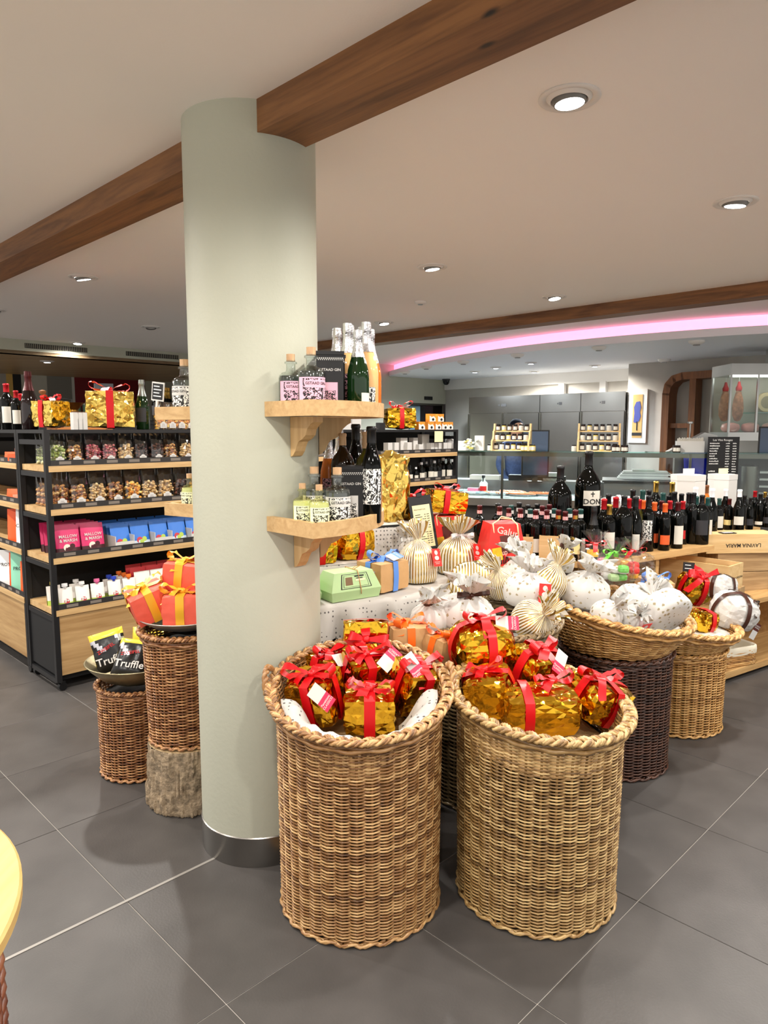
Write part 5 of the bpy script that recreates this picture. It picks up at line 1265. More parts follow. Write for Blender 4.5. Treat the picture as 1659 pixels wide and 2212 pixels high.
# ---- goods on top of the units
def atA(px, yb, z=TOPZ): p = LINE(px, GA(0, yb), (S2, S2), 920); return Vector((p.x, p.y, z))
def atB(px, yb, z=TOPZ): p = LINE(px, GB(0, yb), (S2, -S2), 920); return Vector((p.x, p.y, z))
gift('large gold foil gift with red bow on top of the nut shelf', atA(240, .22, TOPZ + .13), (.30, .26, .235), (0, 0, R(20)), GOLDL, REDR, rd=.15, amp=.06, seed=111, bands=(0,), bw=.045, bows=.11)
gift('gold foil gift behind the big dark bottle on top of the nut shelf', atA(112, .40, TOPZ + .10), (.17, .17, .17), (0, 0, R(70)), GOLDL, REDR, rd=.2, amp=.07, seed=112, bands=(1,), bw=.035, bows=.07)
bottle('very large dark bottle with maroon seal on the corner of the shelving', atB(66, .10), 'champagne', M_('dark_red_glass', (24, 8, 8), .05, coat=.3), CAPM, None, h=.345, name='wine_bottle')
bottle('large red-capped bottle with pale estate label at the end of the shelf top', atB(18, .12), 'bordeaux', WINEG, CAPR, PAPL, lz=(.045, .15), h=.315, lw=1.5, wide=1.15, rz=.4)
bottle('red-capped bottle with pale estate label beside the very large bottle', atB(38, .12), 'bordeaux', WINEG, CAPR, PAPL, lz=(.045, .15), h=.26, lw=1.5, wide=1.1, rz=.4)
bottle('dark bottle with purple label between the red-capped and the very large one', atB(47, .28), 'bordeaux', WINEG, CAPR, M_('purple_label', (90, 20, 50), .5), h=.26, lw=2.6, rz=-.5)
bottle('dark bottle at the outermost end of the shelf top', atB(-8, .2), 'bordeaux', WINEG, CAPB, PAPL, h=.28, rz=.4)
for i, x in enumerate((162, 171, 180)): carton('small white box standing beside the large gold gift', atA(x, .10), .035, .05, .105, WHITE, R(45), 'three small white boxes on the nut shelf')
bottle('green sparkling bottle with grey foil on top of the nut shelf', atA(309, .2), 'champagne', GREENG, CAPG if False else M_('grey_foil', (150, 156, 150), .3, .7), PAPD, h=.31, name='sparkling_bottle')
PASTA = M_('pasta_gold', (236, 190, 110), .5)
for i, x in enumerate((348, 368, 388, 408)): nutbag('clear bag of golden pasta on top of the nut shelf', atA(x, .1), R(45), 'golden corn', i % 3, 'pasta bags on the nut shelf top', .9)
gift('gold foil gift with red bow on top of the unit by the counter', atA(863, .22, TOPZ + .105), (.28, .24, .19), (0, 0, R(10)), GOLD, REDR, rd=.3, amp=.08, seed=113, bands=(0,), bw=.04, bows=.11)
ORBX = M_('orange_box', (226, 150, 50), .5); FIG = M_('box_white_art', (240, 236, 230), .5)
for i, (x, z) in enumerate(((907, 0), (927, 0), (943, 0), (957, 0), (968, 0), (930, 1), (948, 1))):
    t = EMP('truffle_box', 'small orange and white carton on top of the unit by the counter', 'box', atA(x, .12, TOPZ + z * .075), R(30), 'orange cartons on the unit by the counter')
    MB().bx(-.034, .034, -.034, .034, 0, .073).build('box_body', ORBX, t); MB().prism([(-.034, 0), (.034, 0), (.034, .03), (.015, .05), (-.01, .042), (-.034, .055)], 0, .001, M=TR(0, -.0345, .001) @ RX(R(90))).build('front_print', FIG, t); MB().lathe([(.013, .0), (.0005, 0)], 10, M=TR(.005, -.0365, .02) @ RX(R(90))).build('dark_motif', INK, t)
for i, x in enumerate((700, 722, 744, 765)): carton('white gin carton standing on the hidden unit beyond the column', atA(x, .12), .09, .09, .17, WHITE, R(30), 'white gin cartons beyond the column', lid=ORN)
carton('dark small carton beside the gold gift by the counter', atA(822, .1), .06, .06, .06, BLACKC, R(40))
# boxes and oils on the unit by the counter
for i, (x, yb, w, h) in enumerate(((838, .08, .055, .10), (852, .08, .055, .10), (868, .12, .09, .14), (880, .08, .06, .10), (893, .12, .06, .14), (905, .08, .06, .08), (915, .15, .10, .17), (930, .07, .045, .09), (938, .07, .045, .09), (946, .07, .045, .09), (958, .07, .055, .09), (967, .07, .055, .09))):
    carton('small white cosmetics-style carton on the upper level by the counter', atA(x, yb, LV[3]), w, .06, h, WHITE if i % 4 else M_('grey_card', (206, 204, 200), .6), R(45), 'white cartons on the upper level by the counter')
t = EMP('sugar_jar', 'white lidded porcelain jar at the end of the upper level', 'jar', atA(974, .12, LV[3])); PORC = M_('porcelain', (240, 240, 240), .2)
MB().lathe([(.0005, 0), (.045, 0), (.055, .03), (.055, .08), (.045, .1), (.0005, .1)], 20).build('jar_body', PORC, t, 60); MB().lathe([(.05, .1), (.045, .115), (.02, .13), (.008, .135), (.012, .15), (.0005, .158)], 20).build('jar_lid', PORC, t, 60)
carton('cream notice hanging from the top of the unit by the counter', atA(948, -.01, TOPZ - .115), .12, .004, .1, CREAMC, R(45), name='notice_card', cat='sign')
for i, (x, yb, h) in enumerate(((875, .08, .14), (886, .08, .15), (899, .06, .13), (905, .14, .16), (911, .08, .17), (917, .15, .17), (921, .15, .17), (930, .08, .19), (939, .08, .18), (948, .08, .19), (958, .13, .2), (970, .08, .2), (979, .13, .18))):
    bottle('small dark oil bottle with pale label on the lower level by the counter', atA(x, yb, LV[2]), 'oil', WINEG, CAPB if i % 2 else CAPW, PAPL if i % 3 else PAPD, lz=(.02, .07), lw=2.2, h=h * .3 / .16, rz=R(30), group='oil bottles on the unit by the counter', name='oil_bottle')

# ================================================================== ROUND TABLE AT THE FRAME EDGE
t = EMP('round_table', 'round pale wooden table top on a woven brown drum', 'table', (-1.21, 1.07, 0))
MB().lathe([(.0005, .69), (.54, .69), (.55, .695), (.55, .715), (.545, .72), (.0005, .72)], 90).build('table_top', wood('birch_top', (206, 172, 108), (190, 150, 84), 'Y', .7, .45), t, 40)
mb = MB()
for k in range(44):
    mb.tube([((.495 + .008 * math.cos(20 * a + math.pi * k)) * math.cos(a), (.495 + .008 * math.cos(20 * a + math.pi * k)) * math.sin(a), .02 + .0152 * k) for a in [2 * math.pi * i / 120 for i in range(120)]], .0082, 5, True)
o = mb.build('woven_drum', wicker('rope_brown', (60, 26, 16), (104, 52, 34), (140, 84, 56)), t, 180); o['kind'] = 'stuff'
MB().lathe([(.48, .005), (.48, .69)], 60).build('drum_core', DARKIN, t, 60)
# ================================================================== WINE STAND
WD = Vector((.834, .552, 0)); WN = Vector((-.552, .834, 0)); WO = Vector((1.157, 3.915, 0)); WA = math.atan2(.552, .834); WZ = .85
def WS_(x, y, z=0.): return WO + WD * x + WN * y + Vector((0, 0, z))
t = EMP('wine_stand', 'long stepped wooden stand carrying wine bottles and crates', 'display stand', WO, WA)
MB().bx(0, 1.2, 0, .66, WZ - .035, WZ).build('top_board', STANDW, t); MB().bx(1.2, 2.3, .3, .66, WZ - .035, WZ).build('top_board', STANDW, t)
MB().bx(.62, 2.3, -.21, .3, .48, .512).build('middle_board', STANDW, t); MB().bx(.58, 2.3, -.2, .6, .03, .07).build('base_board', STANDW, t)
MB().bx(.6, 2.28, -.12, .58, 0, .03).build('toe_kick', BLACKP, t)
MB().bx(.02, 2.28, .45, .47, .07, WZ - .035).build('back_board', STANDW, t)
for x in (.03, .62, 1.3, 2.24): MB().bx(x, x + .03, .06 if x < .6 else .02, .45, .07 if x > .6 else 0, (WZ - .035) if x < 1.2 else .48).build('upright', STANDW, t)
t = EMP('wine_stand', 'short wooden wine stand joining the cloth table, dense with red wine', 'display stand', (0, 0, 0))
MB().prism([(1.13, 3.985), (.12, 4.27), (.25, 4.72), (.76, 4.53)][::-1], WZ - .035, WZ).build('top_board', STANDW, t)
MB().prism([(1.08, 4.03), (.18, 4.29), (.28, 4.66), (.75, 4.48)][::-1], 0, WZ - .035).build('cabinet_body', M_('dark_cabinet', (40, 28, 20), .6), t)
BO = Vector((1.13, 3.985, 0)); BD = Vector((-.962, .272, 0)); BN = Vector((.272, .962, 0))
def put(px, ytop, row, where, kind='bordeaux', glass=None, cap=None, label=None, lab='', lz=(.05, .14), lw=1.6, band=None, wide=1., grp=None, name='wine_bottle', rz=None):
    if where == 'B': p = LINE(px, BO + BN * (.06 + row * .095), BD, 1120)
    else: p = LINE(px, WO + WN * ((.07 if px < 1546 else .36) + row * .095), WD, 1120)
    z = D(px, ytop, p.y).z
    h = max(.2, z - WZ - .002); top = PROF[kind][-1][1]
    bottle(lab, (p.x, p.y, WZ), kind, glass, cap, label, lz=lz, lw=lw, h=.3 * h / top, rz=(rng.uniform(-.5, .3) - math.atan2(p.x, p.y) + 0.15) if rz is None else rz, group=grp, band=band, wide=wide * min(1.25, (.3 / h) ** .5), name=name)
g1 = 'red wine bottles with banded maroon capsules'
bandm = pattern('neck_seal', (236, 226, 216), (190, 110, 120), 'dots', 9., .6, .35)
for px, yt, row, cap, lb, bd in ((1124, 1098, 0, CAPM, None, bandm), (1157, 1101, 0, CAPM, PAPL, bandm), (1181, 1101, 0, CAPM, PAPL, bandm), (1206, 1101, 0, CAPM, None, CAPG), (1221, 1104, 0, CAPM, PAPL, bandm), (1243, 1101, 0, CAPM, PAPC, CAPG), (1079, 1093, 1, CAPM, None, bandm), (1099, 1097, 1, CAPM, None, bandm), (1145, 1099, 1, CAPT, PAPL, WHITE), (1171, 1092, 1, CAPM, None, bandm), (1197, 1098, 1, CAPT, None, WHITE), (1254, 1099, 1, CAPT, PAPL, WHITE), (1036, 1091, 2, CAPM, None, bandm), (1104, 1091, 2, CAPT, None, WHITE), (1121, 1085, 2, CAPB, None, WHITE), (1186, 1089, 2, CAPM, None, WHITE), (1230, 1098, 1, CAPT, None, WHITE), (1140, 1090, 2, CAPB, None, WHITE), (1075, 1087, 3, CAPB, None, None), (1160, 1088, 3, CAPB, None, WHITE), (1210, 1092, 3, CAPB, None, None)):
    cn = {CAPM: 'maroon', CAPT: 'teal', CAPB: 'black'}[cap]
    put(px, yt, row, 'B', 'bordeaux', WINEG, cap, lb, 'red wine bottle with %s capsule%s on the short stand' % (cn, ' and pale label' if lb else ''), lz=(.04, .125), band=bd, grp=g1, lw=1.5)
put(1208, 1006, 3.4, 'B', 'magnum', WINEG, CAPB, None, 'huge black unlabelled bottle rising over the short wine stand', wide=1.1)
p = LINE(1268, WO + WN * .42, WD, 1120); z = D(1268, 975, p.y).z
t = bottle('huge black bottle with bold three-letter white label, tallest on the stand', (p.x, p.y, WZ), 'magnum', WINEG, CAPB, None, h=z - WZ, wide=.8, rz=-.1)
r_ = .05 * (z - WZ) / .3 * .8 + .001; zc = (z - WZ) * .52
lb = MB().lathe([(r_, zc - .045), (r_, zc + .04), (r_, zc + .05)], 10, a0=-math.pi / 2 - .5, a1=-math.pi / 2 + .9).build('label', PAPL, t, 60)
mb = MB(); text_bent(mb, 'DON', .046, r_ + .0015, zc - .02, -math.pi / 2 + .2, sx=1.1)
for (dx, dz, w, h) in ((0, .028, .006, .032), (0, .03, .026, .006)):
    a = -math.pi / 2 + .2; q = r_ + .0015; mb.add([(q * math.cos(a + (dx + s * w / 2) / q), q * math.sin(a + (dx + s * w / 2) / q), zc + dz + e * h / 2) for s, e in ((-1, -1), (1, -1), (1, 1), (-1, 1))], [(0, 1, 2, 3)])
mb.build('lettering', INK, lb)
ORN2 = ORN
rows = [ # px, top, row, kind, capsule, label, label zone, description
 (1283, 1094, 0, 'champagne', CAPB, PAPY, (.03, .075), 'broad dark bottle with slanted yellow label at the front of the stand'),
 (1316, 1089, 0, 'bordeaux', CAPG, PAPL, (.06, .15), 'dark bottle with pale rectangular label beside the yellow-labelled one'),
 (1347, 1070, 0, 'magnum', CAPB, None, None, 'fat black unlabelled bottle at the front edge of the stand'),
 (1372, 1072, 0, 'burgundy', CAPB, PAPL, (.03, .11), 'black bottle with square white text label at the front edge'),
 (1400, 1070, .4, 'bordeaux', CAPB, ORN2, (.06, .17), 'dark bottle with large black and white picture label'),
 (1436, 1087, 0, 'bordeaux', CAPO, PAPO, (.04, .10), 'orange-capped bottle with orange label at the front edge'),
 (1464, 1084, 0, 'bordeaux', CAPM, PAPL, (.03, .15), 'maroon-capped bottle with tall white label at the front edge'),
 (1515, 1069, .2, 'magnum', CAPB, PAPD, (.06, .15), 'broad embossed black bottle with dark label near the crates'),
 (1304, 1077, 1, 'bordeaux', CAPR, PAPL, (.05, .13), 'red-capped bottle just behind the pale rectangular label'),
 (1313, 1067, 2, 'bordeaux', CAPB, None, None, 'black-capped bottle behind the front row near the tallest bottle'),
 (1329, 1073, 1, 'bordeaux', CAPR, None, None, 'red-capped amber-necked bottle behind the fat black bottle'),
 (1357, 1076, 1.2, 'bordeaux', CAPR, None, None, 'red-capped bottle between the fat and the square-labelled bottle'),
 (1365, 1057, 2.5, 'bordeaux', CAPB, None, None, 'tall black-capped bottle in the back row of the stand'),
 (1379, 1078, .9, 'bordeaux', CAPR, ORN2, (.04, .12), 'red-capped olive bottle with white label beside the picture label'),
 (1388, 1080, 1.6, 'bordeaux', CAPO, None, None, 'orange-capped bottle behind the picture-labelled bottle'),
 (1413, 1084, .9, 'bordeaux', CAPO, PAPO, (.04, .10), 'orange-capped bottle with orange label in the second row'),
 (1428, 1081, 1.2, 'bordeaux', CAPM, None, None, 'maroon-capped bottle between two orange-capped ones'),
 (1446, 1081, 1, 'bordeaux', CAPR, None, None, 'red-capped bottle behind the orange-labelled front bottle'),
 (1474, 1082, .9, 'bordeaux', CAPR, PAPR, (.04, .10), 'red-capped bottle with red label beside the tall white label'),
 (1486, 1064, 1, 'bordeaux', CAPB, None, None, 'plain black bottle standing near the embossed one'),
 (1496, 1064, .6, 'bordeaux', CAPB, None, None, 'plain black bottle touching the embossed one'),
 (1503, 1072, 1.6, 'bordeaux', CAPT, None, None, 'teal-capped bottle behind the embossed black bottle'),
 (1527, 1074, .7, 'bordeaux', CAPT, PAPL, (.05, .15), 'teal-capped bottle with cream label near the crates'),
 (1552, 1076, -.6, 'bordeaux', CAPT, PAPL, (.05, .15), 'teal-capped bottle with little red horse label behind the top crate'),
 (1536, 1055, 1.5, 'burgundy', CAPW, None, None, 'white-capped bottle behind the teal-capped ones'),
 (1565, 1056, .5, 'burgundy', CAPW, PAPC, (.04, .12), 'white-capped bottle with yellowish label behind the top crate'),
 (1595, 1057, -.9, 'burgundy', CAPW, PAPL, (.05, .11), 'white-capped bottle with small white label over the top crate'),
 (1500, 1052, 2.8, 'burgundy', CAPW, None, None, 'white-capped bottle at the back against the white box'),
 (1414, 1039, 3.2, 'bordeaux', CAPG, None, None, 'tall gold-capped bottle at the back near the hamper'),
 (1449, 1041, 3.2, 'bordeaux', CAPG, None, None, 'tall gold-capped bottle at the back near the white box'),
 (1430, 1064, 2.2, 'bordeaux', CAPT, None, None, 'teal-capped bottle in the third row'),
 (1386, 1058, 2.2, 'bordeaux', CAPT, None, None, 'dark green-capped bottle in the third row near the hamper'),
 (1399, 1058, 2.6, 'bordeaux', CAPB, None, None, 'black-capped bottle in the back row before the hamper'),
 (1455, 1062, 2.2, 'bordeaux', CAPB, None, None, 'black-capped bottle standing before the white box'),
 (1470, 1066, 2.0, 'bordeaux', CAPB, None, None, 'black-capped bottle second before the white box'),
 (1443, 1070, 2.6, 'bordeaux', CAPB, None, None, 'black-capped bottle hidden among the back row'),
 (1574, 1077, .0, 'bordeaux', CAPM, PAPC, (.05, .10), 'brown-capped bottle with small cream label behind the crates'),
 (1619, 1074, -.7, 'slim', CAPB, PAPD, (.04, .10), 'slim black bottle with dark label over the far crates'),
 (1640, 1066, -.3, 'bordeaux', CAPB, PAPL, (.02, .05), 'black bottle with tiny white label over the far crates'),
 (1656, 1072, -.8, 'slim', CAPB, PAPD, (.04, .10), 'slim black bottle at the far end of the stand'),
 (1606, 1070, .8, 'bordeaux', CAPB, None, None, 'plain black bottle behind the small white label'),
 (1628, 1060, 1.0, 'bordeaux', CAPR, None, None, 'bottle with tiny red capsule behind the far crates'),
 (1650, 1062, 1.0, 'bordeaux', CAPG, None, None, 'gold-capped bottle behind the far crates'),
 (1585, 1064, 1.3, 'bordeaux', CAPM, None, None, 'brown-capped bottle deep behind the top crate')]
for px, yt, row, kind, cap, lb, lzz, lab in rows:
    put(px, yt, row, 'W', kind, OLIVEG if 'olive' in lab else WINEG, cap, lb, lab, lz=lzz or (.05, .12), grp='wine bottles on the long stand', lw=1.7)
def wpx(px, row, z=WZ): p = LINE(px, WO + WN * (.07 + row * .095), WD, 1120); return Vector((p.x, p.y, z))
def tallbox(lab, px, row, ytop, wpxs, card):
    p = wpx(px, row); h = D(px, ytop, p.y).z - WZ; w = wpxs * p.y / 1533.
    t = EMP('wine_gift_box', lab, 'box', p, .35); q = w / 2
    MB().prism([(q * math.cos(R(60 * k + 10)), q * math.sin(R(60 * k + 10))) for k in range(6)], 0, h * .9).build('box_body', M_('stone_white_box', (206, 204, 200), .6), t)
    MB().prism([(q * 1.02 * math.cos(R(60 * k + 10)), q * 1.02 * math.sin(R(60 * k + 10))) for k in range(6)], h * .9, h).build('lid', M_('stone_white_box', (206, 204, 200), .6), t)
    MB().bx(-w * .22, w * .22, -.005, -.003, h, h + .045).build('price_card', card, t)
tallbox('tall white six-sided gift box at the back of the wine stand', 1482, 4.6, 1025, 70, WHITE)
tallbox('tall white six-sided gift box with cream card behind the wine bottles', 1556, 5.0, 1024, 58, CREAMC)
bottle('amber spirit bottle with brown stopper between the two white boxes', wpx(1523, 4.6), 'bordeaux', AMBERG, DWOOD, PAPD, h=.33, name='spirit_bottle')
# hamper of wrapped bottles
p = wpx(1352, 4.6); t = EMP('wicker_hamper', 'grey wicker hamper with white straps behind the wine bottles', 'basket', p, .15)
mb = MB()
for k in range(12):
    z = .02 + k * .019; mb.tube([(.20 * math.copysign(abs(math.cos(a)) ** .5, math.cos(a)), .11 * math.copysign(abs(math.sin(a)) ** .5, math.sin(a)) + .004 * math.cos(12 * a + math.pi * k), z) for a in [2 * math.pi * i / 60 for i in range(60)]], .009, 5, True)
o = mb.build('weave', wicker('wicker_pale_grey', (110, 104, 96), (160, 154, 146), (196, 190, 182)), t, 180); o['kind'] = 'stuff'
MB().bx(-.19, .19, -.10, .10, 0, .02).build('hamper_base', M_('hamper_base', (120, 112, 100), .7), t)
for x in (-.09, .09): MB().strip([(x - .014, -.125, .12), (x - .014, -.125, .24), (x - .012, -.10, .29), (x - .01, -.05, .31), (x - .01, .0, .28)], [(x + .014, -.125, .12), (x + .014, -.125, .24), (x + .014, -.10, .29), (x + .016, -.05, .31), (x + .016, .0, .28)]).build('strap', WHITER, t, 60)
MB().add(*block_verts(.34, .17, .14, .4, 8, .12, 5), M=TR(0, 0, .22)).build('tissue_filling', WHITEP, t)
# crates
old = wood('old_crate', (184, 152, 108), (140, 108, 70), 'X', .8, .7)
crate('open wooden crate beside the red box at the cloth table', (.80, 4.15, WZ), .17, .12, .13, -.3)
crate('small wooden crate standing behind the red pyramid box', (.97, 4.10, WZ), .12, .1, .14, -.25, lid=False)
crate('weathered flat crate under the open lettered crate', WS_(1.06, .0, .513), .46, .26, .09, R(-45), None, True, mat=old)
crate('open wooden crate marked with black lettering on a weathered crate', WS_(1.06, -.0, .613), .44, .21, .155, R(-48), None, False, None)
c_ = [o for o in bpy.data.objects if o.get('label', '').startswith('open wooden crate marked')][0]
mb = MB(); text_on(mb, 'TENUTA DI CAPEZZANA', .0175, TR(.2212, 0, .07) @ RZ(R(90)) @ RX(R(90))); mb.build('lettering', INK, c_)
for k in range(2): crate('weathered flat crate, %s of the pair under the crate with upside-down lettering' % ('lower' if k == 0 else 'upper'), WS_(1.64 + .05 * k, .05, .513 + k * .128), .60, .24, .115, WA - .25 - .2 * k, None, True, mat=old, text=None)
crate('pale wooden crate with upside-down lettering, topmost of its stack', WS_(1.56, .07, .513 + .257), .52, .2, .12, WA - .5, None, True, 'LAVINIA MARIA', True, .036)
c2 = EMP('chalk_card', 'small black chalk card lying on the topmost crate', 'sign', WS_(1.46, .07, .513 + .257 + .131), WA - .4); MB().bx(-.05, .05, -.03, .03, 0, .004).build('card', BLACKC, c2)
mb = MB(); [mb.bx(-.035 + .018 * k, -.022 + .018 * k, -.014, .012, .004, .005) for k in range(4)]; mb.build('chalk_writing', CHALK, c2)
c3 = EMP('chalk_card', 'small black chalk price card standing behind the red-bowed gold gift', 'sign', D(1488, 1226, 4.12), .1, None, (-.1, .1, .1)); MB().bx(-.035, .035, 0, .004, -.025, .03).build('card', BLACKC, c3); MB().bx(-.003, .003, .001, .003, -.16, -.024).build('stick', BLACK, c3)
mb = MB(); [mb.bx(-.025, .012 + .008 * k, -.001, 0, .012 - .02 * k, .016 - .02 * k) for k in range(2)]; mb.build('chalk_writing', CHALK, c3)
# lined basket on the base board
p = WS_(1.28, -.08, .071); t = EMP('lined_basket', 'low rectangular straw basket with cream cloth lining on the base board', 'basket', p, WA - .2)
mb = MB()
for k in range(9):
    mb.tube([(.165 * math.copysign(abs(math.cos(a)) ** .35, math.cos(a)) , .1 * math.copysign(abs(math.sin(a)) ** .35, math.sin(a)) + .003 * math.cos(24 * a + math.pi * k), .008 + k * .0115) for a in [2 * math.pi * i / 96 for i in range(96)]], .0065, 5, True)
o = mb.build('weave', WICKT, t, 180); o['kind'] = 'stuff'
vs = []; fs = []; n_ = 72
for j, (s_, z) in enumerate(((1.06, .075), (1.07, .10), (1.05, .125), (1.0, .13), (.93, .12), (.9, .05), (.85, .02))):
    for i in range(n_):
        a = 2 * math.pi * i / n_; vs.append((.165 * s_ * math.copysign(abs(math.cos(a)) ** .35, math.cos(a)), .1 * s_ * math.copysign(abs(math.sin(a)) ** .35, math.sin(a)), z + .006 * noise.noise(Vector((a * 5, j, 0)))))
for j in range(6):
    for i in range(n_): fs.append((j * n_ + i, j * n_ + (i + 1) % n_, (j + 1) * n_ + (i + 1) % n_, (j + 1) * n_ + i))
fs.append(tuple(6 * n_ + i for i in range(n_))); MB().add(vs, fs).build('cloth_lining', M_('cream_cotton', (222, 214, 194), .8), t, 180)

# ================================================================== COUNTER
KO = Vector((.6, 7.75, 0)); KD = Vector((.9546, -.298, 0)); KN = Vector((.298, .9546, 0)); KA = math.atan2(-.298, .9546); KL = 3.7
def KP(x, y, z=0.): return KO + KD * x + KN * y + Vector((0, 0, z))
def kpx(px, y, z, yy=960): p = LINE(px, KO + KN * y, KD, yy); return Vector((p.x, p.y, z))
def kx(px, y=.05): p = kpx(px, y, 0); return (p - KO).dot(KD)
GZ = 1.375
t = EMP('deli_counter', 'long glass-fronted fish and deli counter with steel body', 'counter', KO, KA)
MB().bx(0, KL, .06, .9, 0, .82).build('counter_body', M_('counter_dark', (60, 58, 56), .5), t)
MB().bx(0, KL, .0, .92, .82, .86).build('steel_deck', STEEL, t)
MB().bx(0, KL, -.02, .0, .79, .87).build('front_rail', STEEL, t)
g = MB().bx(0, KL, .03, .036, .865, GZ - .01).build('front_glass', PANE, t)
MB().bx(0, KL, .0, .34, GZ - .01, GZ).build('glass_shelf', PANEG, t)
for px in (1086, 1493): x = kx(px, .04); MB().bx(x - .012, x + .012, .036, .06, .86, GZ - .01).build('post', STEELD, t)
MB().bx(0, KL, .62, .92, .86, 1.02).build('rear_worktop', M_('worktop_grey', (110, 110, 112), .35), t)
MB().bx(.03, KL - .03, .038, .08, GZ - .034, GZ - .011).bx(.03, KL - .03, .038, .042, GZ - .055, GZ - .034).bx(.03, KL - .03, .076, .08, GZ - .055, GZ - .034).build('added_lamp_cover', STEELD, t)  # added cover that keeps the added tube below out of view
MB().bx(.05, KL - .05, .046, .072, GZ - .038, GZ - .0345).build('light_tube', M_('added_case_lamp', (255, 255, 255), .5, emit=(.82, .94, 1), es=40.), t)  # added unseen lamp, brightens the deck and the soffit above
ICE = M_('ice_white', (226, 236, 240), .35, var=.1, scale=40, bump=.5, bscale=60)
x1 = kx(1290); MB().bx(.05, x1, .08, .60, .86, .885).build('ice_bed', ICE, t)
SALM = M_('salmon', (240, 140, 96), .35, var=.2, scale=40); FISH = M_('fish_blue', (150, 176, 186), .3, .2, var=.2, scale=60)
trayM = MB().lathe([(.0005, 0), (.11, 0), (.13, .02), (.134, .022)], 28).mesh('platter', M_('platter_steel', (200, 204, 206), .25, .8), 60)
for i, (px, y, c, cn) in enumerate(((1075, .22, SALM, 'salmon'), (1130, .2, SALM, 'salmon'), (1175, .3, SALM, 'salmon'), (1110, .42, SALM, 'smoked salmon'), (1030, .2, FISH, 'white fish'), (1010, .4, FISH, 'white fish'))):
    t = EMP('fish_platter', 'oval steel platter of %s slices in the glass counter' % cn, 'platter', kpx(px, y, .886), KA, 'platters in the glass counter'); t.scale = (1.35, .9, 1)
    OBJ('platter', trayM, t); mb = MB()
    for k in range(7): mb.add(*block_verts(.07, .12, .018, .5, 3, .06, i * 7 + k), M=TR(-.075 + .025 * k, 0, .025) @ RY(.25))
    mb.build('fish_slices', c, t, 40)
for i in range(9):
    p = kpx(1000 + i * 11, .15 + .05 * (i % 2), .89); t = EMP('fish_tub', 'small pale tub of fish pieces standing on the ice', 'tub', p, 0, 'tubs on the ice'); MB().lathe([(.0005, 0), (.032, 0), (.038, .025), (.036, .025), (.0005, .015)], 14).build('tub_body', M_('tub_white', (220, 230, 232), .4), t, 40); MB().add(*block_verts(.05, .05, .02, .7, 3, .1, i), M=TR(0, 0, .022)).build('contents', FISH, t)
t = EMP('spray_bottle', 'white spray bottle with red label on the counter ice', 'bottle', kpx(1046, .3, .886), KA); MB().lathe([(.0005, 0), (.045, 0), (.047, .01), (.047, .12), (.02, .15), (.02, .18), (.0005, .18)], 20).build('bottle_body', M_('milky_plastic', (222, 228, 226), .4), t, 60); MB().lathe([(.0485, .03), (.0485, .09)], 10, a0=-2.4, a1=-.7).build('label', PAPR, t); MB().bx(-.012, .012, -.05, .03, .18, .21).bx(-.006, .006, -.045, -.035, .14, .18).build('trigger', BLACK, t)
carton('pink wrapped ham lying on the counter ice', kpx(1024, .25, .886), .12, .08, .07, M_('ham_pink', (236, 120, 150), .4), KA, name='ham_piece', cat='meat')
for i, (px, w, h, c) in enumerate(((1050, .35, .05, WHITE), (1130, .3, .06, BLACKC), (1190, .35, .05, BLACKC), (1195, .2, .09, WHITE))):
    carton(('%s appliance box on the worktop behind the glass' % ('white', 'black', 'long black', 'cream')[i]), kpx(px, .74, 1.021), w, .16, h, c, KA, 'boxes on the rear worktop')
# spice racks with jars
JG = M_('jar_dark', (50, 30, 22), .15); JY = M_('jar_yellow', (226, 196, 90), .2); JW = M_('jar_milky', (216, 212, 200), .25)
_jar = {}
def jar(lab, p, c, grp, s=1.):
    if c.name not in _jar:
        _jar[c.name] = (MB().lathe([(.0005, 0), (.024, 0), (.026, .003), (.026, .05), (.022, .056), (.0005, .056)], 14).mesh('jar_body', c, 60), MB().lathe([(.023, .056), (.023, .068), (.021, .07), (.0005, .07)], 14).mesh('lid', M_('jar_lid', (40, 36, 34), .3, .5), 40), MB().lathe([(.0268, .01), (.0268, .046)], 8, a0=-math.pi / 2 - .9, a1=-math.pi / 2 + .9).mesh('label', PAPL, 60))
    t = EMP('spice_jar', lab, 'jar', p, KA, grp)
    for n, me in zip(('jar_body', 'lid', 'label'), _jar[c.name]): OBJ(n, me, t, scale=(s, s, s))
def rack(lab, px0, px1, cols, jl):
    a = kpx(px0, .17, GZ); b = kpx(px1, .17, GZ); w = (b - a).length; c = (a + b) / 2
    t = EMP('spice_rack', lab, 'rack', c, KA); RW = wood('rack_pine', (236, 206, 150), (218, 182, 120), 'Z', 1.2, .5)
    side = [(-.13, 0), (.13, 0), (.13, .29), (.06, .29), (.045, .24), (.02, .215), (-.02, .205), (-.03, .15), (-.05, .125), (-.10, .115), (-.13, .1)]
    for s_ in (-1, 1): MB().prism(side, -.009, .009, M=TR(s_ * (w / 2 - .01), 0, 0) @ RZ(R(90)) @ RX(R(90)) if False else TR(s_ * (w / 2 - .01), 0, 0) @ Matrix(((0, 0, 1, 0), (1, 0, 0, 0), (0, 1, 0, 0), (0, 0, 0, 1)))).build('side_panel', RW, t)
    for z, y in ((.0, -.075), (.1, -.005), (.2, .07)):
        MB().bx(-w / 2 + .02, w / 2 - .02, y - .04, y + .05, z, z + .012).build('tier_board', RW, t)
        for k in range(cols):
            x = -w / 2 + .02 + (w - .04) * (k + .5) / cols; q = RZ(KA) @ Vector((x, y, z + .012))
            jar(jl, c + q, (JG, JW, JG, JY, JG)[(k + int(z * 10)) % 5], jl.replace('jar', 'jars', 1), min(1., (w - .05) / cols / .055))
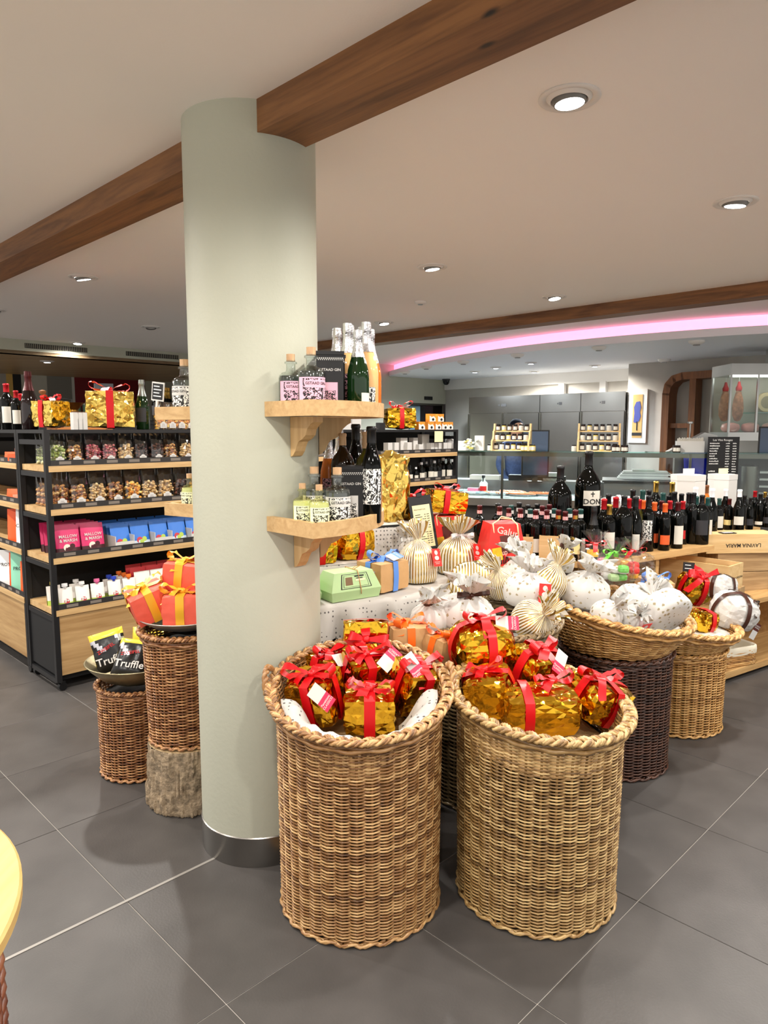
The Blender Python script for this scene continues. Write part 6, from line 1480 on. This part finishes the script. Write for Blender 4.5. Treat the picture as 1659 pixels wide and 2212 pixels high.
rack('stepped pine rack of spice jars on the glass by the register', 1064, 1146, 6, 'small labelled jar in the stepped rack by the register')
rack('stepped pine rack of honey and spice jars by the framed picture', 1247, 1340, 6, 'small labelled jar in the stepped rack by the framed picture')
for px in (1056, 1128, 1136, 1143, 1150): jar('small labelled jar standing free beside the register rack', kpx(px + 2, .07, GZ), JY if px > 1100 else JW, 'loose jars beside the register rack')
for px in (1240, 1327, 1336, 1347, 1352, 1465, 1459): jar('small dark jar standing free on the glass shelf past the register', kpx(px, .06, GZ), JG if px > 1300 else JW, 'loose jars on the glass shelf')
# register screens
def screen(lab, p, rz, w, h):
    t = EMP('register_screen', lab, 'screen', p, rz); MB().bx(-w / 2, w / 2, 0, .03, .06, .06 + h).build('case', BLACK, t); MB().bx(-w / 2 + .015, w / 2 - .015, -.002, .0, .08, .045 + h).build('display', M_('screen_blue_grey', (70, 86, 110), .2), t); MB().bx(-.03, .03, .0, .06, 0, .08).bx(-.08, .08, -.04, .1, 0, .012).build('foot', BLACK, t)
screen('black register screen beside the stepped jar rack', kpx(1157, .5, GZ - .36), KA + .2, .3, .52)
screen('black register screen at the chalkboard end of the counter', kpx(1662, .35, 1.21), KA - .1, .2, .36)
# paper stack, blue bin, tissue box, lamp head, chalkboard, vase
t = EMP('brochure_stack', 'stack of white and grey brochures on the service counter', 'paper stack', kpx(1392, .45, 1.08, 1000), KA)
for k in range(6): MB().bx(-.27 + .012 * k, .27 - .02 * (k % 3), -.12, .12, k * .014, k * .014 + .013).build('brochure', WHITE if k % 2 else M_('brochure_grey', (170, 168, 166), .5), t)
MB().bx(-.12, .1, -.1, .1, .085, .1).build('loose_sheets', WHITE, t)
t = EMP('service_desk', 'grey service desk block behind the wine stand', 'counter', kpx(1405, .25, 0, 1000), KA); MB().bx(-.45, .45, -.15, .35, .862, 1.06).build('desk_body', M_('desk_grey', (92, 92, 94), .5), t); MB().bx(-.47, .47, -.17, .36, 1.06, 1.08).build('desk_top', BLACKC, t)
t = EMP('blue_bin', 'bright blue plastic bin under the glass shelf', 'bin', kpx(1503, .45, 1.08, 1000), KA); MB().lathe([(.0005, 0), (.10, 0), (.125, .27), (.13, .28), (.12, .27), (.095, .01), (.0005, .01)], 24).build('bin_body', M_('blue_plastic', (20, 30, 190), .35), t, 50); MB().lathe([(.128, .265), (.134, .272), (.128, .28)], 24).build('bin_rim', M_('blue_plastic', (20, 30, 190), .35), t, 60)
t = EMP('straw_box', 'white box of sugar sticks on the glass shelf', 'box', kpx(1490, .18, GZ), KA); MB().bx(-.13, .13, -.06, .06, 0, .11).build('box_body', WHITE, t); mb = MB(); rg = random.Random(4)
for k in range(40): mb.bx(-.12 + .006 * k, -.116 + .006 * k, -.05, -.04 + .08 * rg.random(), .11, .135 + .012 * rg.random())
o = mb.build('sugar_sticks', [PAPL], t); o['kind'] = 'stuff'
t = EMP('slicer_hood', 'grey angled steel hood behind the white box', 'machine', kpx(1500, .8, 1.3), KA); MB().prism([(-.28, 0), (.2, 0), (.25, .12), (.2, .24), (.08, .27), (-.28, .06)], -.15, .15, M=RX(R(90))).build('hood_shell', STEEL, t); MB().lathe([(.008, .0), (.008, .16), (.03, .165), (.03, .185), (.0005, .19)], 12, M=TR(-.05, 0, .2)).build('knob', STEEL, t, 40); MB().bx(-.2, .2, -.1, .1, -.278, 0).build('machine_body', STEELD, t)
p = kpx(1561, -.06, 1.085, 1000); t = EMP('chalkboard', 'black chalkboard of white handwritten wine names and prices', 'sign', p, KA + .1); hb = .44; wb = .27
MB().bx(-wb / 2, wb / 2, 0, .012, 0, hb).build('slate', BLACKC, t); MB().bx(-wb / 2 - .006, wb / 2 + .006, .002, .014, -.006, hb + .006).build('frame', BLACK, t)
mb = MB(); text_on(mb, 'Les Vins Rouges', .027, TR(-.01, -.002, hb - .025) @ RX(R(90))); rg = random.Random(12)
for k in range(15):
    z = hb - .062 - k * .0245
    if k not in (9, 10, 12):
        x = -wb / 2 + .012
        for q in range(rg.randint(4, 8)):
            w = rg.uniform(.006, .012); mb.bx(x, x + w, -.0025, -.0015, z, z + rg.uniform(.007, .013)); x += w + .003
    for x0 in (.02, .082):
        x = x0
        for q in range(4): w = rg.uniform(.005, .009); mb.bx(x, x + w, -.0025, -.0015, z, z + rg.uniform(.006, .011)); x += w + .002
mb.build('chalk_writing', CHALK, t); MB().bx(-.1, .1, -.03, .06, -.025, -.006).build('board_foot', BLACK, t)
t = EMP('coffee_machine', 'black and steel machine behind the chalkboard end of the counter', 'machine', kpx(1640, .35, .861, 1020), KA); MB().bx(-.22, .3, -.1, .26, 0, .5).build('machine_body', BLACK, t); MB().lathe([(.09, 0), (.09, .32), (.06, .33)], 20, M=TR(-.12, -.14, .06)).build('steel_drum', STEELD, t, 50); [MB().bx(-.02, .28, -.14, -.1, .1 + .07 * k, .12 + .07 * k).build('steel_bar', STEEL, t) for k in range(4)]
t = EMP('bud_vase', 'clear glass vase of white blossom on the glass shelf', 'vase', kpx(1019, .15, GZ)); MB().lathe([(.0005, 0), (.03, 0), (.035, .05), (.05, .1)], 16).build('vase_glass', PANE, t, 60); mb = MB(); rg = random.Random(2)
for k in range(26): mb.add(ICO[0], ICO[1], k % 3 == 0, TR(rg.uniform(-.09, .07), rg.uniform(-.05, .05), rg.uniform(.02, .12)) @ Matrix.Diagonal((.02, .02, .014, 1)))
mb.build('blossom', [M_('petal_white', (240, 240, 232), .5), M_('petal_yellow', (226, 206, 110), .5)], t, 180)
carton('white paper bag standing beside the blossom', kpx(1036, .2, GZ), .1, .06, .16, WHITE, KA, name='paper_bag', cat='bag')
carton('white leaflet box at the end of the glass shelf', kpx(1003, .2, GZ), .16, .08, .1, WHITE, KA, name='leaflet_box')

# ================================================================== BACK WALL FITTINGS
def fridge(lab, s0, s1, doors):
    w = s1 - s0; t = EMP('steel_fridge', lab, 'fridge', SW(s0, 9.26), R(-45))
    MB().bx(0, w, .03, .72, .1, 2.12).build('cabinet', FRSTEEL, t); MB().bx(0, w, 0, .03, 1.86, 2.12).build('top_fascia', FRSTEEL, t)
    dw = w / doors
    for k in range(doors):
        d_ = MB().bx(k * dw + .006, (k + 1) * dw - .006, -.015, .03, .14, 1.85).build('door', FRSTEEL, t); MB().bx(k * dw + .006, k * dw + .03, -.03, -.014, .14, 1.85).build('handle', STEELD, d_)
    MB().bx(w * .48, w * .55, -.004, .0, 1.96, 2.0).bx(w * .44, w * .46, -.004, .0, 1.97, 1.99).build('controller', INK, t); MB().bx(.02, w - .02, .04, .7, 0, .1).build('plinth', BLACKP, t)
f0 = -7.30
fridge('double-door stainless steel fridge next to the bare stone wall', f0, f0 + 1.34, 2); fridge('single-door stainless steel fridge in the middle of the row', f0 + 1.35, f0 + 2.02, 1); fridge('single-door stainless steel fridge next to the framed picture', f0 + 2.03, f0 + 2.70, 1)
for s in (f0 + 1.25, f0 + 1.95): SBOX('trim_4' if s < -5.8 else 'trim_5', (s, s + .1, 9.92, 9.99, 2.1, 2.32), M_('white_band', (214, 212, 208), .5), 'white vertical duct above the fridges')
# framed picture: plain abstract stand-in
s_ = lambda px: -9.3 * (1 - (px - W_ / 2) / 1543.) / (1 + (px - W_ / 2) / 1543.)
p = SW((s_(1358) + s_(1397)) / 2, 9.295); w = (s_(1397) - s_(1358)); t = EMP('framed_picture', 'white-framed ochre picture with a blue shape on the stone wall', 'picture', (p.x, p.y, 1.42), R(-45))
MB().bx(-w / 2, w / 2, -.02, 0, 0, .72).build('frame', WHITE, t); MB().bx(-w / 2 + .06, w / 2 - .06, -.024, -.02, .07, .65).build('ochre_sheet', M_('ochre_print', (190, 150, 90), .7), t)
MB().prism([(-.05, .28), (.0, .27), (.03, .3), (.05, .36), (.035, .42), (.05, .48), (.03, .56), (-.02, .55), (-.05, .48), (-.04, .4)], 0, .002, M=TR(0, -.025, 0) @ RX(R(90))).build('blue_shape', M_('print_blue', (60, 70, 140), .7), t); MB().bx(-.008, .008, -.027, -.0245, .17, .29).bx(-w / 2 + .06, w / 2 - .06, -.027, -.0245, .1, .14).build('dark_marks', INK, t)
# wooden ladder frame with rounded top
p = SW(s_(1452), 9.17); t = EMP('wooden_ladder', 'brown wooden frame with rounded corner and rungs at the stone wall', 'wooden frame', (p.x, p.y, 0), R(-45)); wd = s_(1507) - s_(1452)
pts = [(.0, 0, 0), (0, 0, 2.05), (.02, 0, 2.16), (.09, 0, 2.24), (.2, 0, 2.27), (wd + .35, 0, 2.28)]
mb = MB()
for (a, b) in zip(pts, pts[1:]):
    d = Vector(b) - Vector(a); q = d.to_track_quat('X', 'Z').to_matrix().to_4x4(); mb.bx(-.01, d.length + .01, -.12, .12, -.045, .045, M=Matrix.Translation(a) @ q)
mb.build('arched_rail', DWOOD, t); MB().bx(wd - .04, wd + .04, -.1, .1, 0, 2.24).build('inner_post', DWOOD, t)
for z in (1.0, 1.62): MB().bx(0.04, wd - .04, -.06, .06, z, z + .06).build('rung', DWOOD, t)
# hanging meat cabinet
p0 = D(1573, 928, 7.8); t = EMP('meat_cabinet', 'lit stainless glass cabinet with hanging hams above the counter', 'display cabinet', (p0.x, p0.y, 1.57))
Wc, Dc, Hc = 1.2, .46, .62
MB().bx(0, Wc, 0, Dc, -.09, 0).build('cabinet_floor', STEEL, t); MB().bx(0, Wc, 0, Dc, Hc, Hc + .12).build('cabinet_roof', STEEL, t); MB().bx(0, Wc, Dc - .02, Dc, 0, Hc).build('back_wall', M_('cabinet_back', (190, 186, 170), .4), t)
for x in (0.006, .30, .72, 1.19): MB().bx(x - .01, x + .01, -.002, .018, 0, Hc).build('post', STEEL, t)
MB().bx(0, .018, Dc - .03, Dc - .01, 0, Hc).build('post', STEEL, t)
MB().bx(.02, Wc - .02, .004, .008, 0, Hc).build('front_glass', PANE, t); MB().bx(.004, .008, .02, Dc - .03, 0, Hc).build('side_glass', PANE, t)
MB().bx(.3, Wc, .05, Dc - .03, .21, .222).bx(.72, Wc, .05, Dc - .03, .42, .432).build('glass_shelf', PANEG, t)
MB().bx(.03, Wc - .03, .05, .09, Hc - .02, Hc).build('light_tube', M_('cabinet_lamp', (255, 255, 255), .5, emit=(1, .98, .92), es=5.), t)
MB().bx(.5, .56, .2, .26, Hc + .12, LZ - 1.57).bx(1.0, 1.06, .2, .26, Hc + .12, LZ - 1.57).build('hanger', STEEL, t)
HAM = M_('cured_ham', (176, 120, 84), .5, var=.4, scale=22)
for k, (x, y) in enumerate(((.10, .32), (.19, .2))):
    h_ = EMP('cured_ham', 'whole cured ham hung by red string in the glass cabinet', 'ham', (p0.x + x, p0.y + y, 1.57 + .12), .3 * k, 'hanging hams')
    MB().lathe([(.0005, 0), (.03, .01), (.055, .07), (.06, .15), (.05, .24), (.03, .32), (.018, .37), (.0005, .385)], 18, fn=lambda p, a, r, z: (p[0] * 1.15, p[1] * .8, z)).build('meat', HAM, h_, 180); MB().lathe([(.03, .34), (.034, .37), (.02, .4), (.012, .44)], 14).build('red_cap', PAPR, h_, 60); MB().tube([(0, 0, .44), (0, 0, Hc - .125)], .004, 5).build('string', WHITE, h_)
for k, (x, z, c, n) in enumerate(((.45, .225, M_('cheese_wheel', (216, 196, 150), .5), 'pale cheese wheel'), (.82, .225, M_('cheese_orange', (226, 180, 120), .5), 'orange-rinded cheese wheel'))):
    h_ = EMP('cheese_wheel', n + ' standing on edge in the glass cabinet', 'cheese', (p0.x + x + .1, p0.y + .3, 1.57 + z + .11)); MB().lathe([(.0005, -.03), (.105, -.03), (.11, -.02), (.11, .02), (.105, .03), (.0005, .03)], 30, M=RX(R(90))).build('rind', c, h_, 40); MB().lathe([(.07, 0), (.0005, 0)], 20, M=TR(0, -.031, 0) @ RX(R(90))).build('stamp', M_('cheese_stamp', (150, 140, 110), .6), h_)
for k in range(5):
    h_ = EMP('cold_cut', 'pink rounded piece of cold meat on the cabinet floor', 'meat', (p0.x + .12 + .22 * k, p0.y + .2, 1.571), .4 * k, 'cold meats in the cabinet'); MB().add(*block_verts(.17, .14, .1, .8, 6, .05, k), M=TR(0, 0, .05)).build('meat', M_('cold_meat', (232, 160, 150), .4), h_, 180); MB().lathe([(.04, 0), (.0005, 0)], 14, M=TR(0, -.072, .05) @ RX(R(90))).build('cut_face', M_('cut_face', (240, 190, 180), .4), h_)
for k, (x, z) in enumerate(((.82, .435), (1.0, .435), (.95, .225))): h_ = EMP('wrapped_cheese', 'pale wrapped cheese piece on a cabinet shelf', 'cheese', (p0.x + x, p0.y + .2, 1.57 + z), .3 * k, 'wrapped cheeses in the cabinet'); MB().add(*block_verts(.15, .1, .08, .3, 5, .06, 9 + k), M=TR(0, 0, .04)).build('paper_wrap', CREAMC, h_); MB().bx(-.03, .03, -.056, -.052, .02, .05).build('label', PAPY, h_)

# ================================================================== FAR CORNER BEHIND THE NUT SHELF
def far(px, Y, z): p = D(px, 928, Y); return Vector((p.x, p.y, z))
t = EMP('wood_cabinet', 'brown wooden cabinet with dark top behind the nut shelf', 'cabinet', far(172, 6.5, 0), .5); MB().bx(-.26, .26, -.18, .18, 0, 1.73).build('cabinet_body', DWOOD, t); MB().bx(-.28, .28, -.2, .2, 1.73, 1.757).build('cabinet_top', wood('dark_top', (90, 52, 28), (60, 34, 20), 'X', 1, .4), t); d_ = MB().bx(-.2, .2, -.192, -.18, .9, 1.68).build('door', wood('door_wood', (176, 112, 56), (140, 84, 40), 'X', 1, .4), t); MB().lathe([(.0005, -.02), (.014, -.015), (.01, 0)], 10, M=TR(.15, -.195, 1.3) @ RX(R(-90))).build('knob', BLACK, d_)
t = EMP('coffee_grinder', 'old hand coffee grinder with brass bowl and crank on the brown cabinet', 'grinder', far(158, 6.5, 1.757), .3); MB().lathe([(.0005, 0), (.06, 0), (.05, .02), (.09, .07), (.11, .085), (.10, .08), (.04, .03), (.0005, .03)], 24).build('brass_bowl', M_('old_brass', (150, 116, 56), .35, 1, var=.2, scale=20), t, 50); MB().tube([(0, 0, .03), (0, 0, .11), (-.05, -.01, .115), (-.23, -.05, .125)], .007, 6).build('crank', BLACK, t); MB().lathe([(.0005, .0), (.012, 0), (.012, .03), (.03, .045), (.03, .065), (.0005, .075)], 14, M=TR(-.23, -.05, .12)).build('crank_knob', DWOOD, t, 60)
t = EMP('back_bar', 'dark back bar counter under the red wall', 'counter', far(265, 8.2, 0), .6); MB().bx(-.9, .7, -.2, .2, 0, 1.66).build('bar_body', M_('bar_black', (26, 26, 30), .4), t); MB().bx(-.92, .72, -.22, .22, 1.66, 1.69).build('bar_top', BLACK, t)
carton('grey box standing on the dark back bar', far(228, 8.1, 1.691), .2, .16, .42, M_('grey_box', (110, 116, 122), .5), .4)
for k, px in enumerate((168, 190, 200, 262, 275)):
    h_ = EMP('tin_canister', 'dull green tin canister on the dark back bar', 'tin', far(px, 8.0 + .05 * k, 1.691), 0, 'tins on the back bar'); MB().lathe([(.0005, 0), (.045, 0), (.045, .19), (.0005, .19)], 16).build('tin_body', M_('tin_green', (56, 78, 60), .4), h_, 40); MB().lathe([(.047, .18), (.047, .2), (.0005, .205)], 16).build('lid', M_('tin_lid', (120, 124, 116), .35, .6), h_, 40)
for k, px in enumerate((340, 347, 353, 360, 366)): bottle('dark sparkling bottle with gold neck on the far shelf', far(px, 9.5 + .1 * k, 1.72), 'champagne', WINEG, CAPG, PAPD, h=.42, group='gold-necked bottles on the far shelf', name='sparkling_bottle')
t = EMP('far_shelf', 'dark shelf carrying gold-necked bottles in the far corner', 'shelf', far(354, 9.7, 0), .6); MB().bx(-.45, .45, -.35, .35, 1.69, 1.72).build('shelf_board', BLACK, t); MB().bx(-.45, .45, -.3, .35, 0, 1.69).build('shelf_body', BLACKP, t)

# ================================================================== PERSON BEHIND THE COUNTER
px_, py_ = D(1116, 928, 9.0).x, 9.0
bmv = [(0, 0, .93), (0, 0, 1.1), (0, 0, 1.28), (0, 0, 1.42), (0, -.01, 1.5), (0, -.02, 1.57), (0, -.02, 1.66),      # 0-6 spine, neck, head
       (-.17, 0, 1.39), (-.24, -.02, 1.16), (-.22, -.2, 1.0), (-.2, -.3, .98), (.17, 0, 1.39), (.24, -.02, 1.16), (.22, -.2, 1.0), (.2, -.3, .98),
       (-.09, 0, .88), (-.10, 0, .5), (-.10, .02, .09), (-.10, -.13, .04), (.09, 0, .88), (.10, 0, .5), (.10, .02, .09), (.10, -.13, .04)]
bme = [(0, 1), (1, 2), (2, 3), (3, 4), (4, 5), (5, 6), (3, 7), (7, 8), (8, 9), (9, 10), (3, 11), (11, 12), (12, 13), (13, 14), (0, 15), (15, 16), (16, 17), (17, 18), (0, 19), (19, 20), (20, 21), (21, 22)]
rad_ = [.15, .14, .16, .13, .055, .085, .085, .07, .05, .042, .035, .07, .05, .042, .035, .095, .065, .045, .035, .095, .065, .045, .035]
me = bpy.data.meshes.new('body'); me.from_pydata(bmv, bme, []); pt = EMP('person', 'dark-haired person in blue denim shirt behind the jar rack', 'person', (px_, py_, 0), .2)
for m in (M_('denim', (70, 92, 140), .8, var=.2, scale=40),): me.materials.append(m)
po = OBJ('body', me, pt); sk = po.modifiers.new('skin', 'SKIN'); 
for v, r in zip(me.skin_vertices[0].data, rad_): v.radius = (r, r * .85)
me.skin_vertices[0].data[0].use_root = True
sb = po.modifiers.new('sub', 'SUBSURF'); sb.levels = 2; sb.render_levels = 2; sk.use_smooth_shade = True
MB().add(*block_verts(.135, .165, .20, .92, 10, .01, 3), M=TR(0, -.02, 1.59)).build('head', M_('skin', (206, 160, 132), .55), pt, 180)
MB().lathe([(.0005, .135), (.05, .13), (.085, .095), (.1, .05), (.104, .0), (.1, -.06)], 24, M=TR(0, .0, 1.6), fn=lambda p, a, r, z: (p[0] * .88, p[1] * 1.05 + .012, z if math.sin(a) > -.3 else max(z, .06))).build('hair', M_('dark_hair', (18, 22, 34), .9, spec=.1), pt, 180)
fm_ = MB()
for s in (-1, 1): fm_.add(ICO[0], ICO[1], 0, TR(s * .034, -.118, 1.605) @ Matrix.Diagonal((.014, .008, .008, 1))); fm_.add(ICO[0], ICO[1], 1, TR(s * .083, -.01, 1.59) @ Matrix.Diagonal((.01, .02, .03, 1)))
fm_.add(ICO[0], ICO[1], 1, TR(0, -.128, 1.575) @ Matrix.Diagonal((.014, .02, .024, 1))).add(ICO[0], ICO[1], 2, TR(0, -.118, 1.535) @ Matrix.Diagonal((.024, .006, .007, 1)))
fm_.build('face', [INK, M_('skin', (206, 160, 132), .55), M_('lips', (170, 90, 84), .5)], pt, 180)
for s in (-1, 1):
    hb_ = MB()
    hb_.add(*block_verts(.075, .085, .03, .5, 5, .02, 1), M=TR(s * .2, -.35, .975))
    for q in range(4): hb_.tube([(s * .2 + (q - 1.5) * .019, -.385, .977), (s * .2 + (q - 1.5) * .02, -.42, .972), (s * .2 + (q - 1.5) * .02, -.445 - .008 * (q in (1, 2)), .957)], [.009, .0085, .007], 6)
    hb_.tube([(s * .2 - s * .036, -.345, .975), (s * .2 - s * .058, -.37, .97), (s * .2 - s * .066, -.395, .962)], [.011, .010, .008], 6)
    hb_.build('hand', M_('skin', (206, 160, 132), .55), pt, 180)
